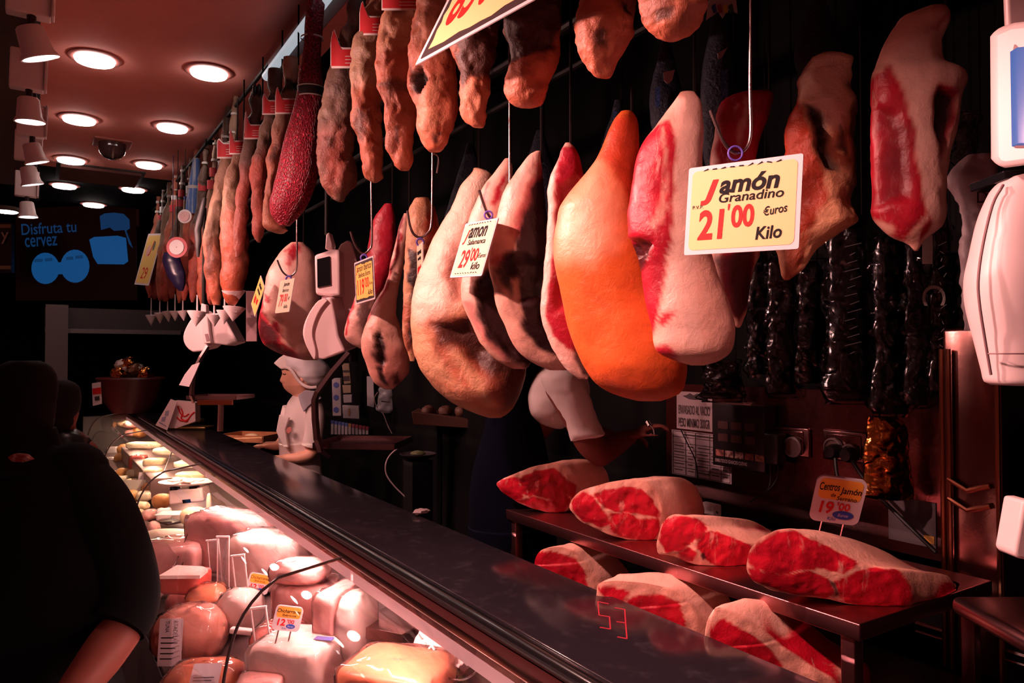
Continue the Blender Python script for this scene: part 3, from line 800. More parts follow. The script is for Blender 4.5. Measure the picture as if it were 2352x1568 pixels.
tA = ham('cured_ham', 'pale-topped cured ham with a separate rounded lower lump and red collar', [(-60, 892, 958), (0, 884, 964), (40, 876, 963), (80, 868, 960), (150, 860, 950), (200, 862, 946), (216, 876, 950), (235, 886, 954), (280, 889, 955), (330, 890, 948), (370, 900, 944), (391, 916, 938)], 2.25, M_CURE, seed=26,
    regions=[(2, [(868, 0), (965, 0), (950, 110), (870, 130)], 22, .85), (1, [(862, 195), (900, 190), (945, 200), (940, 222), (890, 225)], 7, .6), (1, [(905, 300), (915, 300), (915, 330), (906, 330)], 4, .7)], **UP)
lab_band(tA, 0, 46, 880, 966, 2.25, .3)
tB = ham('cured_ham', 'golden cured ham with a long ragged orange tip, left of the pale-topped ham', [(-10, 850, 892), (20, 843, 892), (60, 830, 890), (110, 815, 885), (170, 807, 880), (240, 803, 876), (290, 810, 880), (320, 822, 882), (380, 832, 880), (408, 840, 876), (419, 855, 866)], 2.45, M_CUREG, seed=27,
    regions=[(0, [(800, 220), (890, 200), (890, 420), (800, 420)], 30, .9), (1, [(815, 260), (850, 270), (840, 330), (822, 320)], 12, .7), (2, [(820, 80), (885, 70), (880, 180), (815, 180)], 30, .4)], **UP)  # red tip: light from below painted with the lean tone
lab_band(tB, 58, 44, 828, 892, 2.45, .85)
tC = ham('cured_ham', 'dark brown cured ham with a red collar, directly right of the red netted ham', [(0, 803, 838), (30, 800, 842), (62, 795, 840), (75, 788, 836), (110, 780, 832), (160, 762, 830), (230, 745, 820), (290, 731, 815), (350, 727, 810), (400, 732, 820), (430, 740, 810), (452, 755, 795), (463, 775, 788)], 2.68, M_CURED, seed=28,
    regions=[(2, [(745, 180), (780, 150), (760, 270), (735, 290)], 16, .4), (0, [(740, 310), (800, 290), (810, 420), (750, 450)], 24, .75), (1, [(750, 320), (772, 316), (768, 345), (752, 345)], 6, .6)], **UP)  # red lower body is low red light put into the tone
lab_band(tC, 132, 48, 762, 834, 2.68, .95)

# ---------------- red netted ham
m_net, nt, b = nodes('red_netting')
vt = nt.nodes.new('ShaderNodeTexVoronoi'); vt.feature = 'DISTANCE_TO_EDGE'; vt.inputs['Scale'].default_value = 120
mp = nt.nodes.new('ShaderNodeMapping'); mp.inputs['Scale'].default_value = (1, 1, .55)
tc = nt.nodes.new('ShaderNodeTexCoord'); lk(nt, tc.outputs['Object'], mp.inputs[0]); lk(nt, mp.outputs[0], vt.inputs['Vector'])
lk(nt, mixc(nt, ramp(nt, vt.outputs['Distance'], .02, .14), (.62, .02, .06), (.20, .006, .018)), b.inputs['Base Color'])
b.inputs['Roughness'].default_value = .5
bn = nt.nodes.new('ShaderNodeBump'); bn.inputs['Strength'].default_value = 1; bn.inputs['Distance'].default_value = .006; bn.invert = True
lk(nt, ramp(nt, vt.outputs['Distance'], .0, .2), bn.inputs['Height']); lk(nt, bn.outputs[0], b.inputs['Normal'])
mb = loft([(-60, 716, 752), (0, 706, 748), (70, 699, 742), (130, 692, 738), (200, 684, 742), (260, 672, 740), (320, 655, 736), (400, 637, 729), (440, 628, 718), (470, 621, 703), (500, 627, 682), (518, 644, 666)], 2.9, thick=.85, tmax=.13, seed=30, rough=.003)
V = mb.v[0]
net = thing('netted_ham', 'long ham in deep red netting with a black tie band, between the cured hams', 'ham', (V[:, 0].mean(), V[:, 1].mean(), V[:, 2].min()))
mb.build('netting', m_net, net)
def ring(xl, xr, y, dy, d, hpx, r=1.04, n=28, slope=0):
    cx, w = (xl + xr) / 2, (xr - xl) / 2 * r
    mb = MB()
    mb.grid(lambda u, v: P(cx + w * math.cos(2 * PI * u), y + hpx * (v - .5) + slope * math.cos(2 * PI * u), d) + FH * (w * d / FPX * .86 * math.sin(2 * PI * u)), n, 3, True)
    return mb
ring(685, 742, 212, 0, 2.9, 26, 1.06).build('tie_band', mat('band_black', (.02, .015, .015), .4), net)
for y in (202, 224):
    ring(685, 742, y, 0, 2.9, 3, 1.09).build('white_cord', m_wcord, net)
ring(693, 741, 88, 0, 2.9, 4, 1.08).build('white_cord', m_wcord, net)
mb = MB()
top = P(712, -60, 2.9)
mb.tube([P(716, 130, 2.78), P(712, 60, 2.79), P(714, 20, 2.8), P(724, -40, 2.84)], [.012, .011, .014, .006], 8)
mb.blob(P(712, 28, 2.78), (.03, .03, .04), n=10)
mb.build('net_tail', m_net, net)
MB().tube([(top[0], top[1], top[2] - .02), (top[0], top[1], RZ2)], .005, 6).build('cord', m_rope, net)

# ---------------- hams beyond the net, with hoofs, collars and ties
def hoof(t, x, y, d, w, m):
    MB().blob(P(x - w * .3, y, d), (w * .7 * d / FPX, w * .8 * d / FPX, w * 2.0 * d / FPX), FACE[[0, 2, 1]], n=10).blob(P(x + w * .3, y, d), (w * .7 * d / FPX, w * .8 * d / FPX, w * 2.0 * d / FPX), FACE[[0, 2, 1]], n=10).build('hoof', m, t)
m_hoofd = mat('hoof_black', (.012, .010, .010), .35)
m_hoofp = mat('hoof_pale', (.62, .55, .44), .5)
UF = dict(group='cured hams of the upper row', hang=RZ2, tmax=.10, thick=.85, rough=.010, rscale=15, nseg=36, nrow=60)
t = ham('cured_ham', 'cured ham with pale cut top and red collar, touching the red netted ham', [(133, 652, 684), (150, 650, 686), (185, 652, 684), (200, 656, 682), (215, 650, 684), (260, 638, 674), (300, 628, 668), (330, 620, 662), (380, 612, 652), (440, 603, 640), (500, 604, 642), (528, 612, 664), (536, 630, 655)], 3.15, M_CUREG, seed=31,
    regions=[(2, [(645, 130), (690, 130), (690, 185), (650, 190)], 8), (1, [(650, 188), (690, 188), (690, 212), (650, 212)], 5), (0, [(600, 320), (680, 300), (680, 540), (600, 540)], 25, .8), (1, [(625, 340), (645, 330), (640, 370), (622, 372)], 8, .7)], **UF)  # lower half reddened: painted light from below
lab_band(t, 243, 36, 634, 682, 3.15, .8)
t = ham('cured_ham', 'dark stub-topped cured ham with red collar, second left of the netted ham', [(160, 616, 644), (200, 612, 646), (216, 618, 644), (235, 608, 642), (300, 596, 634), (350, 585, 622), (400, 577, 614), (450, 573, 612), (505, 576, 612), (540, 582, 606), (557, 592, 600)], 3.4, M_CURED, seed=32,
    regions=[(0, [(560, 380), (640, 340), (640, 560), (560, 560)], 25, .95), (2, [(600, 270), (630, 270), (610, 340), (590, 340)], 14, .4)], **UF)  # red lower half paints the light coming from below
lab_band(t, 246, 34, 604, 646, 3.4, .5)
t = ham('cured_ham', 'shadowed cured ham with black hoof and collar, third left of netted ham', [(212, 577, 604), (240, 575, 606), (262, 578, 602), (280, 568, 600), (330, 560, 592), (380, 552, 584), (440, 545, 574), (500, 540, 570), (560, 535, 562), (590, 540, 556)], 3.7, M_CURED, seed=33,
    regions=[(0, [(530, 400), (600, 380), (600, 600), (530, 600)], 25, .9)], **UF)  # lean tone low down stands for red light from below
lab_band(t, 302, 34, 562, 604, 3.7, 1.0)
hoof(t, 590, 208, 3.68, 16, m_hoofd)
t = ham('cured_ham', 'long brown ham with a glowing red-orange belly above the white paper cones', [(345, 540, 556), (400, 522, 552), (450, 512, 556), (500, 505, 562), (540, 508, 570), (590, 512, 572), (640, 508, 566), (680, 514, 552), (700, 526, 540)], 4.0, M_CUREG, seed=34,
    regions=[(0, [(490, 500), (600, 470), (600, 720), (490, 720)], 30, 1.0), (1, [(556, 520), (580, 520), (575, 690), (556, 690)], 10, .6)], **UF)  # red belly: the red-orange light on it, painted as lean tone
lab_band(t, 338, 32, 528, 560, 4.0, 1.0)
t = ham('cured_ham', 'long greyish-brown cured ham, left of the one with the glowing red belly', [(330, 518, 544), (370, 508, 536), (420, 492, 528), (470, 480, 518), (520, 474, 510), (570, 470, 508), (620, 472, 512), (660, 480, 510), (700, 490, 505)], 4.3, M_CUREG, seed=35,
    regions=[(0, [(465, 570), (520, 550), (520, 710), (465, 710)], 30, .95), (1, [(480, 560), (500, 560), (498, 640), (482, 640)], 8, .6)], **UF)  # reddened end is light from below painted in
lab_band(t, 345, 36, 500, 544, 4.3, .3)
# farther hams: one shape lofted at each place, all countable, each with its own hoof and tie
FAR = [(4.55, 543, 215, 690, 'black hoof and white ties', 0), (4.75, 527, 225, 700, 'pale split hoof', 1), (4.95, 520, 270, 696, 'black hoof and blue sash', 2),
       (5.2, 500, 290, 700, 'black hoof, tall and dark', 0), (5.45, 478, 300, 694, 'black twin hoofs', 0), (5.7, 455, 330, 690, 'pale split hoof and blue sleeve', 3), (5.95, 443, 345, 696, 'red and white collar', 2),
       (6.2, 424, 360, 686, 'black hoof beside the blue sleeve', 0), (6.5, 408, 375, 692, 'small dark hoof', 0), (6.8, 394, 395, 690, 'tan knotted shank', 4), (7.1, 380, 410, 688, 'dark shank and white ties', 0), (7.4, 366, 440, 684, 'bent brown shank, farthest of all', 4)]
m_far = [M_CUREG, M_CURED, M_CURE]
m_sash = mat('sash_blue', (.05, .10, .40), .5); m_sashw = mat('sash_white', (.72, .68, .68), .5); m_sashr = mat('sash_red', (.50, .03, .04), .5)
m_sleeve = mat('sleeve_blue_stripe', (.10, .20, .52), .6, var=(60, (.45, .50, .62), .5, .6), stretch=(1, 1, .05))
m_pet = glassy('clear_wrap', (.9, .88, .88), .08, .25, (.7, .6, .6), (30, .5))
rnd = random.Random(5)
for k, (d, x, yt, yb, lab, kind) in enumerate(FAR):
    h = yb - yt
    w = 36 * 4.6 / d
    lean = -.09 * h
    def X_(f): return x + lean * f * (1 if f > .2 else 1)
    rows = [(yt + h * f, X_(f) - w * g, X_(f) + w * g) for f, g in ((0, .15), (.04, .22), (.12, .22), (.22, .2), (.35, .34), (.5, .5), (.65, .6), (.8, .56), (.92, .40), (1, .1))]
    t = ham('cured_ham', 'distant cured ham in the crowded row with ' + lab, rows, d, m_far[k % 3], seed=40 + k,
            regions=[(0, [(x - 90, yt + h * .62), (x + 60, yt + h * .55), (x + 60, yb + 20), (x - 90, yb + 20)], 26, .95)],  # red lower part: light from below painted with the lean tone
            group='cured hams of the upper row', hang=RZ2, tmax=.1, thick=.8, rough=.012, rscale=15, nseg=24, nrow=40)
    hoof(t, x, yt - 6, d, w * .42, m_hoofp if kind in (1, 3) else m_hoofd)
    for f in (.10, .19):
        ring(X_(f) - w * .2, X_(f) + w * .2, yt + h * f, 0, d, 5, 1.2, 16).build('tie_cord', m_wcord, t)
    if kind == 2 or kind == 0:
        ring(X_(.26) - w * .24, X_(.26) + w * .24, yt + h * .26, 0, d, h * .05, 1.12, 18).build('collar', m_sashr if k % 2 else m_sashw, t)
        ring(X_(.33) - w * .32, X_(.33) + w * .32, yt + h * .33, 0, d, h * .05, 1.12, 18).build('collar', m_sash if kind == 2 else m_sashr, t)
    if kind == 3:
        MB().grid(lambda u, v: P(X_(.1 + .35 * v) + w * (.24 + .22 * v) * 1.2 * math.cos(2 * PI * u), yt + h * (.1 + .35 * v), d) + FH * (w * (.24 + .22 * v) * 1.1 * d / FPX * math.sin(2 * PI * u)), 24, 10, True).build('blue_sleeve', m_sleeve, t)
        ring(X_(.3) - w * .36, X_(.3) + w * .36, yt + h * .28, 0, d, 7, 1.3, 18).build('tie_cord', m_wcord, t)
# rosettes and ribbons hanging on the far hams
def rosette(x, y, d, r, lab, mo, mi):
    c = P(x, y, d)
    t = thing('round_ham_seal', lab, 'label', c, 'round seals on the far hams')
    A = np.array((RGT, np.cross(-FH, RGT), -FH))
    R = r * d / FPX
    MB().lathe([(.001, 0), (R, 0), (R, .006), (.001, .008)], c, A, n=28).build('disc', mo, t)
    MB().tube([c + np.array((0, 0, R)), np.array((c[0], c[1], RZ2))], .003, 6).build('cord', m_rope, t)
    MB().lathe([(R * .28, .008), (R * .72, .008), (R * .7, .012), (R * .3, .012)], c, A, n=28).build('white_ring', mi, t)
    MB().lathe([(.001, .008), (R * .2, .008), (.001, .013)], c, A, n=16).build('centre', mat('seal_grey', (.2, .16, .16), .5), t)
rosette(425, 497, 5.35, 16, 'white round seal with a grey centre on a far ham, below the blue sleeve', m_sashw, mat('seal_pink', (.7, .45, .45), .5))
rosette(407, 568, 5.35, 24, 'larger red-rimmed round seal on a far ham, right of the yellow price sign', mat('seal_red', (.55, .08, .10), .5), m_sashw)
mb = loft([(455, 466, 474), (490, 455, 470), (530, 446, 464), (560, 448, 462), (590, 452, 458)], 4.2, thick=.5, nseg=20, nrow=24)
one('hanging_sleeve', mb, mat('black_sleeve', (.008, .008, .009), .5), 'slim black cloth sleeve hanging between the far hams', 'sleeve')
mb = loft([(580, 378, 410), (600, 374, 416), (630, 384, 424), (655, 400, 424), (668, 412, 420)], 5.5, thick=.5, nseg=24, nrow=24)
mb.tube([P(396, 582, 5.5), np.array((*P(396, 582, 5.5)[:2], RZ2))], .003, 6)
one('ham_pouch', mb, mat('navy_pouch', (.02, .015, .06), .3), 'dark navy pouch hanging below the red-rimmed round seal', 'pouch')
# ================================================================ price cards on hooks
m_card = mat('card_white', (.66, .54, .57), .5, spec=.2)
m_cream = mat('card_cream', (.74, .52, .24), .5, spec=.2)
m_yel = mat('card_yellow', (.78, .48, .12), .5, spec=.2)
m_parch = mat('card_parchment', (.72, .58, .42), .5, spec=.2)
m_ink = mat('ink_black', (.008, .006, .008), .7, spec=.15)
m_red = mat('ink_red', (.60, .018, .016), .6, spec=.15)
m_blue = mat('ink_blue', (.03, .07, .38), .4)
m_torn = mat('torn_edge_brown', (.035, .018, .02), .5)

def card(label, c, r, u, d, dr, cat='price card', border=.035, panel=None, name='price_card', group=None, rounded=.004, torn=False, thick=.0025):
    """flat card whose edges run along pixel vectors r (rightwards) and u (upwards) at depth d; dr: depth change left to right"""
    panel = panel or m_cream
    c = np.asarray(c, float); r = np.asarray(r, float); u = np.asarray(u, float)
    K = (r @ u) * (d / FPX) ** 2
    du = -K / dr if dr else 0.0
    Rv = P(*(c + r / 2), d + dr / 2) - P(*(c - r / 2), d - dr / 2)
    Uv = P(*(c + u / 2), d + du / 2) - P(*(c - u / 2), d - du / 2)
    Wd, Hd = np.linalg.norm(Rv), np.linalg.norm(Uv)
    x = Rv / Wd
    n = np.cross(x, Uv); n /= np.linalg.norm(n)
    y = np.cross(n, x)
    t = thing(name, label, cat, group=group, matrix=frame_matrix(x, y, n, P(*c, d)))
    MB().prism(rrect(Wd, Hd, rounded), thick, (0, 0, -thick), I3).build('card', m_card, t, smooth=False, local=True)
    if panel is not m_card:
        b = border * min(Wd, Hd) * 2
        if torn:
            MB().prism(rrect(Wd - b, Hd - b, .006, 3), .0004, (0, 0, .0002), I3).build('dark_torn_edge', m_torn, t, smooth=False, local=True)
            pts = []
            rnd = random.Random(len(label))
            w2, h2 = (Wd - b) / 2 * .95, (Hd - b) / 2 * .92
            for k in range(40):
                a = 2 * PI * k / 40
                s = 1 / max(abs(math.cos(a)), abs(math.sin(a)))
                pts.append((w2 * s * math.cos(a) * rnd.uniform(.94, 1.0), h2 * s * math.sin(a) * rnd.uniform(.90, 1.0)))
            MB().prism(pts, .0004, (0, 0, .0007), I3).build('panel', panel, t, smooth=False, local=True)
        else:
            MB().prism(rrect(Wd - b, Hd - b, min(Wd, Hd) * .06), .0004, (0, 0, .0002), I3).build('panel', panel, t, smooth=False, local=True)
    t['size'] = (Wd, Hd)
    return t, Wd, Hd
def write(t, W_, H_, items, name='lettering', m=None):
    """items: (text, x0, y0, width, height, shear, bold[, rot]) in fractions of the card, origin at its lower left"""
    mb = MB()
    for it in items:
        V, F = letters(it[0], it[3] * W_, it[4] * H_, ((it[1] - .5) * W_, (it[2] - .5) * H_), it[5], it[6], it[7] if len(it) > 7 else 0, depth=.0014)
        mb.add(V, F)
    return mb.build(name, m or m_ink, t, smooth=False, local=True)
def strokes(t, W_, H_, boxes, name='faint_print', m=None, seed=0):
    """print too small or too oblique to read: rows of short pen strokes inside each box (fractions of the card)"""
    mb = MB(); rnd = random.Random(seed)
    for x, y, w_, h_ in boxes:
        n = max(3, int(w_ / .06))
        for k in range(n):
            a = (x + w_ * k / n - .5) * W_; b = a + w_ / n * W_ * .62
            lo, hi = (y - .5 + h_ * rnd.uniform(0, .2)) * H_, (y - .5 + h_ * rnd.uniform(.75, 1)) * H_
            mb.prism([(a, lo), (b, lo), (b + .01 * W_, hi), (a + .01 * W_, hi)], .0003, (0, 0, .0012), I3)
    return mb.build(name, m or m_ink, t, smooth=False, local=True)
def torn_line(t, W_, H_, y, seed, m=None):
    mb = MB(); rnd = random.Random(seed)
    for k in range(9):
        x = -.36 + .72 * k / 9
        a = rnd.uniform(-.012, .012)
        mb.prism([(x * W_, (y - .5 + a) * H_), ((x + .05) * W_, (y - .5 - a) * H_), ((x + .045) * W_, (y - .485 - a) * H_), ((x + .01) * W_, (y - .49 + a) * H_)], .0003, (0, 0, .0012), I3)
    mb.build('scroll_ornament', m or m_ink, t, smooth=False, local=True)

t, w, h = card('large square cream price card reading Jamón Granadino 21\'00, on a long hook', (1702, 474), (262.5, -25), (-4.5, -207), 1.35, -.13, border=.05, panel=m_cream)
write(t, w, h, [('amón', .30, .66, .52, .20, .18, .03), ('Granadino', .30, .56, .56, .105, .15, .012), ('P.V.P.', .06, .515, .10, .04, 0, .005),
                ('€uros', .70, .37, .20, .10, .25, .012, .12), ('Kilo', .64, .12, .22, .14, .15, .02, .03)])
write(t, w, h, [('J', .13, .55, .16, .28, .30, .05), ('21', .12, .16, .235, .335, .05, .03), ("'", .385, .47, .02, .07, .1, .01), ('00', .42, .27, .20, .25, 0, .03)], 'red_price', m_red)
torn_line(t, w, h, .945, 3)
t, w, h = card('parchment price card reading Jamón Salamanca 29\'00, hung by a blue loop', (1087, 571), (74, -9.5), (31, -127), 1.93, -.15, border=.03, panel=m_parch)
write(t, w, h, [('amon', .24, .70, .54, .19, .2, .02), ('Salamanca', .28, .575, .54, .10, .15, .008), ('€uros', .72, .32, .24, .085, .3, .006), ('kilo', .60, .12, .26, .13, .15, .015)])
write(t, w, h, [('J', .10, .60, .14, .26, .35, .02), ('29', .18, .16, .28, .33, .05, .02), ("'", .47, .45, .025, .07, .1, 0), ('00', .50, .27, .22, .23, 0, .02)], 'red_price', m_red)
torn_line(t, w, h, .95, 4); torn_line(t, w, h, .06, 5)
t, w, h = card('torn-edged yellow price card reading Jamón Ibérico Bellota Extra 119\'00, by middle scale', (837, 644), (44, -15.5), (-8, -95.5), 2.62, -.13, border=.035, panel=m_yel, torn=True)
write(t, w, h, [('amón Ibérico', .16, .74, .72, .16, .15, .012), ('Bellota Extra', .22, .60, .60, .11, .15, .008), ('€uros', .76, .36, .16, .08, .3, .004), ('kilo', .68, .14, .22, .12, .15, .012)])
write(t, w, h, [('J', .09, .68, .10, .24, .35, .012), ('119', .14, .18, .36, .38, .05, .02), ("'", .52, .5, .025, .06, .1, 0), ('00', .55, .32, .19, .24, 0, .015)], 'red_price', m_red)
t, w, h = card('small parchment price card reading Jamón Ibérico 79\'00, hung before the rounded pink ham', (654, 679.5), (32.5, -5), (11.5, -76), 3.35, -.12, border=.0, panel=m_parch)
write(t, w, h, [('Jamón', .30, .76, .42, .16, .2, .008), ('Ibérico', .30, .62, .42, .11, .15, .004), ('€', .78, .36, .12, .10, .2, 0), ('kilo', .58, .12, .26, .11, .15, .004)])
write(t, w, h, [('79', .18, .18, .26, .38, .05, .012), ('00', .49, .32, .24, .24, 0, .012)], 'red_price', m_red)
t, w, h = card('yellow price card tipped on its corner, beside the 79 euro card', (592, 679), (9, 29), (23, -64), 3.55, -.14, border=.02, panel=m_yel)
strokes(t, w, h, [(.25, .74, .5, .14), (.25, .58, .5, .11)], seed=1)
strokes(t, w, h, [(.2, .16, .28, .30), (.55, .26, .24, .22)], 'red_price', m_red, 2)
t, w, h = card('tall yellow price sign with red 29, at the far end of the hams', (341, 595), (33, 1), (30, -118), 7.0, -.2, border=.06, panel=m_yel)
write(t, w, h, [('29', .28, .12, .4, .22, .05, .006)], 'red_price', m_red)
MB().blob((-.05, .08, .001), (.09, .12, .001), n=14).build('pig_print', mat('print_pink', (.75, .35, .30), .4), t, local=True)
MB().blob((.045, .13, .001), (.05, .10, .001), n=14).build('leg_print', mat('print_olive', (.10, .10, .03), .4), t, local=True)
write(t, w, h, [('J', .38, .56, .24, .30, .3, .006)], 'red_initial', m_red)
t, w, h = card('narrow price card seen nearly edge-on, beside the big pale ham', (964, 601), (14, -8), (-2, -80), 2.40, -.15, border=.02, panel=m_parch)
strokes(t, w, h, [(.2, .70, .6, .13), (.25, .54, .5, .10)], seed=3)
strokes(t, w, h, [(.2, .14, .6, .28)], 'red_price', m_red, 4)
t, w, h = card('big slanted yellow sign with red digits and torn edges, among the upper hams', (1178, -70), (367, -223), (62, -212), 1.60, -.34, border=.035, panel=m_cream, torn=True)
write(t, w, h, [('85', .10, .27, .19, .50, .12, .03), ("'", .30, .66, .02, .1, .1, .01), ('00', .32, .29, .16, .40, .05, .03)], 'red_price', m_red)

# ---------------- wire hooks
m_wire = mat('hook_wire', (.42, .32, .32), .25, 1.0)
m_loop = mat('loop_blue', (.16, .10, .55), .4)
def hook(label, pts, d, r, up=RZ, loop=None, dbl=False):
    W3 = [P(x, y, d) for x, y in pts]
    a = W3[0]
    sm = crom([(k, *p) for k, p in enumerate(W3)], 40)[:, 1:]
    t = thing('wire_hook', label, 'hook', W3[-1], 'wire hooks with price cards')
    MB().tube([np.array((a[0], a[1], up))] + list(sm), r, 10).build('wire', m_wire, t)
    if dbl:
        b = P(pts[0][0] + 10, pts[0][1] + 42, d)
        MB().tube(crom([(0, *a), (1, *(a + RGT * .007 + np.array((0, 0, .004)))), (2, *(P(pts[0][0] + 14, pts[0][1] + 8, d))), (3, *b)], 14)[:, 1:], r, 8).build('twisted_end', m_wire, t)
    if loop:
        x, y, rr = loop
        c = P(x, y, d - .01)
        MB().tube([c + rr * d / FPX * (math.cos(q) * RGT + math.sin(q) * UPV) for q in np.linspace(0, 2 * PI, 24)], .0022 * d / 1.35 * .8, 8, False).build('tie_loop', m_loop, t)
hook('long wire hook holding the big square cream price card', [(1724, -60), (1724, 60), (1723, 200), (1725, 300), (1716, 338), (1698, 351), (1680, 347), (1662, 326), (1646, 290), (1632, 253)], 1.38, .0034, loop=(1689, 352, 16))
hook('wire hook with a twisted end, below the knobbly cured ham', [(994, 356), (993, 450), (991, 515), (981, 536), (965, 545), (950, 537), (941, 515), (936, 484)], 2.43, .0042, loop=(965, 556, 8), dbl=True)
hook('wire hook holding the 119 euro price card', [(853, 430), (854, 550), (848, 573), (834, 583), (821, 572), (811, 552), (805, 532)], 2.66, .0040, loop=(836, 592, 7))
hook('wire hook holding the 79 euro price card', [(682, 570), (682, 612), (676, 628), (663, 634), (650, 625), (642, 610), (637, 597)], 3.40, .0042, loop=(663, 640, 6))
hook('wire hook holding the parchment card by its blue loop', [(1171, 325), (1171, 420), (1166, 470), (1152, 500), (1132, 503), (1120, 490), (1110, 465), (1101, 437)], 1.98, .0040, loop=(1122, 494, 9))

# ---------------- white drip cones under the far hams
m_cone = mat('cone_white', (.80, .62, .62), .4)
CN = [(537, 668, 26, 34, 4.0, 'topmost white drip cone, stuck under the red-bellied ham'), (538, 707, 25, 31, 4.0, 'white drip cone at the right end of its row, printed in grey'),
      (516, 714, 18, 31, 4.2, 'second white drip cone from the right end of the row'), (492, 722, 18, 28, 4.3, 'third white drip cone from the right, tilted'),
      (453, 717, 22, 33, 4.5, 'white drip cone in front of the far scale, near its left'), (420, 715, 12, 22, 5.7, 'first white drip cone left of the far scale'), (402, 715, 12, 22, 6.1, 'second white drip cone left of the far scale'),
      (385, 716, 12, 24, 6.5, 'third white drip cone left of the far scale'), (367, 719, 12, 24, 6.8, 'second white drip cone from the left end of the row'), (347, 724, 12, 24, 7.1, 'leftmost white drip cone of the row')]
for x, y, w_, h_, d, lab in CN:
    c = P(x, y, d); s = d / FPX
    t = thing('drip_cone', lab, 'drip cone', c, 'white drip cones under the hams')
    A = axes(0, .12 * ((x * 7) % 5 - 2) * .5, .1 * ((x * 3) % 5 - 2) * .5)
    MB().lathe([(.0015, -h_ * s), (w_ * s, 0), (w_ * s, .003), (w_ * s * .93, .002), (.003, -h_ * s * .9)], c, A, n=24).build('cone', m_cone, t)
    MB().tube([c + np.array((0, 0, -h_ * s * .8)), c + np.array((0, 0, 40 * s))], [.006, .004], 8).build('spike', m_cone, t)
    if w_ > 20:
        MB().box(c + (RGT * .25 - FH * .62) * w_ * s + np.array((0, 0, -h_ * s * .28)), (w_ * s * .5, .002, h_ * s * .18), np.array((RGT, FH, (0, 0, 1)))).build('grey_print', mat('print_grey', (.35, .24, .26), .5), t)
# ================================================================ hanging scales
m_scale = mat('scale_white', (.80, .60, .60), .38, bmp=(120, .03))
m_scale_s = mat('scale_seam', (.30, .16, .17), .5)
m_screen = mat('screen_black', (.006, .006, .008), .12)
def hull(t, name, poly, d, thick, m, bev=.006, skew=(0, 0), turn=(0, 0)):
    """outline at depth d, thickness along the view-level axis, edges rounded; skew shifts the back face"""
    V = [P(x, y, d + turn[0] * (x - turn[1])) for x, y in poly]
    sh = FH * thick + RGT * skew[0] + np.array((0, 0, skew[1]))
    n = len(V)
    mb = MB()
    mb.add(V + [q + sh for q in V], [tuple(range(n - 1, -1, -1)), tuple(range(n, 2 * n))] + [(k, (k + 1) % n, n + (k + 1) % n, n + k) for k in range(n)])
    o = mb.build(name, m, t, ang=35)
    if bev:
        b = o.modifiers.new('rounded', 'BEVEL'); b.width = bev; b.segments = 3; b.limit_method = 'ANGLE'; b.angle_limit = math.radians(30)
    return o
def arc(pts, n=16):
    return [tuple(q[1:]) for q in crom([(k, *p) for k, p in enumerate(pts)], n)]
def tray(t, c, w, dep, m, ax=None, rim=.018):
    ax = np.array((RGT, FH, (0, 0, 1.0))) if ax is None else ax
    mb = MB().box(c, (w, dep, .006), ax)
    for s in (-1, 1):
        mb.box(c + ax[0] * s * w / 2 + np.array((0, 0, rim / 2)), (.006, dep, rim + .006), ax).box(c + ax[1] * s * dep / 2 + np.array((0, 0, rim / 2)), (w, .006, rim + .006), ax)
    return mb.build('tray', m, t, smooth=False)
m_arm = mat('scale_arm_steel', (.30, .18, .18), .3, 1.0)

# middle scale
d = 3.05
t = thing('hanging_scale', 'pale hanging scale with black display and steel tray, above the woman in white', 'scale', P(750, 825, d), 'hanging shop scales')
hull(t, 'rear_housing', arc([(782, 560), (806, 556), (826, 640), (818, 720), (808, 790)], 14) + [(780, 792), (768, 792), (758, 690), (762, 600)], d + .10, .22, m_scale, .02)
hull(t, 'printer_drum', arc([(752, 683), (728, 692), (705, 725), (694, 760), (700, 790), (716, 822)], 18) + [(742, 826), (792, 806), (776, 770), (768, 720), (760, 684)], d, .13, m_scale, .008, (.03, .02))
hull(t, 'drum_front_edge', arc([(746, 684), (728, 693), (707, 726), (699, 760), (703, 790), (718, 822), (724, 822), (724, 800), (717, 770), (720, 745), (734, 712), (752, 690)], 26), d - .015, .03, m_scale, .004)
hh = hull(t, 'display_head', [(721, 585), (762, 572), (780, 572), (782, 680), (756, 680), (724, 676)], d + .02, .10, m_scale, .012)
hull(hh, 'screen', [(728, 595), (757, 588), (759, 654), (729, 660)], d + .012, .02, m_screen, .001)
hull(t, 'top_knob', [(746, 572), (749, 536), (757, 533), (765, 560), (764, 572)], d + .05, .05, m_scale, .006)
MB().tube([P(755, 690, d + .06), P(756, 674, d + .06)], .03, 14).build('neck', m_scale_s, t)
MB().tube([P(752, 540, d + .07), np.array((*P(752, 540, d + .07)[:2], RZ))], .012, 10).build('hanger_rod', m_rack, t)
ax = np.array((RGT, FH, (0, 0, 1.0)))
pts = [P(800, 812, d - .02), P(765, 852, d - .04), P(730, 900, d - .06), P(723, 918, d - .06), P(724, 960, d - .06), P(728, 1005, d - .05), P(736, 1030, d - .03), P(752, 1040, d)]
mb = MB()
for k in range(len(pts) - 1):
    a, b = pts[k], pts[k + 1]
    v = (b - a); L = np.linalg.norm(v); v /= L
    side = np.cross(v, FH); side /= np.linalg.norm(side)
    mb.box((a + b) / 2, (.016, .05, L + .006), np.array((side, np.cross(v, side), v)))
mb.build('bent_arm', m_arm, t)
tray(t, P(838, 1020, d + .12), .34, .30, mat('tray_steel', (.34, .22, .23), .22, 1.0), axes(-YAW - .12))
MB().tube([P(812, 796, d + .14), P(812, 830, d + .14)], .02, 10).build('load_pin', m_rack, t)

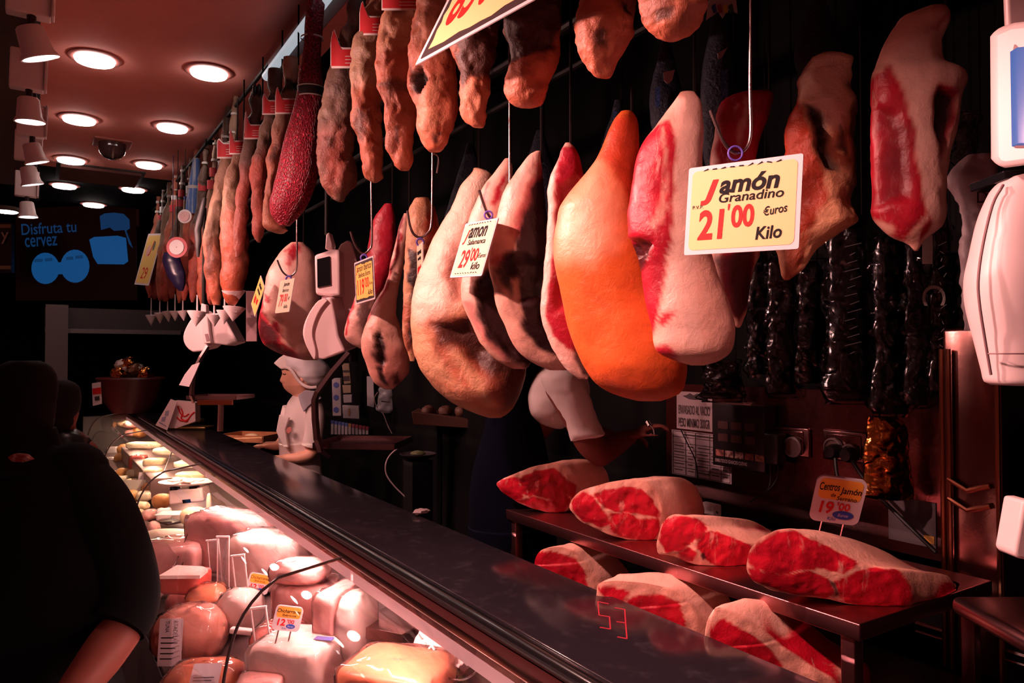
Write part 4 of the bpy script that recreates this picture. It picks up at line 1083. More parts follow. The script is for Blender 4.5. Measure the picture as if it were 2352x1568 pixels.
# right-hand scale, at the edge of the photo
d = 1.14
t = thing('hanging_scale', 'large pink-white hanging scale with a blue screen, cut off by the right edge', 'scale', P(2330, 880, d), 'hanging shop scales')
loft([(401, 2344, 2460), (408, 2318, 2490), (424, 2296, 2505), (445, 2283, 2515), (500, 2262, 2535), (580, 2245, 2548), (640, 2234, 2555), (700, 2237, 2555), (780, 2255, 2545), (850, 2271, 2532), (878, 2278, 2526), (884, 2290, 2515)], d + .03, thick=.62, tmax=.15, nseg=64, nrow=70, rough=0, power=.72).build('printer_body', m_scale, t, ang=50)
def on_body(x, y):
    rows = crom([(401, 2344, 2460), (408, 2318, 2490), (424, 2296, 2505), (445, 2283, 2515), (500, 2262, 2535), (580, 2245, 2548), (640, 2234, 2555), (700, 2237, 2555), (780, 2255, 2545), (850, 2271, 2532), (878, 2278, 2526), (884, 2290, 2515)], 70)
    q = rows[np.abs(rows[:, 0] - y).argmin()]
    w = (q[2] - q[1]) / 2; c = (q[1] + q[2]) / 2
    f = min(abs(x - c) / w, .999)
    sn = max(1 - f ** (1 / .72 * 2), 0) ** .5
    return P(x, y, d + .03 - min(w * (d + .03) / FPX * .62, .15) * sn ** .72 - .001)
sl = MB()
sl.tube([on_body(x, y) for x, y in arc([(2304, 425), (2280, 470), (2258, 560), (2247, 640), (2250, 700), (2264, 790), (2276, 860)], 24)], .0022, 8)
sl.tube([on_body(x, 812) for x in range(2270, 2440, 12)], .0012, 6)
sl.build('seam', m_scale_s, t)
TN = (-.00055, 2290)
hh = hull(t, 'display_head', [(2274, 84), (2284, 66), (2330, 52), (2500, 30), (2520, 360), (2310, 388), (2286, 384), (2276, 366)], d - .02, .14, m_scale, .014, (.095, .06), turn=TN)
hull(hh, 'screen', [(2336, 108), (2490, 92), (2500, 330), (2340, 330)], d - .028, .02, mat('screen_blue', (.04, .13, .42), .2, emit=((.06, .20, .60), .16)), .001, turn=TN)
hull(hh, 'screen_bezel', [(2330, 100), (2496, 84), (2506, 338), (2334, 338)], d - .024, .02, m_scale_s, .002, turn=TN)
hull(t, 'top_post', [(2306, -90), (2420, -90), (2424, 60), (2312, 66)], d + .02, .05, m_scale, .008, (.03, .02))
hull(t, 'dark_gap', [(2304, 392), (2480, 378), (2480, 412), (2310, 412)], d + .02, .09, m_screen, .002)
MB().tube([P(2370, -80, d + .05), np.array((*P(2370, -80, d + .05)[:2], RZ))], .010, 10).build('hanger_rod', m_rack, t)
hull(t, 'side_arm', [(2331, 1270), (2352, 1150), (2380, 1150), (2380, 1290), (2338, 1282)], d + .03, .05, m_scale, .006)
MB().tube([P(2372, 870, d + .06), P(2368, 1280, d + .06)], .010, 8).build('hanging_bar', m_arm, t)
tr_ = MB().box(P(2480, 1452, d - .02), (.24, .26, .030), np.array((RGT, FH, (0, 0, 1.0))) @ np.eye(3), bev=.012).build('tray', mat('tray_pinkish', (.36, .17, .18), .25, 1.0), t)
MB().tube([P(2368, 1270, d + .06), P(2390, 1440, d + .03)], .010, 8).build('tray_bar', m_arm, t)

# far scale
d = 4.75
t = thing('hanging_scale', 'small far hanging scale behind the white drip cones, with a paper strip hanging below', 'scale', P(480, 808, d), 'hanging shop scales')
hull(t, 'printer_drum', arc([(452, 716), (434, 738), (421, 765), (421, 785), (430, 800), (442, 809)], 14) + [(470, 806), (482, 796), (470, 730)], d, .14, m_scale, .01, (.03, .02))
hull(t, 'front_panel', [(458, 716), (476, 722), (480, 760), (484, 788), (468, 789), (462, 760)], d - .03, .12, m_scale, .006)
hull(t, 'small_screen', [(470, 767), (477, 766), (481, 782), (474, 784)], d - .034, .02, m_scale_s, .001)
hull(t, 'rear_housing', [(478, 722), (512, 722), (546, 785), (520, 793), (484, 788)], d + .01, .16, m_scale, .01)
hull(t, 'upper_neck', [(462, 696), (473, 700), (474, 722), (460, 722)], d - .02, .05, m_scale, .004)
MB().tube([P(468, 700, d + .01), np.array((*P(468, 700, d + .01)[:2], RZ))], .012, 10).build('hanger_rod', m_rack, t)
mb = MB()
pts = [P(477, 796, d - .02), P(462, 820, d - .04), P(452, 840, d - .05), P(444, 862, d - .05), P(440, 905, d - .05), P(446, 920, d - .02)]
for k in range(len(pts) - 1):
    a, b = pts[k], pts[k + 1]; v = b - a; L = np.linalg.norm(v); v /= L
    side = np.cross(v, FH); side /= np.linalg.norm(side)
    mb.box((a + b) / 2, (.014, .045, L + .005), np.array((side, np.cross(v, side), v)))
mb.build('bent_arm', m_arm, t)
tray(t, P(508, 914, d + .08), .33, .26, m_arm, axes(-YAW - .1))
MB().box(P(494, 924, d - .1), (.22, .02, .03), np.array((RGT, FH, (0, 0, 1.0)))).build('tray_edge', mat('tray_orange', (.40, .10, .05), .3, 1), t)
hull(t, 'paper_strip', [(441, 838), (459, 832), (448, 858), (434, 888), (411, 884), (424, 860)], d - .08, .004, m_card, 0)
MB().tube([P(508, 925, d + .3), P(506, 990, d + .3)], .02, 8).build('tray_post', mat('post_brown', (.18, .07, .06), .4), t)
# frosted strip hanging left of the rounded ham
o = hull(None, 'plastic_strip', [(565, 668), (590, 668), (590, 784), (565, 784)], 4.1, .012, mat('frosted_strip', (.34, .19, .20), .4), .002)
tag(o, 'frosted plastic strip hanging beside the tipped yellow price card', 'strip')
# ================================================================ meat riser on the bench
ZR = PX(1153, 1166, 1.34)[2]
ya, yb = PX(1153, 1166, 1.34)[1], PX(1975, 1452, 1.34)[1]
XR0, XR1 = 1.34, 1.86
ZB = .92
m_ris = mat('riser_steel', (.42, .16, .17), .3, 1.0, bmp=(60, .05))
rs = thing('meat_riser', 'reddish steel table-top riser carrying four cut hams', 'riser', ((XR0 + XR1) / 2, (ya + yb) / 2, ZB))
MB().box(((XR0 + XR1) / 2, (ya + yb) / 2, ZR - .017), (XR1 - XR0, ya - yb, .034), bev=.003).build('top', m_ris, rs)
for X in (XR0 + .028, XR1 - .03):
    for Y in (ya - .05, yb + .035):
        MB().box((X, Y, (ZR - .034 + ZB) / 2), (.03, .03, ZR - .034 - ZB), bev=.002).build('leg', m_ris, rs)

M_CUT = meat('cut_ham', (.84, .38, .29), (.60, .008, .026), (.05, .004, .008), (.88, .48, .39), .3, .45, .3, 55)
def cut_ham(label, outline, d, length, lean, extra=(), taper=.45, drop=0, m=None, group='cut hams on the steel riser', dirn=(1.0, 0, 0), seed=0, name='cut_ham', zmin=None, na=96, bulge=.012):
    """ham half: a flat cut face with muscles and seams, the fat-covered body running back from it"""
    O = np.array(outline + [outline[0]], float)
    L = np.concatenate(([0], np.cumsum(np.hypot(*np.diff(O, axis=0).T)))); L /= L[-1]
    o = np.column_stack([np.interp(np.linspace(0, 1, na, endpoint=False), L, O[:, k]) for k in (0, 1)])
    o = (o + np.roll(o, 1, 0) + np.roll(o, -1, 0)) / 3
    c = o.mean(0)
    V, T, PXY = [], [], []
    nr = 26
    for k in range(nr):
        s = (k + .3) / (nr - .7) if k else .01
        s = s ** .85
        for q in c + (o - c) * s:
            V.append(P(q[0], q[1], d) - FH * bulge * (1 - s ** 4)); PXY.append(q)
    dv = np.asarray(dirn, float); dv /= np.linalg.norm(dv)
    C3 = P(*c, d)
    nb = 26
    E = np.array([P(*q, d) for q in o])
    for k in range(1, nb + 1):
        f = k / nb
        s = (1 - f ** 2.6) ** .5 if f < 1 else .02
        s = taper * s + (1 - taper) * max(1 - f ** 6, .02)
        sw = 1 + .05 * math.sin(f * PI)
        for q in E:
            V.append(C3 + dv * length * f + (q - C3) * s * sw + np.array((0, 0, -drop * f))); PXY.append((-9999, -9999))
    V = np.array(V); PXY = np.array(PXY)
    nn = fbm(V * 12, 3, seed)
    V[nr * na:] += (V[nr * na:] - (C3 + dv * length * .5)) * (.05 * nn[nr * na:])[:, None]
    V[:nr * na] += -FH * (.003 * fbm(V[:nr * na] * 45, 3, seed + 2))[:, None]
    if zmin is not None: V[:, 2] = np.maximum(V[:, 2], zmin + .001)
    tone = np.zeros((len(V), 3))
    face = PXY[:, 0] > -9000
    wx = PXY[:, 0] + 3 * fbm(V * 60, 3, seed + 5); wy = PXY[:, 1] + 3 * fbm(V * 60 + 30, 3, seed + 6)
    for pol in lean:
        tone[:, 0] = np.maximum(tone[:, 0], np.where(face, sstep(poly_sd(wx, wy, pol), -7, -3), 0))
    for g in extra:
        k = np.where(face, sstep(poly_sd(wx, wy, g[1]), -g[2], g[2]), 0) * (g[3] if len(g) > 3 else 1)
        if g[0] < 0: tone *= (1 - k)[:, None]
        else: tone[:, g[0]] = np.maximum(tone[:, g[0]], k)
    # fat side: a dark muscle patch low on the flank
    side = ~face
    nz = fbm(V * 9 + 3, 2, seed + 8)
    hz = (V[:, 2] - V[:, 2].min()) / (np.ptp(V[:, 2]) + 1e-6)
    tone[:, 0] = np.maximum(tone[:, 0], np.where(side, sstep(nz - hz * 1.6, -.55, -.25), 0))
    tone[:, 2] = np.maximum(tone[:, 2], np.where(side, .6 * sstep(hz, .4, .8), 0))
    N = nr + nb
    F = [(i * na + k, i * na + (k + 1) % na, (i + 1) * na + (k + 1) % na, (i + 1) * na + k) for i in range(N - 1) for k in range(na)]
    F += [tuple(range(na - 1, -1, -1)), tuple(range((N - 1) * na, N * na))]
    mb = MB(); mb.add(V, F, tone)
    return one(name, mb, m or M_CUT, label, 'meat', group, ang=50)
def riser_d(x, y): # depth at which a pixel meets the riser top
    q = PZ(x, y, ZR); return float((q - CAM) @ FWD)
cut_ham('cut ham at the far left end of the steel riser', [(1138, 1110), (1156, 1098), (1190, 1084), (1227, 1070), (1272, 1062), (1294, 1068), (1314, 1090), (1322, 1110), (1320, 1135), (1308, 1165), (1292, 1182), (1262, 1177), (1222, 1167), (1190, 1154), (1153, 1130)],
        riser_d(1262, 1177), .24, [[(1143, 1108), (1170, 1100), (1194, 1102), (1206, 1116), (1218, 1133), (1198, 1130), (1190, 1148), (1160, 1130)],
        [(1202, 1102), (1213, 1092), (1226, 1084), (1272, 1079), (1282, 1091), (1297, 1101), (1303, 1120), (1297, 1137), (1287, 1146), (1266, 1143), (1242, 1134), (1226, 1130), (1212, 1118)],
        [(1198, 1151), (1225, 1141), (1255, 1152), (1285, 1152), (1300, 1142), (1305, 1150), (1291, 1176), (1262, 1172), (1225, 1163)], [(1307, 1108), (1318, 1114), (1316, 1140), (1307, 1134)]], seed=1, zmin=ZR)
cut_ham('second cut ham from the left on the steel riser, with a rounded fat back', [(1306, 1166), (1313, 1146), (1334, 1126), (1398, 1107), (1441, 1100), (1482, 1103), (1505, 1125), (1520, 1160), (1527, 1190), (1522, 1215), (1510, 1240), (1494, 1247), (1446, 1240), (1403, 1229), (1366, 1213), (1330, 1195)],
        riser_d(1446, 1240), .26, [[(1316, 1165), (1320, 1147), (1340, 1134), (1360, 1142), (1373, 1165), (1388, 1180), (1396, 1200), (1380, 1207), (1340, 1191)],
        [(1370, 1136), (1392, 1126), (1458, 1121), (1477, 1133), (1498, 1153), (1511, 1183), (1490, 1178), (1450, 1169), (1412, 1167), (1386, 1158)],
        [(1402, 1180), (1440, 1178), (1468, 1194), (1508, 1193), (1513, 1215), (1496, 1240), (1446, 1232), (1406, 1219)]], seed=2, zmin=ZR)
cut_ham('third cut ham from the left on the steel riser, ragged at the bottom', [(1510, 1272), (1507, 1249), (1518, 1206), (1534, 1186), (1552, 1180), (1590, 1184), (1622, 1208), (1654, 1219), (1686, 1234), (1723, 1250), (1725, 1268), (1712, 1303), (1686, 1320), (1654, 1308), (1622, 1302), (1579, 1291), (1547, 1276)],
        riser_d(1600, 1298), .33, [[(1526, 1198), (1556, 1187), (1598, 1195), (1618, 1212), (1608, 1229), (1588, 1238), (1560, 1260), (1530, 1264), (1518, 1240)],
        [(1602, 1250), (1622, 1224), (1650, 1226), (1690, 1241), (1721, 1256), (1711, 1300), (1690, 1312), (1652, 1299), (1617, 1274)], [(1560, 1270), (1580, 1258), (1591, 1266), (1587, 1285), (1565, 1284)]],
        [(1, [(1606, 1272), (1614, 1268), (1620, 1278), (1610, 1284)], 3)], seed=3, zmin=ZR, taper=.3, drop=.05)
cut_ham('biggest cut ham, at the near right end of the steel riser, under the Centros card', [(1713, 1307), (1720, 1265), (1739, 1238), (1781, 1217), (1813, 1212), (1866, 1232), (1920, 1262), (1962, 1284), (2005, 1299), (2058, 1306), (2085, 1334), (2098, 1371), (2085, 1398), (2063, 1406), (2005, 1399), (1952, 1388), (1888, 1372), (1818, 1366), (1765, 1350), (1728, 1334)],
        riser_d(1960, 1390) + .0, .36, [[(1724, 1272), (1745, 1247), (1790, 1224), (1820, 1221), (1862, 1240), (1920, 1269), (1958, 1290), (1928, 1308), (1880, 1298), (1830, 1303), (1800, 1312), (1760, 1307), (1724, 1299)],
        [(1722, 1308), (1760, 1317), (1810, 1320), (1850, 1311), (1893, 1329), (1906, 1360), (1898, 1368), (1820, 1360), (1770, 1345), (1730, 1330)],
        [(1915, 1335), (1960, 1311), (2010, 1306), (2058, 1313), (2086, 1345), (2092, 1372), (2078, 1400), (2000, 1392), (1940, 1376), (1924, 1355)]],
        [(1, [(1898, 1330), (1912, 1336), (1924, 1368), (1914, 1370)], 3, .9)], seed=4, zmin=ZR, taper=.7, drop=.075, na=120)
# lower cut hams standing on the bench
lo = 'cut hams on the bench under the riser'
cut_ham('cut ham farthest left on the bench under the riser, rising over the dark counter', [(1228, 1285), (1236, 1268), (1250, 1258), (1290, 1256), (1318, 1264), (1340, 1290), (1372, 1330), (1390, 1400), (1380, 1470), (1240, 1470), (1226, 1340)], 2.16, .22,
        [[(1229, 1285), (1240, 1270), (1262, 1270), (1290, 1276), (1318, 1282), (1335, 1310), (1346, 1340), (1340, 1420), (1240, 1420)]], seed=5, group=lo, zmin=ZB, dirn=(1, .1, 0))
cut_ham('middle cut ham on the bench under the riser, with a broad pale fat top', [(1372, 1337), (1420, 1333), (1480, 1338), (1540, 1352), (1580, 1380), (1614, 1430), (1630, 1520), (1600, 1620), (1380, 1600), (1364, 1450)], 1.80, .22,
        [[(1440, 1380), (1480, 1366), (1520, 1368), (1552, 1384), (1570, 1425), (1575, 1520), (1430, 1520)], [(1378, 1352), (1410, 1350), (1440, 1362), (1425, 1380), (1390, 1366)]], seed=6, group=lo, zmin=ZB)
cut_ham('nearest cut ham on the bench under the riser, long red face, pale rim', [(1622, 1432), (1632, 1408), (1656, 1400), (1700, 1412), (1740, 1438), (1790, 1483), (1850, 1523), (1915, 1562), (1930, 1660), (1900, 1760), (1640, 1700), (1618, 1540)], 1.56, .22,
        [[(1632, 1446), (1648, 1426), (1668, 1428), (1720, 1456), (1770, 1500), (1792, 1526), (1780, 1600), (1640, 1560)]], seed=7, group=lo, zmin=ZB)

# ---------------- Centros card
m_orange_p = mat('panel_orange', (.86, .36, .04), .4)
def deli_card(label, c, r, u, d, dr, title, sub, price, cents, legs, nm='deli_price_card'):
    t, w, h = card(label, c, r, u, d, dr, panel=m_card, name=nm, rounded=min(np.hypot(*r), np.hypot(*u)) * d / FPX * .16, thick=.006)
    pts = rrect(w * .86, h * .44, h * .10)
    MB().prism([(x, y + h * .24) for x, y in pts], .0004, (0, 0, .0003), I3).build('orange_panel', m_orange_p, t, smooth=False, local=True)
    if not title:
        strokes(t, w, h, [(.18, .66, .6, .16)], 'dark_smudge', m_torn, 5)
        strokes(t, w, h, [(.2, .22, .22, .24), (.5, .28, .22, .18)], 'red_price', m_red, 6)
    else: write(t, w, h, title + sub)
    if title: write(t, w, h, [(price, .16, .20, .28, .27, .05, .03), (cents, .50, .30, .26, .17, 0, .02)], 'red_price', m_red)
    if not title: e = None
    else:
     e = MB().lathe([(.001, 0), (h * .15, 0), (h * .15, .0006), (.001, .0008)], (w * .16, -h * .30, .0006), n=28, sx=1.25, sy=.62).build('blue_oval', m_blue, t, local=True)
    if e: write(e, w, h, [('Euros', .56, .165, .20, .065, .1, .004)], 'oval_lettering', m_card)
    if e: write(t, w, h, [('Kilo', .36, .06, .17, .075, .1, .006)], 'kilo_lettering', m_blue)
    fr = [(math.cos(a) * w / 2 * .98, math.sin(a) * h / 2 * .98) for a in np.linspace(0, 2 * PI, 4)]
    for s, L in zip((-.22, .22), legs):
        MB().tube([(s * w, -h * .49, -.003), (s * w * 1.05, -h * .49 - L, -.003)], .0025, 8).build('stand_leg', m_wire, t, local=True)
    MB().box((0, -h * .49 - max(legs), -.003), (w * .7, .03, .006)).build('stand_foot', m_wire, t, local=True)
    return t
dC = float((PX(1924, 1149, 1.62) - CAM) @ FWD)
deli_card('rounded white card reading Centros de Jamón de Serrano 19\'00, behind the biggest cut ham', (1925, 1150), (114, 15), (6, -104), dC, -.02,
          [('Centros', .08, .70, .40, .17, .1, .014, .05), ('Jamón', .50, .63, .42, .18, .1, .014)], [('de', .33, .58, .10, .08, .1, .008), ('Serrano', .46, .52, .40, .09, .1, .01)], '19', "'00", [(P(1924, 1202, dC)[2] - ZR) * .97] * 2)

# ================================================================ back wall behind the riser
XW = 2.235
def wall_box(name, tl, br, th, m, parent=None, X=XW, bev=0):
    a, b = PX(*tl, X), PX(*br, X)
    return MB().box((X + th / 2 - .0, (a[1] + b[1]) / 2, (a[2] + b[2]) / 2), (th, abs(a[1] - b[1]), abs(a[2] - b[2])), bev=bev).build(name, m, parent), a, b
def wall_text(t, X, tl, br, items, m, name='lettering'):
    """lettering on a wall facing -X; items in fractions of the box between two pixels"""
    a, b = PX(*tl, X), PX(*br, X)
    w, h = abs(a[1] - b[1]), abs(a[2] - b[2])
    o = np.array((X, a[1], b[2]))
    mb = MB()
    for it in items:
        V, F = letters(it[0], it[3] * w, it[4] * h, (it[1] * w, it[2] * h), 0, it[5] if len(it) > 5 else 0, depth=.0012)
        W3 = np.column_stack((-V[:, 2], -V[:, 0], V[:, 1])) + o
        mb.add(W3, F)
    return mb.build(name, m, t, smooth=False)
m_pst = mat('paper_grey', (.42, .30, .32), .6)
m_pst2 = mat('paper_sheet', (.46, .36, .40), .6)
m_txt = mat('print_dark', (.05, .03, .035), .6)
def wall_thing(name, label, cat, tl, br, th, m, X=XW, bev=0, part='sheet'):
    a, b = PX(*tl, X), PX(*br, X)
    t = thing(name, label, cat, (X, (a[1] + b[1]) / 2, b[2]))
    wall_box(part, tl, br, th, m, t, X, bev)
    return t
SX = 2.19
panel, a, b = wall_box('steel_splashback', (1530, 880), (2165, 1290), .05, mat('splash_steel', (.26, .10, .10), .20, 1.0, bmp=(10, .16)), X=SX)
tag(panel, 'reddish steel wall panel with the sockets and posters behind the riser', 'wall panel')
t = wall_thing('vacuum_packing_notice', 'grey notice reading ENVASADO AL VACIO PESO MINIMO 300GR under a dark bull emblem', 'notice', (1554, 898), (1636, 992), .002, m_pst, X=SX - .004)
wall_text(t, SX - .005, (1554, 898), (1636, 992), [('ENVASADO AL VACIO', .06, .40, .88, .24, .012), ('PESO MINIMO 300GR', .06, .06, .88, .24, .012)], m_txt)
e0 = PX(1594, 910, SX - .005)
mb = MB()
for dy, s in ((0, 1.0),):
    mb.prism([(-.06, .0), (-.035, .004), (-.02, .012), (0, .004), (.02, .012), (.035, .004), (.06, 0), (.03, -.010), (0, -.012), (-.03, -.010)], .001, e0 + np.array((-.002, 0, 0)), np.array(((0, -1.0, 0), (0, 0, 1.0), (-1.0, 0, 0))))
mb.build('bull_emblem', m_txt, t)
t = wall_thing('ruled_sheet', 'pale printed table sheet pinned left of the black catalogue box', 'notice', (1543, 986), (1680, 1112), .002, m_pst2, X=SX - .004)
mb = MB()
tl, br = (1543, 986), (1680, 1112)
a, b = PX(*tl, SX - .005), PX(*br, SX - .005)
w, h = a[1] - b[1], a[2] - b[2]
for q in (.02, .14, .28, .42, .55, .68, .82, .98): mb.box((SX - .0055, (a[1] + b[1]) / 2, a[2] - h * q), (.001, w * .96, .0018))
for q in (.02, .25, .42, .66, .84, .98): mb.box((SX - .0055, a[1] - w * q, (a[2] + b[2]) / 2), (.001, .0018, h * .96))
mb.build('ruled_lines', m_txt, t, smooth=False)
mb = MB()
for y, hh_, cells in ((.92, .03, ((.22, .62),)), (.66, .02, ((.05, .16), (.28, .1), (.46, .2), (.70, .12))), (.52, .02, ((.04, .18), (.29, .08), (.45, .18), (.69, .12))), (.39, .02, ((.04, .18), (.29, .08), (.45, .20), (.69, .12))), (.26, .02, ((.04, .18), (.29, .08), (.45, .18), (.69, .12), (.87, .07))), (.12, .02, ((.05, .14), (.29, .1), (.45, .2), (.69, .12), (.87, .07)))):
    for x, wd in cells:
        mb.box((SX - .0056, a[1] - w * (x + wd / 2), b[2] + h * y), (.001, w * wd, h * hh_))
mb.build('fine_print', m_txt, t, smooth=False)
t = wall_thing('catalogue_box', 'black catalogue box reading EMBUTIDOS IGNACIO CUEVAS with a strip of food photos', 'box', (1636, 925), (1757, 1086), .06, mat('box_black', (.012, .009, .010), .3), X=SX - .065, part='box', bev=.003)
tl, br = (1636, 925), (1757, 1086)
wall_text(t, SX - .0655, tl, br, [('EMBUTIDOS IGNACIO CUEVAS', .06, .06, .62, .055, .004)], m_pst)
a, b = PX(*tl, SX - .066), PX(*br, SX - .066)
w, h = a[1] - b[1], a[2] - b[2]
for k in range(5):
    MB().box((SX - .067, a[1] - w * (.08 + .19 * k + .07), b[2] + h * .21), (.002, w * .16, h * .10)).build('food_photo', mat('photo_%s' % 'abcde'[k], [(.35, .12, .10), (.40, .25, .22), (.45, .28, .26), (.25, .07, .06), (.38, .18, .12)][k], .4, var=(60, (.10, .03, .03), .4, .6)), t)
for r_ in range(2):
    for k in range(3):
        MB().box((SX - .067, a[1] - w * (.22 + .26 * k), b[2] + h * (.46 + .2 * r_)), (.002, w * .2, h * .12)).build('dim_photo', mat('photo_dim', (.05, .018, .018), .4), t)
# socket plates
m_plate = mat('socket_plate', (.40, .22, .22), .2, 1.0)
m_sock = mat('socket_grey', (.20, .14, .14), .4)
m_plug = mat('plug_black', (.012, .010, .011), .4)
def sock(label, tl, br, discs):
    t = wall_thing('wall_socket', label, 'socket', tl, br, .012, m_plate, X=SX - .014, part='plate', bev=.005)
    a, b = PX(*tl, SX - .014), PX(*br, SX - .014)
    c = (a + b) / 2; w, h = a[1] - b[1], a[2] - b[2]
    MB().box((SX - .014, c[1], c[2]), (.008, w * .80, h * .78), bev=.004).build('recess', mat('socket_recess', (.30, .14, .14), .18, 1.0), t)
    for x, y, r in discs:
        q = PX(x, y, SX - .022)
        R = r * np.linalg.norm(q - CAM) / FPX * .95
        A = np.array(((0, -1.0, 0), (0, 0, 1.0), (-1.0, 0, 0)))
        MB().lathe([(.001, 0), (R, 0), (R, .012), (R * .82, .014), (R * .8, .006), (.001, .005)], q, A, n=28).build('socket_face', m_sock, t)
    return t
sock('square steel socket plate with an empty round socket and a black charger', (1750, 974), (1858, 1052), [(1824, 1026, 23), (1782, 1020, 23)])
sock('square steel socket plate with two round plugs, left of the gold foil bag', (1889, 985), (1990, 1066), [(1916, 1028, 22), (1955, 1040, 20)])
q = PX(1780, 1030, SX - .05)
t = thing('charger', 'black box charger plugged into the left socket plate, with two thin cables', 'charger', q)
MB().box(q, (.05, .06, .11), bev=.008).build('body', m_plug, t)
for k in (0, 1):
    MB().tube(crom([(0, *PX(1768 + 18 * k, 1062, SX - .05)), (1, *PX(1770 + 16 * k, 1095, SX - .05)), (2, *PX(1764 + 3 * k, 1124, SX - .06)), (3, *PX(1742, 1140, SX - .06)), (4, *PX(1722, 1152, SX - .06))], 20)[:, 1:], .0022, 6).build('cable', m_plug, t)
for x, y, lab, pts in ((1917, 1036, 'round black plug in the right socket plate, its grey cable hanging straight down', [(1918, 1050), (1920, 1075), (1924, 1100), (1926, 1130)]),
                       (1953, 1044, 'black plug with a thick cable slanting down behind the Centros card', [(1953, 1050), (1975, 1085), (2010, 1130), (2070, 1190), (2150, 1268)])):
    q = PX(x, y, SX - .05)
    t = thing('power_plug', lab, 'plug', q)
    A = np.array(((0, -1.0, 0), (0, 0, 1.0), (-1.0, 0, 0)))
    MB().lathe([(.022, -.02), (.024, .01), (.018, .03), (.001, .032)], q, A, n=18).build('plug_body', m_plug, t)
    MB().tube(crom([(k, *PX(*p, SX - .06 - .01 * k)) for k, p in enumerate(pts)], 24)[:, 1:], .006, 8).build('cable', m_plug, t)
tb = MB().tube(crom([(0, *PX(1563, 985, SX - .02)), (1, *PX(1580, 1020, SX - .02)), (2, *PX(1598, 1060, SX - .02)), (3, *PX(1604, 1112, SX - .02))], 20)[:, 1:], .0025, 6)
one('thin_cable', tb, m_plug, 'thin black cable hanging across the pale printed table sheet', 'cable')
q = P(1629, 1170, 2.62)
t = thing('small_white_box', 'small white plastic box on the bench behind the second cut ham', 'box', q)
MB().box(q, (.05, .075, .045), bev=.008).build('body', mat('box_pale', (.60, .48, .48), .5), t)
MB().tube([q + RGT * .0 + np.array((0, 0, .02)), P(1648, 1178, 2.58)], .003, 6).build('cord', m_plug, t)
MB().box((q[0], q[1], (q[2] - .022 + ZB) / 2), (.03, .03, q[2] - .022 - ZB)).build('stand', m_plug, t)
# printed sheet low on the panel, steel pipe housing, water pipes
t = wall_thing('wall_sheet', 'dim printed sheet with a small yellow label, low on the steel panel', 'notice', (2040, 1138), (2150, 1260), .002, mat('sheet_dim', (.10, .07, .08), .6), X=SX - .004)
wall_box('yellow_label', (2122, 1228), (2146, 1250), .002, mat('label_amber', (.55, .25, .03), .5), t, X=SX - .007)
t = thing('steel_column', 'dark glossy steel column with glowing edges behind the right-hand scale', 'column', (2.1, PX(2230, 1100, 1.95)[1], .12))
m_colm = mat('column_steel', (.22, .10, .09), .2, 1.0, bmp=(8, .12))
c0 = PX(2160, 1100, 1.93); c1 = PX(2296, 1100, 1.93)
MB().box((2.07, (c0[1] + c1[1]) / 2, .95), (.26, c0[1] - c1[1], 1.65), bev=.012).build('body', m_colm, t)
for x in (2164, 2180, 2292):
    q = PX(x, 1100, 1.925)
    MB().tube([(1.928, q[1], .15), (1.928, q[1], 1.72)], .006, 8).build('edge_trim', mat('trim_copper', (.50, .20, .12), .22, 1.0), t)  # copper tubes stand for orange highlights along the column edges
for y in (1115, 1160):
    q = PX(2222, y, 1.925)
    MB().tube([(1.928, c0[1] - .02, q[2] + .01), (1.926, q[1], q[2] - .012), (1.928, c1[1] + .02, q[2] + .006)], .007, 8).build('bent_strip', mat('trim_copper', (.50, .20, .12), .22, 1.0), t)  # tubes stand for the bent highlight across the steel
for k, (y0_, lab) in enumerate(((1430, 'upper pale pipe behind the riser leg at the lower right'), (1449, 'lower thin chrome pipe behind the riser leg at the lower right'))):
    a = PX(2105, y0_, 1.95); b = a + np.array((0, -.9, -.004))
    one('pipe', MB().tube([a, b], (.008, .005)[k], 8), m_steel, lab, 'pipe')

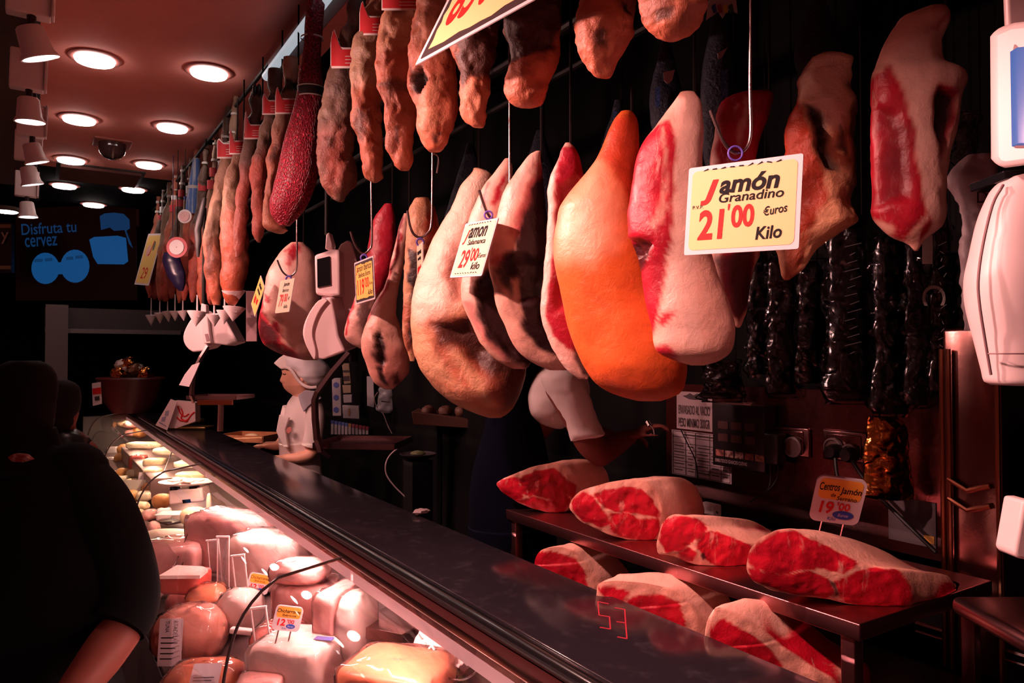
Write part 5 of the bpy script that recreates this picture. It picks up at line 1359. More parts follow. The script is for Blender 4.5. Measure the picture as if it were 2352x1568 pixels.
# ---------------- gold foil bag and hanging dark packs
m_foil = mat('gold_foil', (.62, .24, .06), .16, 1.0, bmp=(26, 1.0))
m_pack = mat('black_film_pack', (.004, .003, .004), .20, 0, bmp=(46, 1.0), spec=.7)
for mm, sc_, ds in ((m_foil, 22, .02), (m_pack, 16, .014)):
    bump(mm.node_tree, mm.node_tree.nodes['Principled BSDF'], crinkle(mm.node_tree, sc_), 1.0, ds)
m_film = glassy('clear_film', (.93, .92, .94), .07, 0, (.5, .5, .55), (14, .9), 1.38)
def pouch(name, label, rows, X, m, cat='bag', group=None, th=.02, film=False, seed=0, lab_=None, hang=True):
    cx = (rows[len(rows) // 2][1] + rows[len(rows) // 2][2]) / 2
    cy = rows[len(rows) // 2][0]
    d = float((PX(cx, cy, X) - CAM) @ FWD)
    mb = loft(rows, d, thick=.4, tmax=th, nseg=40, nrow=60, rough=.006, rscale=34, seed=seed)
    V = mb.v[0]; top = V[V[:, 2].argmax()]
    t = thing(name, label, cat, (V[:, 0].mean(), V[:, 1].mean(), V[:, 2].min()), group)
    mb.build('pack', m, t, ang=180)
    if film:
        r2 = [(y + (8 if k == len(rows) - 1 else -6 if k == 0 else 0), a - 4, b + 4) for k, (y, a, b) in enumerate(rows)]
        loft(r2, d - .004, thick=.5, tmax=th * 1.3, nseg=40, nrow=60, rough=.014, rscale=52, seed=seed + 50).build('film', m_film, t, ang=180)
    if lab_:
        x0, y0_, x1, y1_ = lab_
        n = 8
        MB().grid(lambda u, v: P(x0 + (x1 - x0) * u, y0_ + (y1_ - y0_) * v, d - th - .010), n, n).build('sticker', mat('sticker_pale', (.50, .42, .40), .5), t)
    if hang and top[2] < RZ2:
        MB().tube([top - np.array((0, 0, .02)), (top[0], top[1], RZ2)], .002, 6).build('cord', m_rope, t)
    return t
BG = 'dark film packs hanging on the back wall'
PK = [(1742, 560, 860, 46, 'dark film pack hanging just below the big square price card', 0), (1795, 590, 905, 62, 'dark film pack with a bright crumpled foot, right of the square price card', 0),
      (1862, 600, 880, 60, 'dark film pack under the ragged orange joint', 0), (1950, 500, 920, 96, 'wide dark film pack with white barred film, right of the ragged orange joint', 0), (2045, 545, 950, 74, 'dark film pack with a curled C print below the large pale joint', 1),
      (2105, 540, 930, 50, 'narrow dark film pack with a pale sticker below the large pale joint', 2), (2160, 500, 900, 46, 'slim barred film pack left of the pink-white scale', 0), (1660, 830, 915, 84, 'low crumpled clear pack below the half-covered pink ham', 0)]
for k, (x, yt, yb_, w_, lab, kind) in enumerate(PK):
    h_ = yb_ - yt
    rows = [(yt, x - w_ * .35, x + w_ * .35), (yt + h_ * .06, x - w_ * .45, x + w_ * .45), (yt + h_ * .3, x - w_ * .5, x + w_ * .46), (yt + h_ * .6, x - w_ * .47, x + w_ * .52), (yt + h_ * .82, x - w_ * .55, x + w_ * .5), (yt + h_ * .93, x - w_ * .62, x + w_ * .6), (yb_, x - w_ * .5, x + w_ * .55)]
    t = pouch('film_pack', lab, rows, 2.06 - .05 * (k % 2), m_pack, 'pack', BG, .03, True, k, (2118, 540, 2142, 606) if kind == 2 else None)
    if kind == 0 and k in (3, 6):
        dd = float((PX(x, yt, 2.0) - CAM) @ FWD) - .06
        mb = MB()
        for q in range(14):
            y = yt + h_ * (.15 + .045 * q)
            mb.tube([P(x - w_ * .1 + 6 * ((q * 5) % 3), y + 4, dd), P(x + w_ * .30 - 5 * ((q * 7) % 4), y - 5 + (q * 3) % 4, dd)], .0009, 5)
        mb.build('white_bars', mat('bar_white', (.16, .14, .15), .4), t)
    if kind == 1:
        V, F = letters('C', None, .06, (0, 0), 0, 0)
        dd = float((PX(2125, 670, 1.98) - CAM) @ FWD)
        MB().add(V @ np.array((-FH * 0 + np.array((0, 0, -1.0)), RGT, -FH)) + P(2118, 655, dd - .05), F).build('printed_letter', mat('print_silver', (.40, .36, .33), .3), t, smooth=False)
pouch('foil_bag', 'crumpled gold foil bag hanging right of the sockets', [(955, 1995, 2060), (985, 1990, 2080), (1040, 1986, 2090), (1090, 1984, 2095), (1120, 1975, 2098), (1135, 1972, 2098), (1146, 2010, 2098)], 2.08, m_foil, 'bag', None, .035, False, 71)
pouch('clear_bag', 'crumpled clear bag hanging between the large pale joint and the pink-white scale', [(262, 2210, 2255), (300, 2200, 2250), (350, 2196, 2240), (400, 2190, 2225), (430, 2196, 2215)], 1.95, mat('bag_bluegrey', (.05, .07, .075), .12, coat=.6, bmp=(40, 1.0)), 'bag', None, .03, True, 72)
t = pouch('paper_wrapped_pack', 'white paper-wrapped pack with faint print, just left of the pink-white scale', [(356, 2225, 2285), (385, 2195, 2290), (420, 2178, 2285), (470, 2200, 2280), (560, 2210, 2270), (700, 2208, 2250), (760, 2214, 2240)], 1.9, mat('paper_white', (.46, .36, .38), .45, bmp=(18, .5)), 'pack', None, .035, False, 73)
V, F = letters('D', None, .028, (0, 0), 0, .01)
MB().add(V @ np.array((RGT, np.array((0, 0, 1.0)), -FH)) + P(2244, 466, float((PX(2244, 466, 1.9) - CAM) @ FWD) - .045), F).build('printed_letter', m_txt, t, smooth=False)
# ---------------- dark netted hams hanging behind the lower row
m_dknet = mat('net_navy', (.012, .016, .035), .5, bmp=(80, .8))
m_bluenet = mat('net_blue', (.04, .10, .32), .5, bmp=(90, 1.0))
DH = []
BK = [(1530, 60, 330, 40, 'dark hanging ham with blue net above the half-covered pink ham', (1505, 200, 1517, 245)), (1652, -60, 420, 46, 'dark hanging ham with a blue netted strip behind the tall wire hook', (1655, 160, 1672, 225)),
      (1420, 230, 480, 50, 'dark hanging ham just above the smooth orange whole ham', (1408, 255, 1418, 290)), (1240, 300, 560, 60, 'dark hanging ham in shadow above the pale streaked ham', None), (1080, 330, 620, 60, 'dark hanging ham in shadow right of the twisted hook', None), (1880, -30, 200, 54, 'dark hanging ham at the top, above the ragged orange joint', None)]
for k, (x, yt, yb_, w_, lab, net_) in enumerate(BK):
    h_ = yb_ - yt
    rows = [(yt, x - 8, x + 8), (yt + h_ * .2, x - w_ * .4, x + w_ * .4), (yt + h_ * .6, x - w_, x + w_), (yt + h_ * .88, x - w_ * .8, x + w_ * .8), (yb_, x - w_ * .2, x + w_ * .2)]
    X = 1.72
    d = float((PX(x, (yt + yb_) / 2, X) - CAM) @ FWD)
    t = ham('dark_ham', lab, rows, d, m_dknet, group='dark hams hanging at the back', hang=RZ2, nseg=28, nrow=36, seed=90 + k, tmax=.06)
    DH.append(t)
    if net_:
        x0, y0_, x1, y1_ = net_
        MB().grid(lambda u, v: P(x0 + (x1 - x0) * u, y0_ + (y1_ - y0_) * v, d - .062), 3, 6).build('blue_net', m_bluenet, t)
d = float((PX(1652, 140, 1.72) - CAM) @ FWD) - .066
for pts, o in (([(1524, 166), (1550, 160), (1544, 185), (1534, 193), (1525, 184)], DH[0]), ([(1648, 122), (1672, 108), (1658, 132), (1650, 136)], DH[1])):
    hull(o, 'torn_white_label', pts, d, .002, m_pst, 0)
o = hull(DH[1], 'striped_pennant', [(1630, -4), (1690, -10), (1694, 30), (1672, 22), (1660, 42), (1650, 26), (1622, 46), (1626, 10)], d, .003, mat('badge_white', (.5, .46, .46), .5), 0)
for k, cc in enumerate(((.03, .08, .30), (.30, .03, .05), (.55, .42, .03), (.03, .12, .06))):
    x = 1634 + 13 * k
    hull(o, 'colour_stripe', [(x, 14), (x + 9, 8), (x + 13, 28), (x + 5, 30)], d - .004, .002, mat('stripe_%s' % 'abcd'[k], cc, .5), 0)
# ---------------- reflection of a red number, built as glowing digits on the counter top
m_reflect = mat('led_red', (.2, .01, .01), .4, emit=((1.0, .03, .06), .42))
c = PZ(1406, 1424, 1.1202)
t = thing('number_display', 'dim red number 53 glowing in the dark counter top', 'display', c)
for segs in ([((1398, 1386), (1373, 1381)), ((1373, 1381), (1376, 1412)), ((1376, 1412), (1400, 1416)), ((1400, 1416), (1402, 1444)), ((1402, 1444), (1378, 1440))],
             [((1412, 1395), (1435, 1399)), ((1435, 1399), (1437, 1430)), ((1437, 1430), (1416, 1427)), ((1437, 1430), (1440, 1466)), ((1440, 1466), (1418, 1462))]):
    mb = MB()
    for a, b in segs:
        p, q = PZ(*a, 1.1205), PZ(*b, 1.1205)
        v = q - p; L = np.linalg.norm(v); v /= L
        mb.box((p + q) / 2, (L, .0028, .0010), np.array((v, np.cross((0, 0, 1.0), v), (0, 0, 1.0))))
    mb.build('lit_digit', m_reflect, t, smooth=False)
# ================================================================ what lies in the display case
M_HAMP = mat('cooked_ham_pink', (.92, .50, .46), .35, var=(14, (.84, .36, .32), .4, .7), bmp=(30, .25))
M_FATW = mat('cured_fat_white', (.95, .72, .66), .4, var=(10, (.88, .52, .46), .45, .7), bmp=(30, .3))
M_REDM = mat('cured_meat_red', (.60, .09, .07), .35, var=(18, (.75, .30, .24), .55, .72), bmp=(40, .3))
M_ORGM = mat('glazed_orange', (.85, .26, .12), .3, var=(8, (.78, .20, .10), .4, .7), bmp=(20, .2))
M_MORT = mat('mortadella', (.76, .30, .22), .38, var=(40, (.84, .55, .46), .62, .7), bmp=(50, .3))
M_CHEE = mat('pale_cheese', (.84, .66, .42), .4, var=(8, (.78, .54, .30), .4, .7), bmp=(24, .2))
M_CREAM = mat('cream_loaf', (.86, .74, .56), .4, var=(10, (.80, .62, .44), .4, .7))
M_GOLD = mat('golden_crust', (.62, .30, .10), .4, var=(16, (.46, .18, .06), .4, .7), bmp=(30, .4))
M_SLATE = mat('slate_dark', (.04, .025, .03), .4)
M_WRAP = glassy('cling_film', (.98, .96, .96), .06, .04, (.95, .75, .75), (11, .7), 1.28)
M_TUB = mat('tub_white', (.80, .70, .70), .35)
CG = 'packed meats in the near half of the case'
def chunk(name, label, x, y, w, h, dep, m, yaw=0, power=.16, film=True, noise=.018, seed=0, cat='meat', group=CG, up=None, tilt=0, dmax=None):
    """squared-off lump centred at a pixel, half its height above the deck; sizes in metres (w along the view's right)"""
    c = deck_pt(x, y, h / 2 if up is None else up)
    if dmax and (c - CAM) @ FWD > dmax: c = P(x, y, dmax)
    A = axes(-YAW + yaw, 0, tilt)
    t = thing(name, label, cat, c - np.array((0, 0, h / 2)), group)
    MB().blob(c, (w, dep, h), A, 40, noise, 2.2, seed, power).build('body', m, t, ang=60)
    if film:
        MB().blob(c, (w * 1.05, dep * 1.05, h * 1.06), A, 40, noise + .035, 5, seed + 9, power).build('wrap', M_WRAP, t, ang=180)
    return t, c, A
def sticker(t, c, A, w, h, at, m=m_card, nrm=(0, -1, 0), name='sticker', lines=4, txt=None):
    """paper label held against the front of a chunk; at: offset in the chunk's axes"""
    n = np.asarray(nrm, float); n /= np.linalg.norm(n)
    r = np.array((1.0, 0, 0)); r = r - n * (r @ n); r /= np.linalg.norm(r)
    u = np.cross(n, r)
    B = np.array((r, u, n)) @ A
    o = c + np.asarray(at, float) @ A
    s = MB().prism(rrect(w, h, min(w, h) * .06), .0012, o, B).build(name, m, t, smooth=False)
    mb = MB()
    for k in range(lines):
        mb.prism([(-w * .4, -h * .36 + k * h * .11), (w * (.1 + .07 * (k * 5 % 4)), -h * .36 + k * h * .11), (w * (.1 + .07 * (k * 5 % 4)), -h * .33 + k * h * .11), (-w * .4, -h * .33 + k * h * .11)], .0003, o + B[2] * .0013, B)
    if lines: mb.build('fine_print', m_txt, s, smooth=False)
    for q in txt or []:
        V, F = letters(q[0], q[3] * w, q[4] * h, ((q[1] - .5) * w, (q[2] - .5) * h), 0, q[5] if len(q) > 5 else .004, q[6] if len(q) > 6 else 0, depth=.0016)
        MB().add(V @ B + o, F).build('lettering', m_ink, s, smooth=False)
    return s
# nearest row
t, c, A = chunk('mortadella', 'fat film-wrapped mortadella with a big white label, nearest the glass at the left', 440, 1455, .25, .20, .24, M_MORT, .1, .75, noise=.03, seed=1)
sticker(t, c, A, .085, .16, (-.030, -.132, .02), nrm=(-.15, -1, .15), lines=5, txt=[('RTADELA', .60, .95, .80, .10, .004, -PI / 2), ('TUNA', .26, .95, .46, .09, .004, -PI / 2)])
t, c, A = chunk('wrapped_sausage', 'film-wrapped orange sausage with a white label, below the mortadella at the bottom edge', 470, 1570, .24, .13, .20, M_ORGM, .05, .6, seed=2)
sticker(t, c, A, .09, .085, (.03, -.08, .055), nrm=(0, -.8, .7))
chunk('ham_wedge', 'wedge of ham with a pale top and red side, lying above the mortadella', 428, 1332, .165, .085, .14, M_REDM, -.1, .3, False, .03, 3, up=.20)
tw, cw, Aw = None, None, None
mb = MB(); c = deck_pt(428, 1318, .245)
mb.prism([(-.078, -.062), (.082, -.045), (.075, .03), (.04, .055), (-.075, .06)], .014, c, axes(-YAW - .1, .06, 0))
one('fat_slab', mb, M_FATW, 'pale grained fat slab covering the top of the ham wedge', 'meat', CG)
chunk('ham_block', 'large pale pink ham block standing behind the ham wedge, nearest the dark customer', 402, 1300, .27, .24, .2, M_HAMP, .02, .3, seed=4)
chunk('orange_joint', 'shiny orange-red joint behind the mortadella, right of the ham wedge', 475, 1398, .16, .18, .18, M_ORGM, .3, .6, seed=5)
chunk('wrapped_morsel', 'small film-wrapped pale piece at the far left, beside the dark sleeve', 352, 1350, .09, .10, .1, M_FATW, .2, .6, seed=6, up=.1)
chunk('round_cheese', 'rounded pale ham ball just left of the black curved glass edge', 552, 1400, .17, .16, .17, M_FATW, 0, .8, seed=7)
chunk('red_piece', 'dark red piece wedged between the round pale ham and the orange joint', 415, 1385, .12, .1, .12, M_REDM, .2, .8, seed=8)
# middle
chunk('ham_block', 'tall pink ham block at the back, under the small sign with the orange top', 540, 1240, .42, .27, .20, M_HAMP, -.2, .3, seed=9)
chunk('ham_block', 'bright white-pink ham block under the largest lamp reflection', 620, 1285, .32, .23, .22, M_FATW, -.15, .32, seed=10)
chunk('flat_round_ham', 'flat round ham lying on top of the pink block, right of the curved glass edge', 690, 1310, .20, .075, .17, M_HAMP, -.1, .7, seed=11, up=.27)
chunk('ham_block', 'pink ham block under the flat round ham', 705, 1395, .20, .20, .17, M_HAMP, -.1, .3, seed=12, up=.12)
chunk('ham_slab', 'film-wrapped slab standing on edge, left of the round-ended speckled ham', 780, 1430, .085, .24, .2, M_HAMP, -.35, .3, seed=13)
t, c, A = chunk('round_ham', 'speckled round-ended ham standing on edge, farthest right of the pink blocks', 815, 1435, .12, .22, .17, M_FATW, -.35, .7, seed=14)
t, c, A = chunk('bacon_block', 'large white-topped bacon block under the Chicharrones card', 690, 1520, .25, .17, .24, M_FATW, -.2, .3, seed=15)
sticker(t, c, A, .06, .028, (.09, -.02, .0875), mat('sticker_blue', (.12, .12, .42), .45), (0, 0, 1), 'blue_sticker', 0)
chunk('bacon_block', 'red bacon block left of the white-topped one, behind the acrylic stand', 640, 1490, .15, .16, .18, M_REDM, -.1, .4, seed=16)
chunk('glazed_ham_block', 'flat orange glazed ham block at the bottom edge under two lamp reflections', 915, 1555, .27, .10, .23, M_ORGM, -.3, .35, noise=.02, seed=17, up=.16)
chunk('small_pack', 'small pale film pack at the bottom edge, right of the curved glass edge', 600, 1572, .13, .06, .10, M_HAMP, .1, .4, seed=18, up=.12)
chunk('fat_strip', 'pale strip pack behind the flat round ham, near the bright rail', 700, 1235, .20, .16, .15, M_HAMP, -.3, .4, seed=19, up=.12)
# steel slab trays and cloth at the right rear
for k, (x, y, w, dp, lab) in enumerate(((905, 1425, .20, .20, 'brownish steel tray behind the round-ended speckled ham'), (1010, 1520, .2, .16, 'dark steel tray holding the white cloth'))):
    c = deck_pt(x, y, .07)
    t = thing('steel_tray', lab, 'tray', c)
    Ax = axes(-YAW - .45)
    MB().box(c, (w, dp, .008), Ax, bev=.002).build('pan', mat('tray_brown', (.40, .22, .20), .3, 1.0), t)
    for s in (-1, 1):
        MB().box(c + Ax[1] * s * dp / 2 + np.array((0, 0, -.012)), (w, .006, .035), Ax).build('lip', mat('tray_brown', (.40, .22, .20), .3, 1.0), t)
c = deck_pt(1022, 1490, .13)
mb = MB()
nz = lambda u, v: .03 * float(fbm(np.array([[u * 4, v * 4, 1.3]]), 3, 4)[0])
Ax = axes(-YAW - .5)
mb.grid(lambda u, v: c + Ax[0] * (u - .5) * .19 * (1 - .2 * abs(v - .5)) + Ax[1] * (v - .5) * .13 + np.array((0, 0, .035 * (1 - (2 * u - 1) ** 2) * (1 - (2 * v - 1) ** 2) + nz(u, v))), 34, 26)
o = one('folded_cloth', mb, mat('cloth_pinkish', (.74, .55, .52), .8), 'crumpled pale cloth lying in the rear of the case, near the right', 'cloth')
s = o.modifiers.new('thickness', 'SOLIDIFY'); s.thickness = .006
for k, (x, y, lab) in enumerate(((1060, 1535, 'wire ring handle behind the crumpled cloth'), (985, 1450, 'small brown sausage end behind the crumpled cloth'))):
    c = deck_pt(x, y, .12)
    if k == 0: one('wire_ring', MB().tube([c + .045 * (math.cos(a) * Ax[0] + math.sin(a) * Ax[1]) + np.array((0, 0, .012 * math.sin(a))) for a in np.linspace(0, 2 * PI, 28)], .003, 8, False), m_wire, lab, 'handle')
    else: one('sausage_end', MB().blob(c, (.05, .06, .05), I3, 16, .05), M_GOLD, lab, 'sausage')
for k in range(7):
    yy = 1.15 + .22 * k
    t = thing('rail_label', 'pale price strip on the rear rail of the case, %s' % ('nearest the camera', 'second from the near end', 'third from the near end', 'fourth from the near end', 'fifth from the near end', 'sixth from the near end', 'farthest of the strips')[k], 'label', (1.015, yy, .93), 'price strips on the rear rail')
    MB().box((1.0155, yy, .933), (.002, .10, .036)).build('strip', mat('strip_paper', (.78, .62, .60), .5), t, smooth=False)
    MB().box((1.014, yy + .01, .935), (.001, .05, .008)).build('print', m_txt, t, smooth=False)
# ---------------- cards on clear stands
def case_card(label, c, r, u, d, title, sub, price, cents):
    z0 = P(*(np.asarray(c) - np.asarray(u) * .5), d)
    L = z0[2] - deck_z(z0[0])
    return deli_card(label, c, r, u, d, .03, title, sub, price, cents, (max(L, .03), max(L, .03)))
case_card('rounded card reading Chicharrones Ibéricos 12\'00, right of the black curved glass edge', (661, 1420), (63, 7), (4, -57), 2.28, [('Chicharrones', .07, .72, .84, .15, .1, .01)], [('Ibéricos', .28, .58, .5, .10, .1, .008)], '12', "'00")
case_card('second rounded Chicharrones card, partly behind the curved glass edge', (594, 1340), (50, 8), (5, -46), 2.95, [('Chicharrones', .07, .72, .84, .15, .1, .008)], [('Ibéricos', .28, .58, .5, .10, .1, .006)], '12', "'00")
case_card('small tilted card with an orange top, before the tall pink ham block at the back', (448, 1205), (28, 16), (5, -36), 3.55, [], [], '', '')
m_acr = glassy('acrylic', (.96, .93, .93), .03, .10, (.95, .8, .8))
m_clip = mat('clip_white', (.80, .62, .60), .4)
for k, (x0, y0_, x1, y1_, d, lab) in enumerate(((488, 1240, 497, 1345, 3.2, 'tall clear acrylic divider left of the bright ham block'), (512, 1232, 512, 1360, 3.1, 'second clear acrylic divider, just right of the tall one'), (546, 1275, 556, 1365, 2.9, 'clear acrylic divider with a bent top before the bright ham block'),
                                                (592, 1395, 608, 1520, 2.35, 'clear acrylic stand with a white foot left of the Chicharrones card'))):
    a, b = P(x0, y0_, d), P(x1, y1_, d)
    t = thing('acrylic_stand', lab, 'stand', b, 'clear stands in the case')
    mid = (a + b) / 2; v = a - b; L = np.linalg.norm(v); v /= L
    n = np.cross(RGT, v); n /= np.linalg.norm(n); r_ = np.cross(v, n)
    MB().box(mid, (.05, .004, L), np.array((r_, n, v))).build('sheet', m_acr, t, smooth=False)
    for s in (-1, 1): MB().box(mid + r_ * .024 * s - n * .003, (.004, .008, L), np.array((r_, n, v))).build('bright_edge', m_clip, t, smooth=False)
    MB().box(a, (.056, .010, .006), np.array((r_, n, v))).build('top_edge', m_clip, t, smooth=False)
    if k == 3: MB().box(b, (.05, .04, .035), np.array((r_, n, v)), bev=.006).build('foot', m_clip, t)
c = deck_pt(605, 1545, .03)
one('white_foot_block', MB().box(c, (.045, .045, .05), axes(.3), bev=.006), m_clip, 'small white block foot standing on the dark deck by the curved glass edge', 'stand')
c = deck_pt(570, 1450, .06)
one('white_tray_edge', MB().box(c, (.13, .03, .02), axes(-YAW, 0, .1), bev=.006), m_clip, 'short white tray edge behind the curved glass edge, under the round pale ham', 'tray')

# ---------------- middle distance
FG = 'goods in the far half of the case'
t, c, A = chunk('yellow_loaf', 'long yellow loaf lying behind the pale pink ham block', 385, 1230, .26, .07, .10, M_CREAM, .05, .8, False, .02, 21, 'loaf', FG, up=.15)
for k, (x, y) in enumerate(((272, 1208), (290, 1218), (310, 1212), (330, 1222), (352, 1214))):
    chunk('pink_sausage', 'plump pink sausage in the bundle beside the dark customer, %s from the left' % ('first', 'second', 'third', 'fourth', 'fifth')[k], x, y, .08, .08, .16, M_HAMP, .5, .9, True, .03, 22 + k, 'sausage', FG, up=.08)
# counter scale with a plate of slices, inside the case
c = deck_pt(430, 1140, .16)
d = float((c - CAM) @ FWD)
t = thing('case_scale', 'white bench scale with a dark display, carrying an oval plate of slices', 'scale', c)
hull(t, 'scale_body', [(386, 1126), (462, 1120), (468, 1152), (388, 1160)], d, .12, m_scale, .012)
hull(t, 'display', [(418, 1148), (436, 1146), (438, 1154), (420, 1156)], d - .008, .01, m_screen, .001)
for x in (398, 442): hull(t, 'support', [(x - 8, 1118), (x + 10, 1116), (x + 10, 1126), (x - 8, 1128)], d + .005, .04, m_screen, .002)
cp = P(430, 1112, d + .08)
tp = thing('oval_plate', 'oval pale plate with a heap of sliced meat, on the white bench scale', 'plate', cp)
MB().lathe([(.001, 0), (.10, 0), (.155, .016), (.158, .02), (.15, .019), (.098, .006), (.001, .005)], cp, axes(-YAW), 36, 1.1, .8).build('dish', M_TUB, tp)
rnd = random.Random(8)
for k in range(9):
    q = cp + RGT * rnd.uniform(-.09, .09) + FH * rnd.uniform(-.05, .05) + np.array((0, 0, .022 + .006 * (k % 3)))
    MB().blob(q, (.08, .05, .018), axes(rnd.uniform(0, 3)), 14, .15, 3, k).build('slice', [M_HAMP, M_CREAM, M_FATW][k % 3], tp)
t = thing('display_step', 'steel step raising the cheeses above the far deck of the case', 'step', deck_pt(390, 1075, .05))
ca, cb = deck_pt(400, 1092, .13), deck_pt(360, 1022, .13)
MB().box(((ca[0] + cb[0]) / 2, (ca[1] + cb[1]) / 2, (ca[2] + cb[2]) / 2 - .065), (.46, abs(cb[1] - ca[1]) + .4, .13), axes(0), bev=.004).build('step', mat('deck_steel', (.22, .14, .14), .35, .6), t)
MB().box((.78, 7.75, deck_z(.78) + .02), (.55, 1.5, .06), bev=.004).build('far_step', mat('deck_steel', (.22, .14, .14), .35, .6), t)
# cheeses on the far deck
CH = [(400, 1035, .30, .06, .22, M_CREAM, 'broad cream cheese half lying in front of the white ribboned box'), (335, 1022, .34, .06, .14, M_CREAM, 'long cream cheese wedge, left of the broad cheese half'), (355, 1062, .16, .07, .12, M_CHEE, 'yellow cheese block below the long cream wedge'),
      (352, 1085, .13, .06, .10, M_CHEE, 'smaller yellow cheese block below the upper one'), (440, 1065, .22, .05, .16, M_CREAM, 'pale cheese wedge right of the dark knife blade'), (440, 1092, .20, .05, .12, M_CHEE, 'flat cheese wedge just above the oval plate')]
for k, (x, y, w, h, dp, m, lab) in enumerate(CH): chunk('cheese_piece', lab, x, y, w, h, dp, m, -.1 + .1 * (k % 3), .45, False, .03, 30 + k, 'cheese', FG, up=.18)
c0, c1 = deck_pt(395, 1036, .24), deck_pt(376, 1085, .24)
one('knife', MB().tube([c0, c1], [.006, .004], 6), M_SLATE, 'thin dark knife blade lying across the cheeses', 'knife')
t, c, A = chunk('red_pack', 'red pack with a small blue mark, left of the yellow cheese blocks', 318, 1062, .13, .12, .10, M_REDM, .1, .4, True, .02, 37, 'pack', FG, up=.16)
sticker(t, c, A, .035, .03, (.02, -.055, .01), mat('sticker_blue', (.12, .12, .42), .45), name='blue_mark', lines=0)
# small goods, each piece its own: trays, tubs, rolls and ham pieces
rnd = random.Random(12)
small = []
for r_, (y, xs) in enumerate(((975, (262, 285, 305)), (992, (258, 280, 302, 324)), (1010, (255, 275, 300)), (1035, (262, 285)), (1055, (258, 278)), (1088, (262, 285, 310)), (1105, (258, 282, 308, 335)), (1122, (262, 290, 318, 345)), (1140, (265, 300, 335)), (1160, (262, 292, 325)), (1180, (275, 310, 345, 380)))):
    for q, x in enumerate(xs): small.append((x + rnd.uniform(-4, 4), y + rnd.uniform(-3, 3), r_, q, len(xs)))
rown = ['top', 'second', 'third', 'fourth', 'fifth', 'sixth', 'seventh', 'eighth', 'ninth', 'tenth', 'lowest']
posn = ['leftmost', 'second from left', 'third from left', 'fourth from left']
kinds = [('ham_piece', M_GOLD, .13, .10, .12, .8, 'golden ham piece'), ('meat_roll', M_HAMP, .10, .07, .14, .85, 'pink meat roll'), ('cheese_roll', M_CREAM, .10, .07, .10, .6, 'cream cheese roll'), ('white_tub', M_TUB, .09, .07, .09, .4, 'white tub'), ('crust_pie', M_CHEE, .12, .06, .12, .85, 'yellow crusted pie')]
for k, (x, y, r_, q, n) in enumerate(small):
    nm, m, w, h, dp, pw, lab = kinds[(k * 7 + r_) % 5 if r_ > 1 else (0, 4, 1)[k % 3]]
    s = 1.15 if r_ < 4 else .95
    chunk(nm, '%s in the %s row of small goods, %s' % (lab, rown[r_], posn[q]), x, y, w * s, h * s, dp * s, m, rnd.uniform(-.6, .6), pw, k % 4 == 0, .08, 60 + k, 'deli goods', FG, up=.11, dmax=8.2 - .05 * (11 - r_))
for k, (x, y, w, lab) in enumerate(((305, 1118, .17, 'greyish flat card standing among the white tubs'), (405, 1178, .20, 'white paper sheet lying just below the bench scale'), (332, 1100, .09, 'folded white paper ticket behind the greyish card'))):
    c = deck_pt(x, y, .16)
    t = thing('paper_ticket', lab, 'ticket', c, FG)
    MB().box(c, (w, .004 if k != 1 else .12, .10 if k != 1 else .003), axes(-YAW + .05, -.3 if k != 1 else 0)).build('sheet', m_card if k else mat('ticket_grey', (.52, .46, .42), .6), t, smooth=False)
for k, (x, y, lab) in enumerate(((445, 1185, 'amber round cheese right below the bench scale'), (372, 1150, 'half golden cheese left of the bench scale'), (490, 1195, 'pale rounded loaf behind the tall pink ham block'), (480, 1160, 'small pale upright tag cone behind the tall pink ham block'))):
    chunk('round_cheese', lab, x, y, (.14, .12, .2, .03)[k], (.10, .09, .14, .14)[k], (.14, .1, .16, .03)[k], (M_CHEE, M_GOLD, M_FATW, M_CREAM)[k], 0, .8, False, .04, 120 + k, 'cheese', FG, up=.13)
for k, (x, y, w, dp, lab) in enumerate(((380, 1195, .10, .24, 'dark slate strip between the paper sheet and the yellow loaf'), (345, 1190, .08, .18, 'dark slate strip beside the pink sausages'))):
    c = deck_pt(x, y, .05)
    one('slate_strip', MB().box(c, (w, dp, .012), axes(.35), bev=.002), M_SLATE, lab, 'tray')

# ---------------- on the counter top, far end
ZC = 1.12
c = PZ(300, 948, ZC)
d = float((c - CAM) @ FWD)
t = thing('wicker_bowl', 'dark red-brown bowl heaped with cellophane-wrapped goods, at the far end of the counter', 'bowl', c)
S = d / FPX
MB().lathe([(40 * S, 0), (62 * S, 30 * S), (74 * S, 76 * S), (77 * S, 78 * S), (74 * S, 82 * S), (70 * S, 76 * S), (56 * S, 30 * S), (.001, 12 * S)], c, axes(-YAW), 36, 1, .7).build('bowl', mat('bowl_redbrown', (.10, .012, .014), .4), t)
rnd = random.Random(4)
for k in range(16):
    a, r_ = rnd.uniform(0, 2 * PI), rnd.uniform(0, 52)
    hh_ = 84 + (30 if r_ < 30 else 6) * rnd.uniform(.4, 1)
    q = c + RGT * r_ * math.cos(a) * S + FH * r_ * .6 * math.sin(a) * S + np.array((0, 0, hh_ * S))
    o = MB().blob(q, (34 * S, 30 * S, 30 * S), axes(rnd.uniform(0, 3), rnd.uniform(-.5, .5)), 18, .25, 3.5, k).build('wrapped_sweet', [m_foil, mat('wrap_brown', (.30, .13, .08), .15, .3, bmp=(30, 1.0), coat=.5), mat('wrap_clear_pink', (.60, .40, .36), .15, .2, bmp=(30, 1.0), coat=.5)][k % 3], None)
    tag(o, 'cellophane-wrapped sweet in the heap of the dark bowl', 'sweet', 'wrapped sweets in the bowl')
q0 = P(222, 906, d - .15)
o = hull(None, 'red_white_tag', [(211, 880), (231, 877), (234, 927), (213, 932)], d - .2, .004, m_card, 0)
tag(o, 'upright white price tag with a red band, hanging before the dark bowl', 'price tag')
hull(o, 'red_band', [(212, 892), (231.5, 889), (232, 904), (213, 906)], d - .204, .003, m_red, 0)
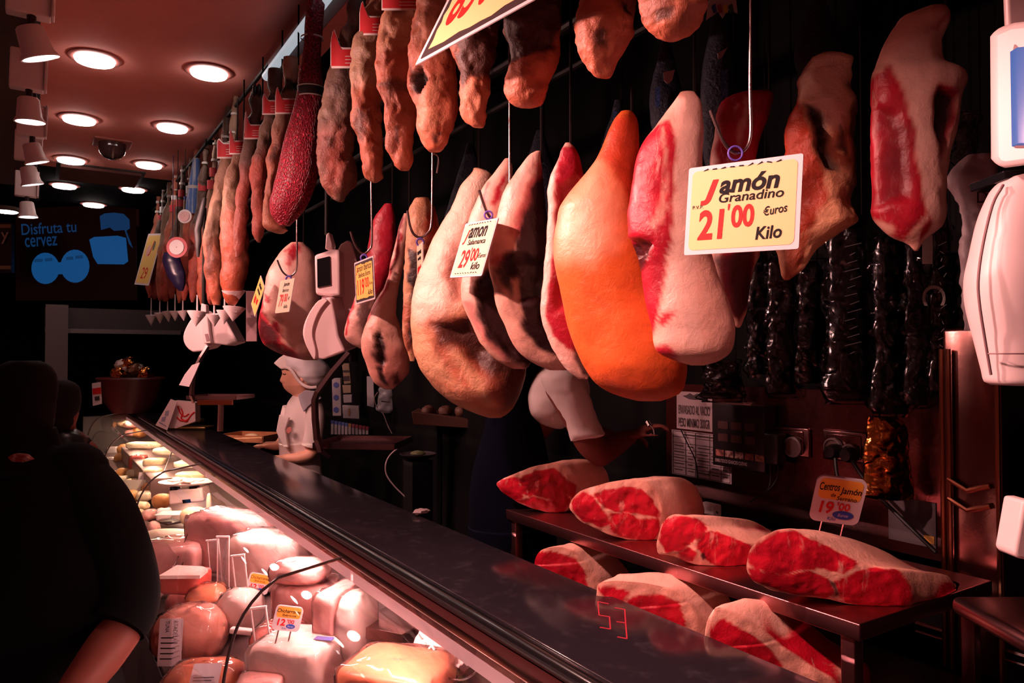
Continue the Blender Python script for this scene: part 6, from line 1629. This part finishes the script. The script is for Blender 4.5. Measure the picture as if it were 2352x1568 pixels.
hull(o, 'dark_print', [(217, 911), (228, 909), (229, 919), (218, 920)], d - .204, .003, m_txt, 0)
# ribboned box and leaning card
c = PZ(420, 986, ZC); d = float((c - CAM) @ FWD); S = d / FPX
t = thing('ribboned_box', 'white box printed with a red ribbon scrawl, standing on a small gilt tray', 'box', c)
hull(t, 'box', [(386, 982), (384, 978), (396, 920), (448, 924), (449, 968), (404, 984)], d, .10, mat('box_pinkwhite', (.74, .48, .47), .5), .004)
mb = MB()
for pts in ([(408, 932), (414, 948), (424, 956), (434, 950)], [(406, 958), (416, 966), (430, 964), (440, 952), (447, 946)], [(416, 938), (420, 950), (416, 960), (428, 968), (434, 960)]):
    mb.tube(crom([(k, *P(*p, d - .002)) for k, p in enumerate(pts)], 14)[:, 1:], .006, 6)
mb.build('red_scrawl', m_red, t)
o = hull(None, 'leaning_card', [(357, 976), (392, 916), (407, 922), (384, 988)], d - .06, .006, mat('card_pinkwhite', (.74, .52, .53), .5), .001)
tag(o, 'white printed card leaning on the left of the ribboned box', 'card')
for k, pts in enumerate((([(380, 944), (388, 942), (386, 954), (378, 955)]), ([(372, 958), (381, 956), (378, 968), (370, 968)]), ([(366, 968), (382, 978), (381, 980), (365, 971)]))):
    hull(o, 'grey_print', pts, d - .063, .003, mat('print_greyblue', (.30, .24, .34), .5), 0)
c = PZ(442, 984, ZC)
one('gilt_tray', MB().box(c + np.array((0, 0, .012)), (.30, .16, .018), axes(-YAW - .1), bev=.005).box(PZ(462, 978, ZC) + np.array((0, 0, .045)), (.05, .03, .04), axes(.2), bev=.01), mat('tray_gilt', (.45, .28, .10), .3, .9), 'low gilt tray under the ribboned box', 'tray')
# ================================================================ behind the counter, farther along
c = P(572, 1000, 5.65)
t = thing('wooden_box', 'open wooden box of orange-lit food in front of the woman in white', 'box', c)
m_wood = mat('box_wood', (.50, .22, .10), .5, var=(8, (.42, .17, .08), .4, .6))
Ax = axes(-YAW - .25)
zc = c[2] - .03
ctr = np.array((c[0] + .02, c[1], zc))
MB().box(ctr, (.36, .30, .012), Ax).build('bottom', m_wood, t)
for k, s in ((0, 1), (0, -1), (1, 1), (1, -1)):
    MB().box(ctr + Ax[k] * s * ((.38, .30)[k] / 2) + np.array((0, 0, .02)), (.012 if k == 0 else .38, .30 if k == 0 else .012, .05), Ax).build('side', m_wood, t)
MB().blob(ctr + np.array((0, 0, .025)), (.12, .08, .04), Ax, 16, .1).build('food', M_CHEE, t)
MB().box(np.array((ctr[0], ctr[1], (zc + .12) / 2)), (.3, .24, zc - .13), Ax).build('support', m_dark, t)
# shelf of packets behind the woman
d = 5.9
t = thing('packet_shelf', 'dark shelf of packets behind the middle scale tray', 'shelf', P(850, 1010, d))
S = d / FPX
q0, q1 = P(762, 1000, d), P(905, 990, d)
MB().box(P(838, 996, d + .15), (150 * S, .30, .03), np.array((RGT, FH, (0, 0, 1.0)))).build('board', m_dark, t)
MB().box(P(838, 1120, d + .15), (150 * S, .30, 218 * S), np.array((RGT, FH, (0, 0, 1.0)))).build('cabinet', m_dark, t)
m_pw = mat('packet_white', (.34, .31, .34), .45); m_pc = mat('packet_cream', (.34, .25, .17), .5); m_pb = mat('packet_blue', (.05, .08, .28), .45); m_pr = mat('packet_red', (.28, .05, .08), .45); m_po = mat('packet_ochre', (.30, .16, .06), .5)
def packet(poly, dd, m, lab, extra=(), th=.06):
    o = hull(None, 'packet', poly, dd, th, m, .004); tag(o, lab, 'packet', 'packets behind the middle scale')
    for n, pl, mm in extra: hull(o, n, pl, dd - .003, .004, mm, 0)
    return o
hexa = lambda x, y, r: [(x + r * math.cos(a), y + r * 1.05 * math.sin(a)) for a in np.linspace(.5, .5 + 2 * PI, 7)[:-1]]
packet([(762, 872), (768, 868), (782, 868), (784, 955), (764, 955)], d, m_pw, 'tall white packet with three blue hexagons, left of the cream packets', [('blue_hexagon', hexa(772, y, 7), m_pb) for y in (884, 913, 941)])
packet([(785, 834), (802, 834), (806, 880), (790, 882)], d + .02, m_pc, 'cream packet with dark bands at the top of the packet shelf', [('dark_band', [(787, 850), (803, 850), (803, 855), (787, 855)], m_txt), ('dark_label', [(788, 864), (802, 863), (803, 874), (789, 875)], m_txt)])
packet([(786, 884), (806, 884), (806, 902), (788, 903)], d + .01, m_pc, 'small ochre-cream packet in the middle of the packet shelf')
packet([(788, 906), (808, 906), (808, 924), (789, 925)], d, m_pw, 'small whitish packet under the ochre-cream one')
packet([(786, 930), (824, 932), (826, 962), (788, 960)], d, m_pw, 'wide whitish packet with an ochre mark on the shelf', [('ochre_mark', [(800, 938), (804, 938), (804, 954), (800, 954)], m_po)])
for k in range(11):
    x = 760 + 8.0 * k; y = 966 + 1.4 * k
    packet([(x, y), (x + 6.5, y), (x + 6.5, 998), (x, 998)], d - .02, m_pw, 'slim %s-topped white bottle in the row along the shelf, %s from the left' % ('blue' if k < 5 else 'ochre' if k < 6 else 'red', ('first', 'second', 'third', 'fourth', 'fifth', 'sixth', 'seventh', 'eighth', 'ninth', 'tenth', 'eleventh')[k]),
           [('coloured_cap', [(x, y - 1), (x + 6.5, y - 1), (x + 6.5, y + 7), (x, y + 7)], m_pb if k < 5 else m_po if k < 6 else m_pr)], .03)
packet([(842, 864), (858, 866), (860, 936), (843, 932)], d - .1, m_pw, 'pale ruler-like packet left of the crumpled white bag')
mb = loft([(884, 872, 892), (900, 870, 902), (925, 866, 906), (940, 864, 906), (948, 880, 900)], d - .3, thick=.5, nseg=28, nrow=24, rough=.01, rscale=24)
V = mb.v[0]
t = thing('crumpled_bag', 'crumpled white bag hanging behind the long pale ham shank', 'bag', V.mean(0))
mb.build('bag', mat('bag_white', (.36, .36, .40), .4), t)
MB().tube(crom([(k, *P(x, y, d - .32)) for k, (x, y) in enumerate(((868, 900), (860, 915), (866, 935), (880, 950), (890, 975), (900, 995)))], 20)[:, 1:], .004, 6).build('cord', m_pst, t)
hull(t, 'dark_line', [(876, 920), (896, 922), (896, 925), (876, 923)], d - .40, .002, m_txt, 0)
# wire loop and plate low behind the counter
one('cable_loop', MB().tube(crom([(k, *P(x, y, 4.0)) for k, (x, y) in enumerate(((912, 1030), (895, 1046), (886, 1066), (888, 1090), (905, 1115), (930, 1140)))], 24)[:, 1:], .004, 6), m_pst, 'thin pale cable hanging in a loop below the middle scale tray', 'cable')
c = P(960, 1056, 4.0)
t = thing('dark_dish', 'dark dish holding a pale green lump, far behind the counter', 'dish', c)
MB().lathe([(.03, 0), (.09, .02), (.10, .035), (.096, .036), (.08, .02), (.001, .012)], c, I3, 28).build('dish', mat('dish_dark', (.04, .03, .035), .3), t)
MB().blob(c + np.array((0, 0, .035)), (.09, .07, .03), I3, 14, .2).build('lump', mat('lump_green', (.12, .13, .06), .6), t)
MB().box(np.array((c[0], c[1], (c[2] + .12) / 2)), (.12, .12, c[2] - .12)).build('pillar', m_dark, t)
c = PZ(968, 1182, 1.12)
one('paper_scrap', MB().blob(c + np.array((0, 0, .012)), (.08, .05, .02), axes(.4), 14, .3, 3), mat('scrap_pale', (.34, .24, .24), .6), 'crumpled pale scrap at the rear edge of the counter top', 'scrap')
for pts, d_, lab in (([(945, 945), (1100, 965), (1105, 985), (950, 975)], 4.6, 'dark wooden shelf edge far behind the big pale ham'),):
    o = hull(None, 'back_shelf', pts, d_, .3, mat('shelf_brown', (.10, .035, .025), .5), .004); tag(o, lab, 'shelf')
    hull(o, 'upright', [(1004, 960), (1012, 960), (1012, 1260), (1004, 1260)], d_ + .1, .1, m_dark, 0)
for k in range(3):
    x = 985 + 38 * k
    c = P(x, 945, 4.7)
    tag(MB().blob(c, (.10, .09, .08), I3, 14, .15, 3, k).build('bread_roll', mat('roll_dim', (.16, .06, .04), .6)), 'dim round roll on the dark shelf behind the big pale ham, %s from the left' % ('first', 'second', 'third')[k], 'roll', 'rolls on the back shelf')

# ================================================================ screen at the far end
d = 9.3
t = thing('beer_screen', 'dark wall screen with blue writing Disfruta tu cerveza and a blue beer glass', 'screen', P(180, 590, d))
hull(t, 'panel', [(36, 480), (312, 466), (316, 690), (36, 690)], d, .08, mat('screen_panel', (.012, .008, .009), .3), .004)
m_glow = mat('screen_blue_glow', (.01, .05, .16), .4, emit=((.01, .13, .40), .42))
m_glow2 = mat('screen_blue_dim', (.01, .03, .10), .4, emit=((.01, .09, .28), .28))
def screen_text(s, x0, y0, x1, y1, m, rot=.06):
    w, h = (x1 - x0) * d / FPX, (y1 - y0) * d / FPX
    V, F = letters(s, w, h, (0, 0), 0, .008, rot)
    MB().add(V @ np.array((RGT, UPV, -FWD)) + P(x0, y1, d - .006), F).build('lettering', m, t, smooth=False)
screen_text('Disfruta tu', 50, 514, 176, 540, m_glow2); screen_text('cervez', 58, 546, 132, 568, m_glow2)
hull(t, 'blue_lobe', [(104 + 32 * math.cos(a), 616 + 36 * math.sin(a)) for a in np.linspace(0, 2 * PI, 24)[:-1]], d - .006, .005, m_glow, 0)
hull(t, 'blue_lobe', [(172 + 33 * math.cos(a), 611 + 38 * math.sin(a)) for a in np.linspace(0, 2 * PI, 24)[:-1]], d - .006, .005, m_glow, 0)
hull(t, 'blue_bridge', [(125, 602), (150, 602), (150, 629), (125, 630)], d - .007, .005, m_glow, 0)
for x0, x1, y in ((79, 98, 598), (103, 120, 596), (152, 168, 593), (173, 190, 590)):
    hull(t, 'dark_smudge', [(x0, y - 3), (x1, y - 4), (x1, y + 3), (x0, y + 4)], d - .012, .004, mat('screen_smudge', (.004, .03, .09), .5, emit=((.01, .10, .30), .30)), 0)
hull(t, 'beer_foam', [(229, 496), (240, 490), (262, 488), (284, 491), (297, 504), (298, 524), (290, 530), (300, 556), (305, 570), (296, 560), (286, 528), (262, 530), (252, 522), (232, 528)], d - .006, .005, m_glow2, 0)
hull(t, 'beer_glass', [(205, 550), (216, 544), (270, 541), (289, 546), (294, 600), (284, 607), (224, 606), (214, 590)], d - .008, .005, m_glow, 0)
MB().tube([P(290, 467, d - .1), P(312, 465, d + .04)], .01, 6).tube([P(180, 580, d + .07), np.array((P(180, 580, d)[0], 12.30, P(180, 580, d)[2]))], .04, 8).build('bracket', m_dark, t)
c = P(8, 560, 8.8)
t = thing('lit_sign', 'dark sign with pale lettering cut off by the left edge', 'sign', c)
hull(t, 'panel', [(-80, 512), (26, 512), (26, 626), (-80, 626)], 8.8, .06, mat('sign_dark', (.01, .008, .008), .4), .002)
for y in (519, 614): hull(t, 'bar', [(-60, y - 4), (24, y - 4), (24, y + 4), (-60, y + 4)], 8.79, .01, mat('bar_tan', (.30, .20, .11), .5), 0)
V, F = letters('y', None, .14, (0, 0), 0, .006)
MB().add(V @ np.array((RGT, UPV, -FWD)) + P(2, 560, 8.78), F).build('lettering', mat('letters_tan', (.45, .36, .28), .5), t, smooth=False)

# ================================================================ people
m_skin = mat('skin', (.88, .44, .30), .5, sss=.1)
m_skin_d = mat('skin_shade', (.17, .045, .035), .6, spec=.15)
m_skin_m = mat('skin_ruddy', (.36, .10, .07), .55)  # darker, redder copy of skin: dim red light put into the colour
m_shirt = mat('white_shirt', (.72, .60, .58), .75, bmp=(30, .15))
m_cap = mat('white_cap', (.60, .54, .56), .7)
m_navy = mat('navy_cloth', (.0015, .0018, .006), .95, spec=.05)
m_black = mat('black_cloth', (.006, .006, .007), .9, spec=.15)
m_hair = mat('dark_hair', (.006, .004, .004), .8, spec=.15)
def remesh(o, v=.008, sm=6):
    r = o.modifiers.new('one_surface', 'REMESH'); r.mode = 'VOXEL'; r.voxel_size = v; r.use_smooth_shade = True
    s = o.modifiers.new('softened', 'SMOOTH'); s.iterations = sm; s.factor = .5
    return o
def limb(mb, pts, radii, n=14):
    """tapered limb with rounded ends"""
    q = crom([(k, *p, r) for k, (p, r) in enumerate(zip(pts, radii))], 6 * len(pts))
    mb.tube([a[1:4] for a in q], [a[4] for a in q], n)
    for p, r in ((pts[0], radii[0]), (pts[-1], radii[-1])): mb.blob(p, (2 * r, 2 * r, 2 * r), n=12)
def hand(mb, wrist, fwd, palm, s=1.0, curl=.5):
    """palm, four unequal bent fingers and a thumb from the side of the palm"""
    f = np.asarray(fwd, float); f /= np.linalg.norm(f)
    n = np.asarray(palm, float); n -= f * (n @ f); n /= np.linalg.norm(n)
    r = np.cross(f, n)
    mb.blob(wrist + f * .05 * s, (.085 * s, .10 * s, .032 * s), np.array((r, f, n)), 16, power=.8)
    for k, (x, L) in enumerate(((-.031, .070), (-.011, .080), (.010, .075), (.030, .058))):
        p = wrist + f * .088 * s + r * x * s
        pts = [p]
        for j in range(3):
            a = curl * (j + .6)
            p = p + (f * math.cos(a) + n * math.sin(a)) * L * s * (.45, .32, .23)[j] * 1.15
            pts.append(p)
        mb.tube(pts, [.0092 * s, .0086 * s, .0078 * s, .006 * s], 8)
    p = wrist + f * .03 * s - r * .036 * s
    mb.tube([p, p - r * .022 * s + f * .022 * s + n * .01 * s, p - r * .028 * s + f * .050 * s + n * .022 * s, p - r * .022 * s + f * .07 * s + n * .03 * s], [.013 * s, .011 * s, .009 * s, .007 * s], 8)

# ---- woman in white
dw = 5.1
SW = dw / FPX
wp = lambda x, y, o=0.0: P(x, y, dw + o)
root = thing('person', 'woman in white cap and short-sleeved white overall working behind the counter, looking down', 'person', P(690, 1050, dw))
mb = loft([(818, 672, 706), (826, 656, 722), (838, 650, 730), (850, 648, 733), (858, 649, 733), (864, 647, 732), (870, 644.5, 730), (875, 643.5, 728), (878, 648, 725), (882, 650, 721), (885, 650.5, 718), (888, 653, 715), (891, 653, 713), (895, 657, 712), (899, 661, 711), (903, 667, 710), (907, 672, 708)], dw, thick=.80, tmax=.082, nseg=44, nrow=80, rough=.0, power=.92)
limb(mb, [wp(692, 892), wp(692, 912), wp(694, 930)], [.055, .052, .06])
mb.add(*(lambda L: (L.v[0], L.f))(loft([(915, 680, 706), (925, 664, 722), (945, 657, 738), (975, 652, 742), (1010, 646, 734), (1045, 650, 730), (1085, 646, 738), (1130, 642, 742), (1160, 650, 735)], dw, thick=.7, tmax=.13, nseg=36, nrow=50, rough=0)))
for s in (-1, 1): limb(mb, [wp(690 + 14 * s, 1120, .03 * s), wp(690 + 14 * s, 1240, .03 * s), np.array((*wp(690 + 14 * s, 1240, .03 * s)[:2], .16))], [.085, .06, .045])
limb(mb, [wp(722, 945, -.06), wp(722, 1000, -.09), wp(716, 1038, -.10), wp(690, 1050, -.12), wp(650, 1052, -.13)], [.052, .046, .042, .038, .026])
limb(mb, [wp(668, 950, .10), wp(655, 1000, .10), wp(640, 1022, .06), wp(612, 1022, .0)], [.048, .042, .036, .026])
hand(mb, wp(652, 1051, -.13), -RGT + FH * .2, np.array((0, 0, -1.0)), .95, .45)
hand(mb, wp(614, 1022, .0), -RGT * 1 + np.array((0, 0, -.12)), np.array((0, 0, -1.0)), .95, .5)
body = remesh(mb.build('body', m_skin, root), .0075, 4)
fm = MB()
fm.tube(crom([(0, *wp(650, 858, -.045)), (1, *wp(653.5, 860, -.056)), (2, *wp(657, 858.5, -.064))], 8)[:, 1:], .0035, 6)
fm.build('closed_eye', m_hair, body)
fm = MB(); fm.tube(crom([(0, *wp(648.5, 849, -.045)), (1, *wp(653, 847.5, -.058)), (2, *wp(660, 849, -.070))], 8)[:, 1:], .003, 6); fm.build('eyebrow', m_hair, body)
fm = MB(); fm.blob(wp(652.5, 885.5, -.025), (.020, .03, .014), FACE[[0, 2, 1]], n=12); fm.build('lips', mat('lips_red', (.50, .10, .09), .4), body)
fm = MB(); fm.blob(wp(694, 868, -.080), (.03, .02, .055), np.array((RGT, FH, (0, 0, 1.0))), 14); fm.build('ear', m_skin, body)
cap = loft([(815, 668, 712), (820, 655, 728), (830, 652, 744), (842, 655, 755), (852, 668, 760), (862, 676, 762), (872, 688, 760), (880, 697, 752), (887, 708, 742), (890, 716, 736)], dw + .005, thick=.9, tmax=.115, nseg=40, nrow=40, rough=.006, rscale=20)
cap_o = cap.build('cap', m_cap, root)
rim_pts = [(652, 843), (664, 846), (674, 856), (681, 868), (690, 878), (701, 886), (714, 890), (728, 889)]
MB().tube(crom([(k, *wp(x, y, -.085 - .02 * min(k, 3) / 3)) for k, (x, y) in enumerate(rim_pts)], 30)[:, 1:], .011, 10).build('cap_hem', m_shirt, cap_o)
hull(root, 'cap_peak', [(628, 834), (640, 822), (652, 814), (668, 824), (670, 842), (656, 848), (644, 847)], dw - .07, .13, m_shirt, .006)
sh = loft([(905, 676, 712), (914, 668, 722), (925, 662, 732), (945, 655, 742), (965, 650, 746), (985, 646, 744), (1005, 640, 738), (1025, 641, 734), (1045, 642, 733), (1075, 640, 738), (1110, 638, 742), (1130, 640, 740)], dw, thick=.74, tmax=.15, nseg=44, nrow=60, rough=.004, rscale=10)
s_o = sh.build('overall', m_shirt, root)
mb = MB()
q = crom([(0, *wp(720, 925, -.08), .058), (1, *wp(724, 955, -.09), .066), (2, *wp(722, 995, -.10), .064), (3, *wp(716, 1024, -.10), .068)], 20)
mb.tube([a[1:4] for a in q], [a[4] for a in q], 20)
mb.build('sleeve', m_shirt, root)
mb = MB()
q = crom([(0, *wp(666, 935, .10), .052), (1, *wp(660, 965, .11), .056), (2, *wp(655, 992, .10), .056)], 16)
mb.tube([a[1:4] for a in q], [a[4] for a in q], 18)
mb.build('sleeve', m_shirt, root)
hull(root, 'collar', [(684, 908), (700, 896), (724, 898), (738, 915), (722, 922), (706, 935), (697, 946), (690, 930)], dw - .155, .03, mat('collar_lilac', (.46, .40, .46), .7), .004)
hull(root, 'apron_bib', [(641, 952), (664, 959), (655, 985), (662, 1028), (652, 1028), (640, 1005), (634, 990)], dw - .15, .03, m_shirt, .005)
hull(root, 'red_emblem', [(660, 982), (668, 980), (670, 990), (662, 996), (657, 990)], dw - .158, .01, mat('emblem_red', (.60, .20, .18), .5), .001)

# ---- man bending, mostly behind the hams
dm = 2.62
mp = lambda x, y, o=0.0: P(x, y, dm + o)
root = thing('person', 'man in a white short-sleeved shirt and dark navy apron bending behind the hanging hams', 'person', P(1220, 1100, dm))
mb = MB()
limb(mb, [mp(1178, 1140, .14), mp(1195, 1010, .13), mp(1262, 915, .06), mp(1292, 862, .05)], [.08, .08, .09, .07])
limb(mb, [mp(1290, 850, .05), mp(1330, 815, .03), mp(1352, 798, .02)], [.07, .055, .055])
mb.blob(mp(1385, 790, .02), (.19, .16, .23), axes(-YAW, 0, .5), 24)
mb.blob(mp(1450, 800, .0), (.03, .03, .04), n=10)
for s in (-1, 1): limb(mb, [mp(1180 + 30 * s, 1150, .13 + .06 * s), np.array((*mp(1188 + 30 * s, 1150, .1 + .06 * s)[:2], .62)), np.array((*mp(1180 + 30 * s, 1150, .12 + .06 * s)[:2], .17))], [.08, .06, .05])
limb(mb, [mp(1290, 885, -.10), mp(1325, 950, -.12), mp(1352, 1012, -.12), mp(1378, 1042, -.12)], [.062, .055, .050, .045])
limb(mb, [mp(1378, 1042, -.12), mp(1412, 1022, -.06), mp(1444, 1004, .0)], [.045, .040, .030])
limb(mb, [mp(1290, 880, .20), mp(1345, 980, .24), mp(1398, 1004, .22)], [.055, .045, .032])
hand(mb, mp(1442, 1005, .0), RGT + UPV * .5, np.array((0, 0, -1.0)), 1.0, .6)
hand(mb, mp(1398, 1004, .22), RGT + UPV * .1, np.array((0, 0, -1.0)), 1.0, .6)
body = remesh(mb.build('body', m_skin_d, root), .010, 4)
for s in (-1, 1): MB().blob(mp(1455, 778, -.03 * s - .02), (.012, .02, .012), n=8).build('eye', m_hair, body)
MB().blob(mp(1462, 822, 0), (.012, .04, .010), n=8).build('mouth', mat('lips_red', (.50, .10, .09), .4), body)
MB().blob(mp(1376, 776, .02), (.21, .175, .20), axes(-YAW, 0, .5), 20, .04).build('hair', m_hair, root)
sh = loft([(838, 1262, 1312), (852, 1236, 1345), (872, 1220, 1352), (895, 1211, 1355), (920, 1207, 1352), (945, 1208, 1338), (962, 1222, 1322), (976, 1250, 1302), (984, 1276, 1292)], dm + .02, thick=.95, tmax=.17, nseg=44, nrow=44, rough=.006, rscale=9)
sh.build('shirt', m_shirt, root)
sl = loft([(850, 1262, 1318), (862, 1244, 1334), (885, 1246, 1345), (910, 1262, 1354), (940, 1281, 1366), (970, 1295, 1380), (988, 1300, 1388), (998, 1302, 1392), (1006, 1304, 1372), (1012, 1306, 1340)], dm - .13, thick=.9, tmax=.09, nseg=40, nrow=40, rough=.006, rscale=11, seed=4).build('sleeve', m_shirt, root)
ap = loft([(830, 1150, 1250), (880, 1140, 1235), (950, 1120, 1240), (1000, 1105, 1250), (1060, 1090, 1262), (1130, 1080, 1275), (1230, 1078, 1278), (1300, 1080, 1275)], dm + .03, thick=.9, tmax=.17, nseg=36, nrow=36, rough=.006, rscale=8)
ap.build('navy_apron', m_navy, root)
kb = MB().tube(crom([(0, *mp(1490, 975, -.03)), (1, *mp(1500, 985, -.04)), (2, *mp(1503, 1002, -.05))], 10)[:, 1:], .003, 6)
kb.tube([mp(1486, 968, -.02), mp(1492, 978, -.03)], .009, 8)
one('knife', kb, m_steel, 'thin curved knife in the bending man\'s hand', 'knife')

# ---- customers at the left edge
da = 2.15
ap_ = lambda x, y, o=0.0: P(x, y, da + o)
root = thing('person', 'customer in black at the left edge, bare forearm reaching down beside the glass', 'person', np.array((*P(70, 1300, da)[:2], 0.0)))
mb = loft([(838, 30, 80), (850, 8, 100), (880, -12, 112), (915, -14, 116), (935, -12, 119), (950, -10, 118), (975, 2, 110), (1000, 14, 100), (1030, 15, 95)], da, thick=.9, tmax=.10, nseg=36, nrow=50, rough=0)
limb(mb, [ap_(55, 990), ap_(50, 1100), ap_(40, 1400), ap_(30, 1650)], [.06, .14, .16, .15])
zf = .05
for s in (-1, 1):
    a = ap_(20 + 70 * s, 1660, .04 * s)
    limb(mb, [a, np.array((a[0], a[1], .45)), np.array((a[0], a[1], .10))], [.095, .065, .05])
    limb(mb, [np.array((a[0], a[1], .05)), np.array((a[0] + .06, a[1] + .14, .035))], [.05, .04])
limb(mb, [ap_(190, 1120), ap_(265, 1260, -.03), ap_(300, 1395, -.08), ap_(245, 1490, -.16), ap_(170, 1590, -.26)], [.075, .065, .055, .060, .048])
limb(mb, [ap_(-80, 1120), ap_(-120, 1300), ap_(-60, 1480, -.10)], [.07, .055, .04])
hand(mb, ap_(170, 1590, -.26), ap_(100, 1690, -.34) - ap_(170, 1590, -.26), np.array((1.0, .3, 0)), 1.05, .5)
hand(mb, ap_(-60, 1480, -.10), RGT * .5 + np.array((0, 0, -1.0)), np.array((1.0, .3, 0)), 1.0, .4)
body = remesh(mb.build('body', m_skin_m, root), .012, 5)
MB().blob(ap_(112, 915, .055), (.012, .012, .008), n=8).build('eye', m_hair, body)
MB().blob(ap_(109, 958, .055), (.018, .03, .008), n=8).build('mouth', mat('lips_red', (.50, .10, .09), .4), body)
hr = loft([(828, 30, 82), (838, 12, 100), (860, -8, 114), (885, -18, 120), (915, -22, 121), (950, -24, 116), (990, -20, 104), (1030, -14, 92), (1060, 0, 80)], da - .012, thick=1.0, tmax=.125, nseg=36, nrow=50, rough=.008)
hr.build('hair', m_hair, root)
jk = loft([(1015, 10, 90), (1030, -30, 135), (1055, -70, 175), (1085, -105, 205), (1130, -130, 236), (1190, -140, 272), (1250, -145, 306), (1300, -145, 328), (1345, -145, 338), (1385, -145, 336), (1415, -145, 308), (1450, -140, 270), (1520, -140, 205), (1600, -140, 160), (1750, -140, 155), (1900, -140, 150)], da - .02, thick=.62, tmax=.20, nseg=52, nrow=80, rough=.008, rscale=6)
jk.build('jacket', m_black, root)
mb = MB()
q = crom([(0, *ap_(170, 1090, .0), .085), (1, *ap_(225, 1170, -.02), .095), (2, *ap_(272, 1270, -.04), .088), (3, *ap_(296, 1350, -.07), .080), (4, *ap_(292, 1405, -.10), .078), (5, *ap_(272, 1440, -.13), .074)], 30)
mb.tube([a[1:4] for a in q], [a[4] for a in q], 24)
mb.blob(ap_(170, 1090), (.19, .19, .19), n=16)
mb.build('sleeve', m_black, root)
mb = MB(); mb.tube([ap_(52, 985), ap_(52, 1040), ap_(52, 1075)], [.085, .105, .16], 22)
mb.build('collar', m_black, root)
dz = da
lg = MB()
for s in (-1, 1):
    a = ap_(20 + 70 * s, 1660, .04 * s)
    lg.tube([a, np.array((a[0], a[1], .5)), np.array((a[0], a[1], .09))], [.12, .09, .075], 16)
lg.blob(ap_(20, 1640), (.42, .28, .3), axes(-YAW), 20)
remesh(lg.build('trousers', m_black, root), .015, 3)
hull(root, 'scarf_knot', [(16, 1050), (30, 1042), (55, 1044), (70, 1056), (50, 1062), (24, 1060)], da - .235, .02, mat('scarf_red', (.30, .05, .04), .6, var=(60, (.5, .3, .25), .5, .6)), .003)
db = 3.1
bp = lambda x, y, o=0.0: P(x, y, db + o)
root = thing('person', 'second customer in glossy black, just behind the customer at the left edge', 'person', np.array((*P(160, 1200, db)[:2], 0.0)))
mb = loft([(880, 118, 150), (890, 108, 165), (915, 98, 176), (945, 96, 178), (970, 104, 172), (995, 112, 160)], db, thick=.9, tmax=.10, nseg=30, nrow=36, rough=0)
limb(mb, [bp(138, 985), bp(138, 1060), bp(140, 1250), bp(140, 1420)], [.06, .13, .15, .14])
for s in (-1, 1):
    a = bp(140 + 45 * s, 1430)
    limb(mb, [a, np.array((a[0], a[1], .45)), np.array((a[0], a[1], .08))], [.09, .06, .045])
limb(mb, [bp(192, 1040), bp(222, 1140, -.03), bp(228, 1220, -.10)], [.06, .05, .04])
hand(mb, bp(228, 1220, -.10), np.array((.2, -.6, -1.0)), np.array((1.0, 0, 0)), 1.0, .5)
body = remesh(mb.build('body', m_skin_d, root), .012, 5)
hr = loft([(872, 118, 152), (882, 104, 168), (905, 92, 178), (940, 90, 178), (975, 96, 168), (1010, 104, 160)], db - .008, thick=1.0, tmax=.12, nseg=30, nrow=36, rough=.006)
hr.build('hair', m_hair, root)
jk = loft([(985, 110, 170), (1000, 85, 196), (1030, 60, 212), (1080, 50, 228), (1140, 46, 238), (1200, 45, 243), (1240, 45, 240), (1330, 45, 236), (1500, 45, 236)], db - .01, thick=.7, tmax=.17, nseg=44, nrow=50, rough=.008, rscale=8)
j = jk.build('jacket', mat('glossy_black_cloth', (.006, .006, .007), .3, spec=.4), root)
mb = MB().tube(crom([(k, *bp(x, y, -.19)) for k, (x, y) in enumerate(((176, 1106), (184, 1135), (198, 1165), (208, 1192), (222, 1220)))], 16)[:, 1:], [.012 - .0004 * q for q in range(16)], 8)
mb.build('pale_stripe', mat('stripe_grey', (.26, .20, .25), .4), j)  # pale tube stands for the streak reflected on the glossy sleeve
lg = MB()
for s in (-1, 1):
    a = bp(140 + 45 * s, 1430)
    lg.tube([a, np.array((a[0], a[1], .5)), np.array((a[0], a[1], .03))], [.12, .09, .08], 14)
remesh(lg.build('trousers', m_black, root), .015, 3)
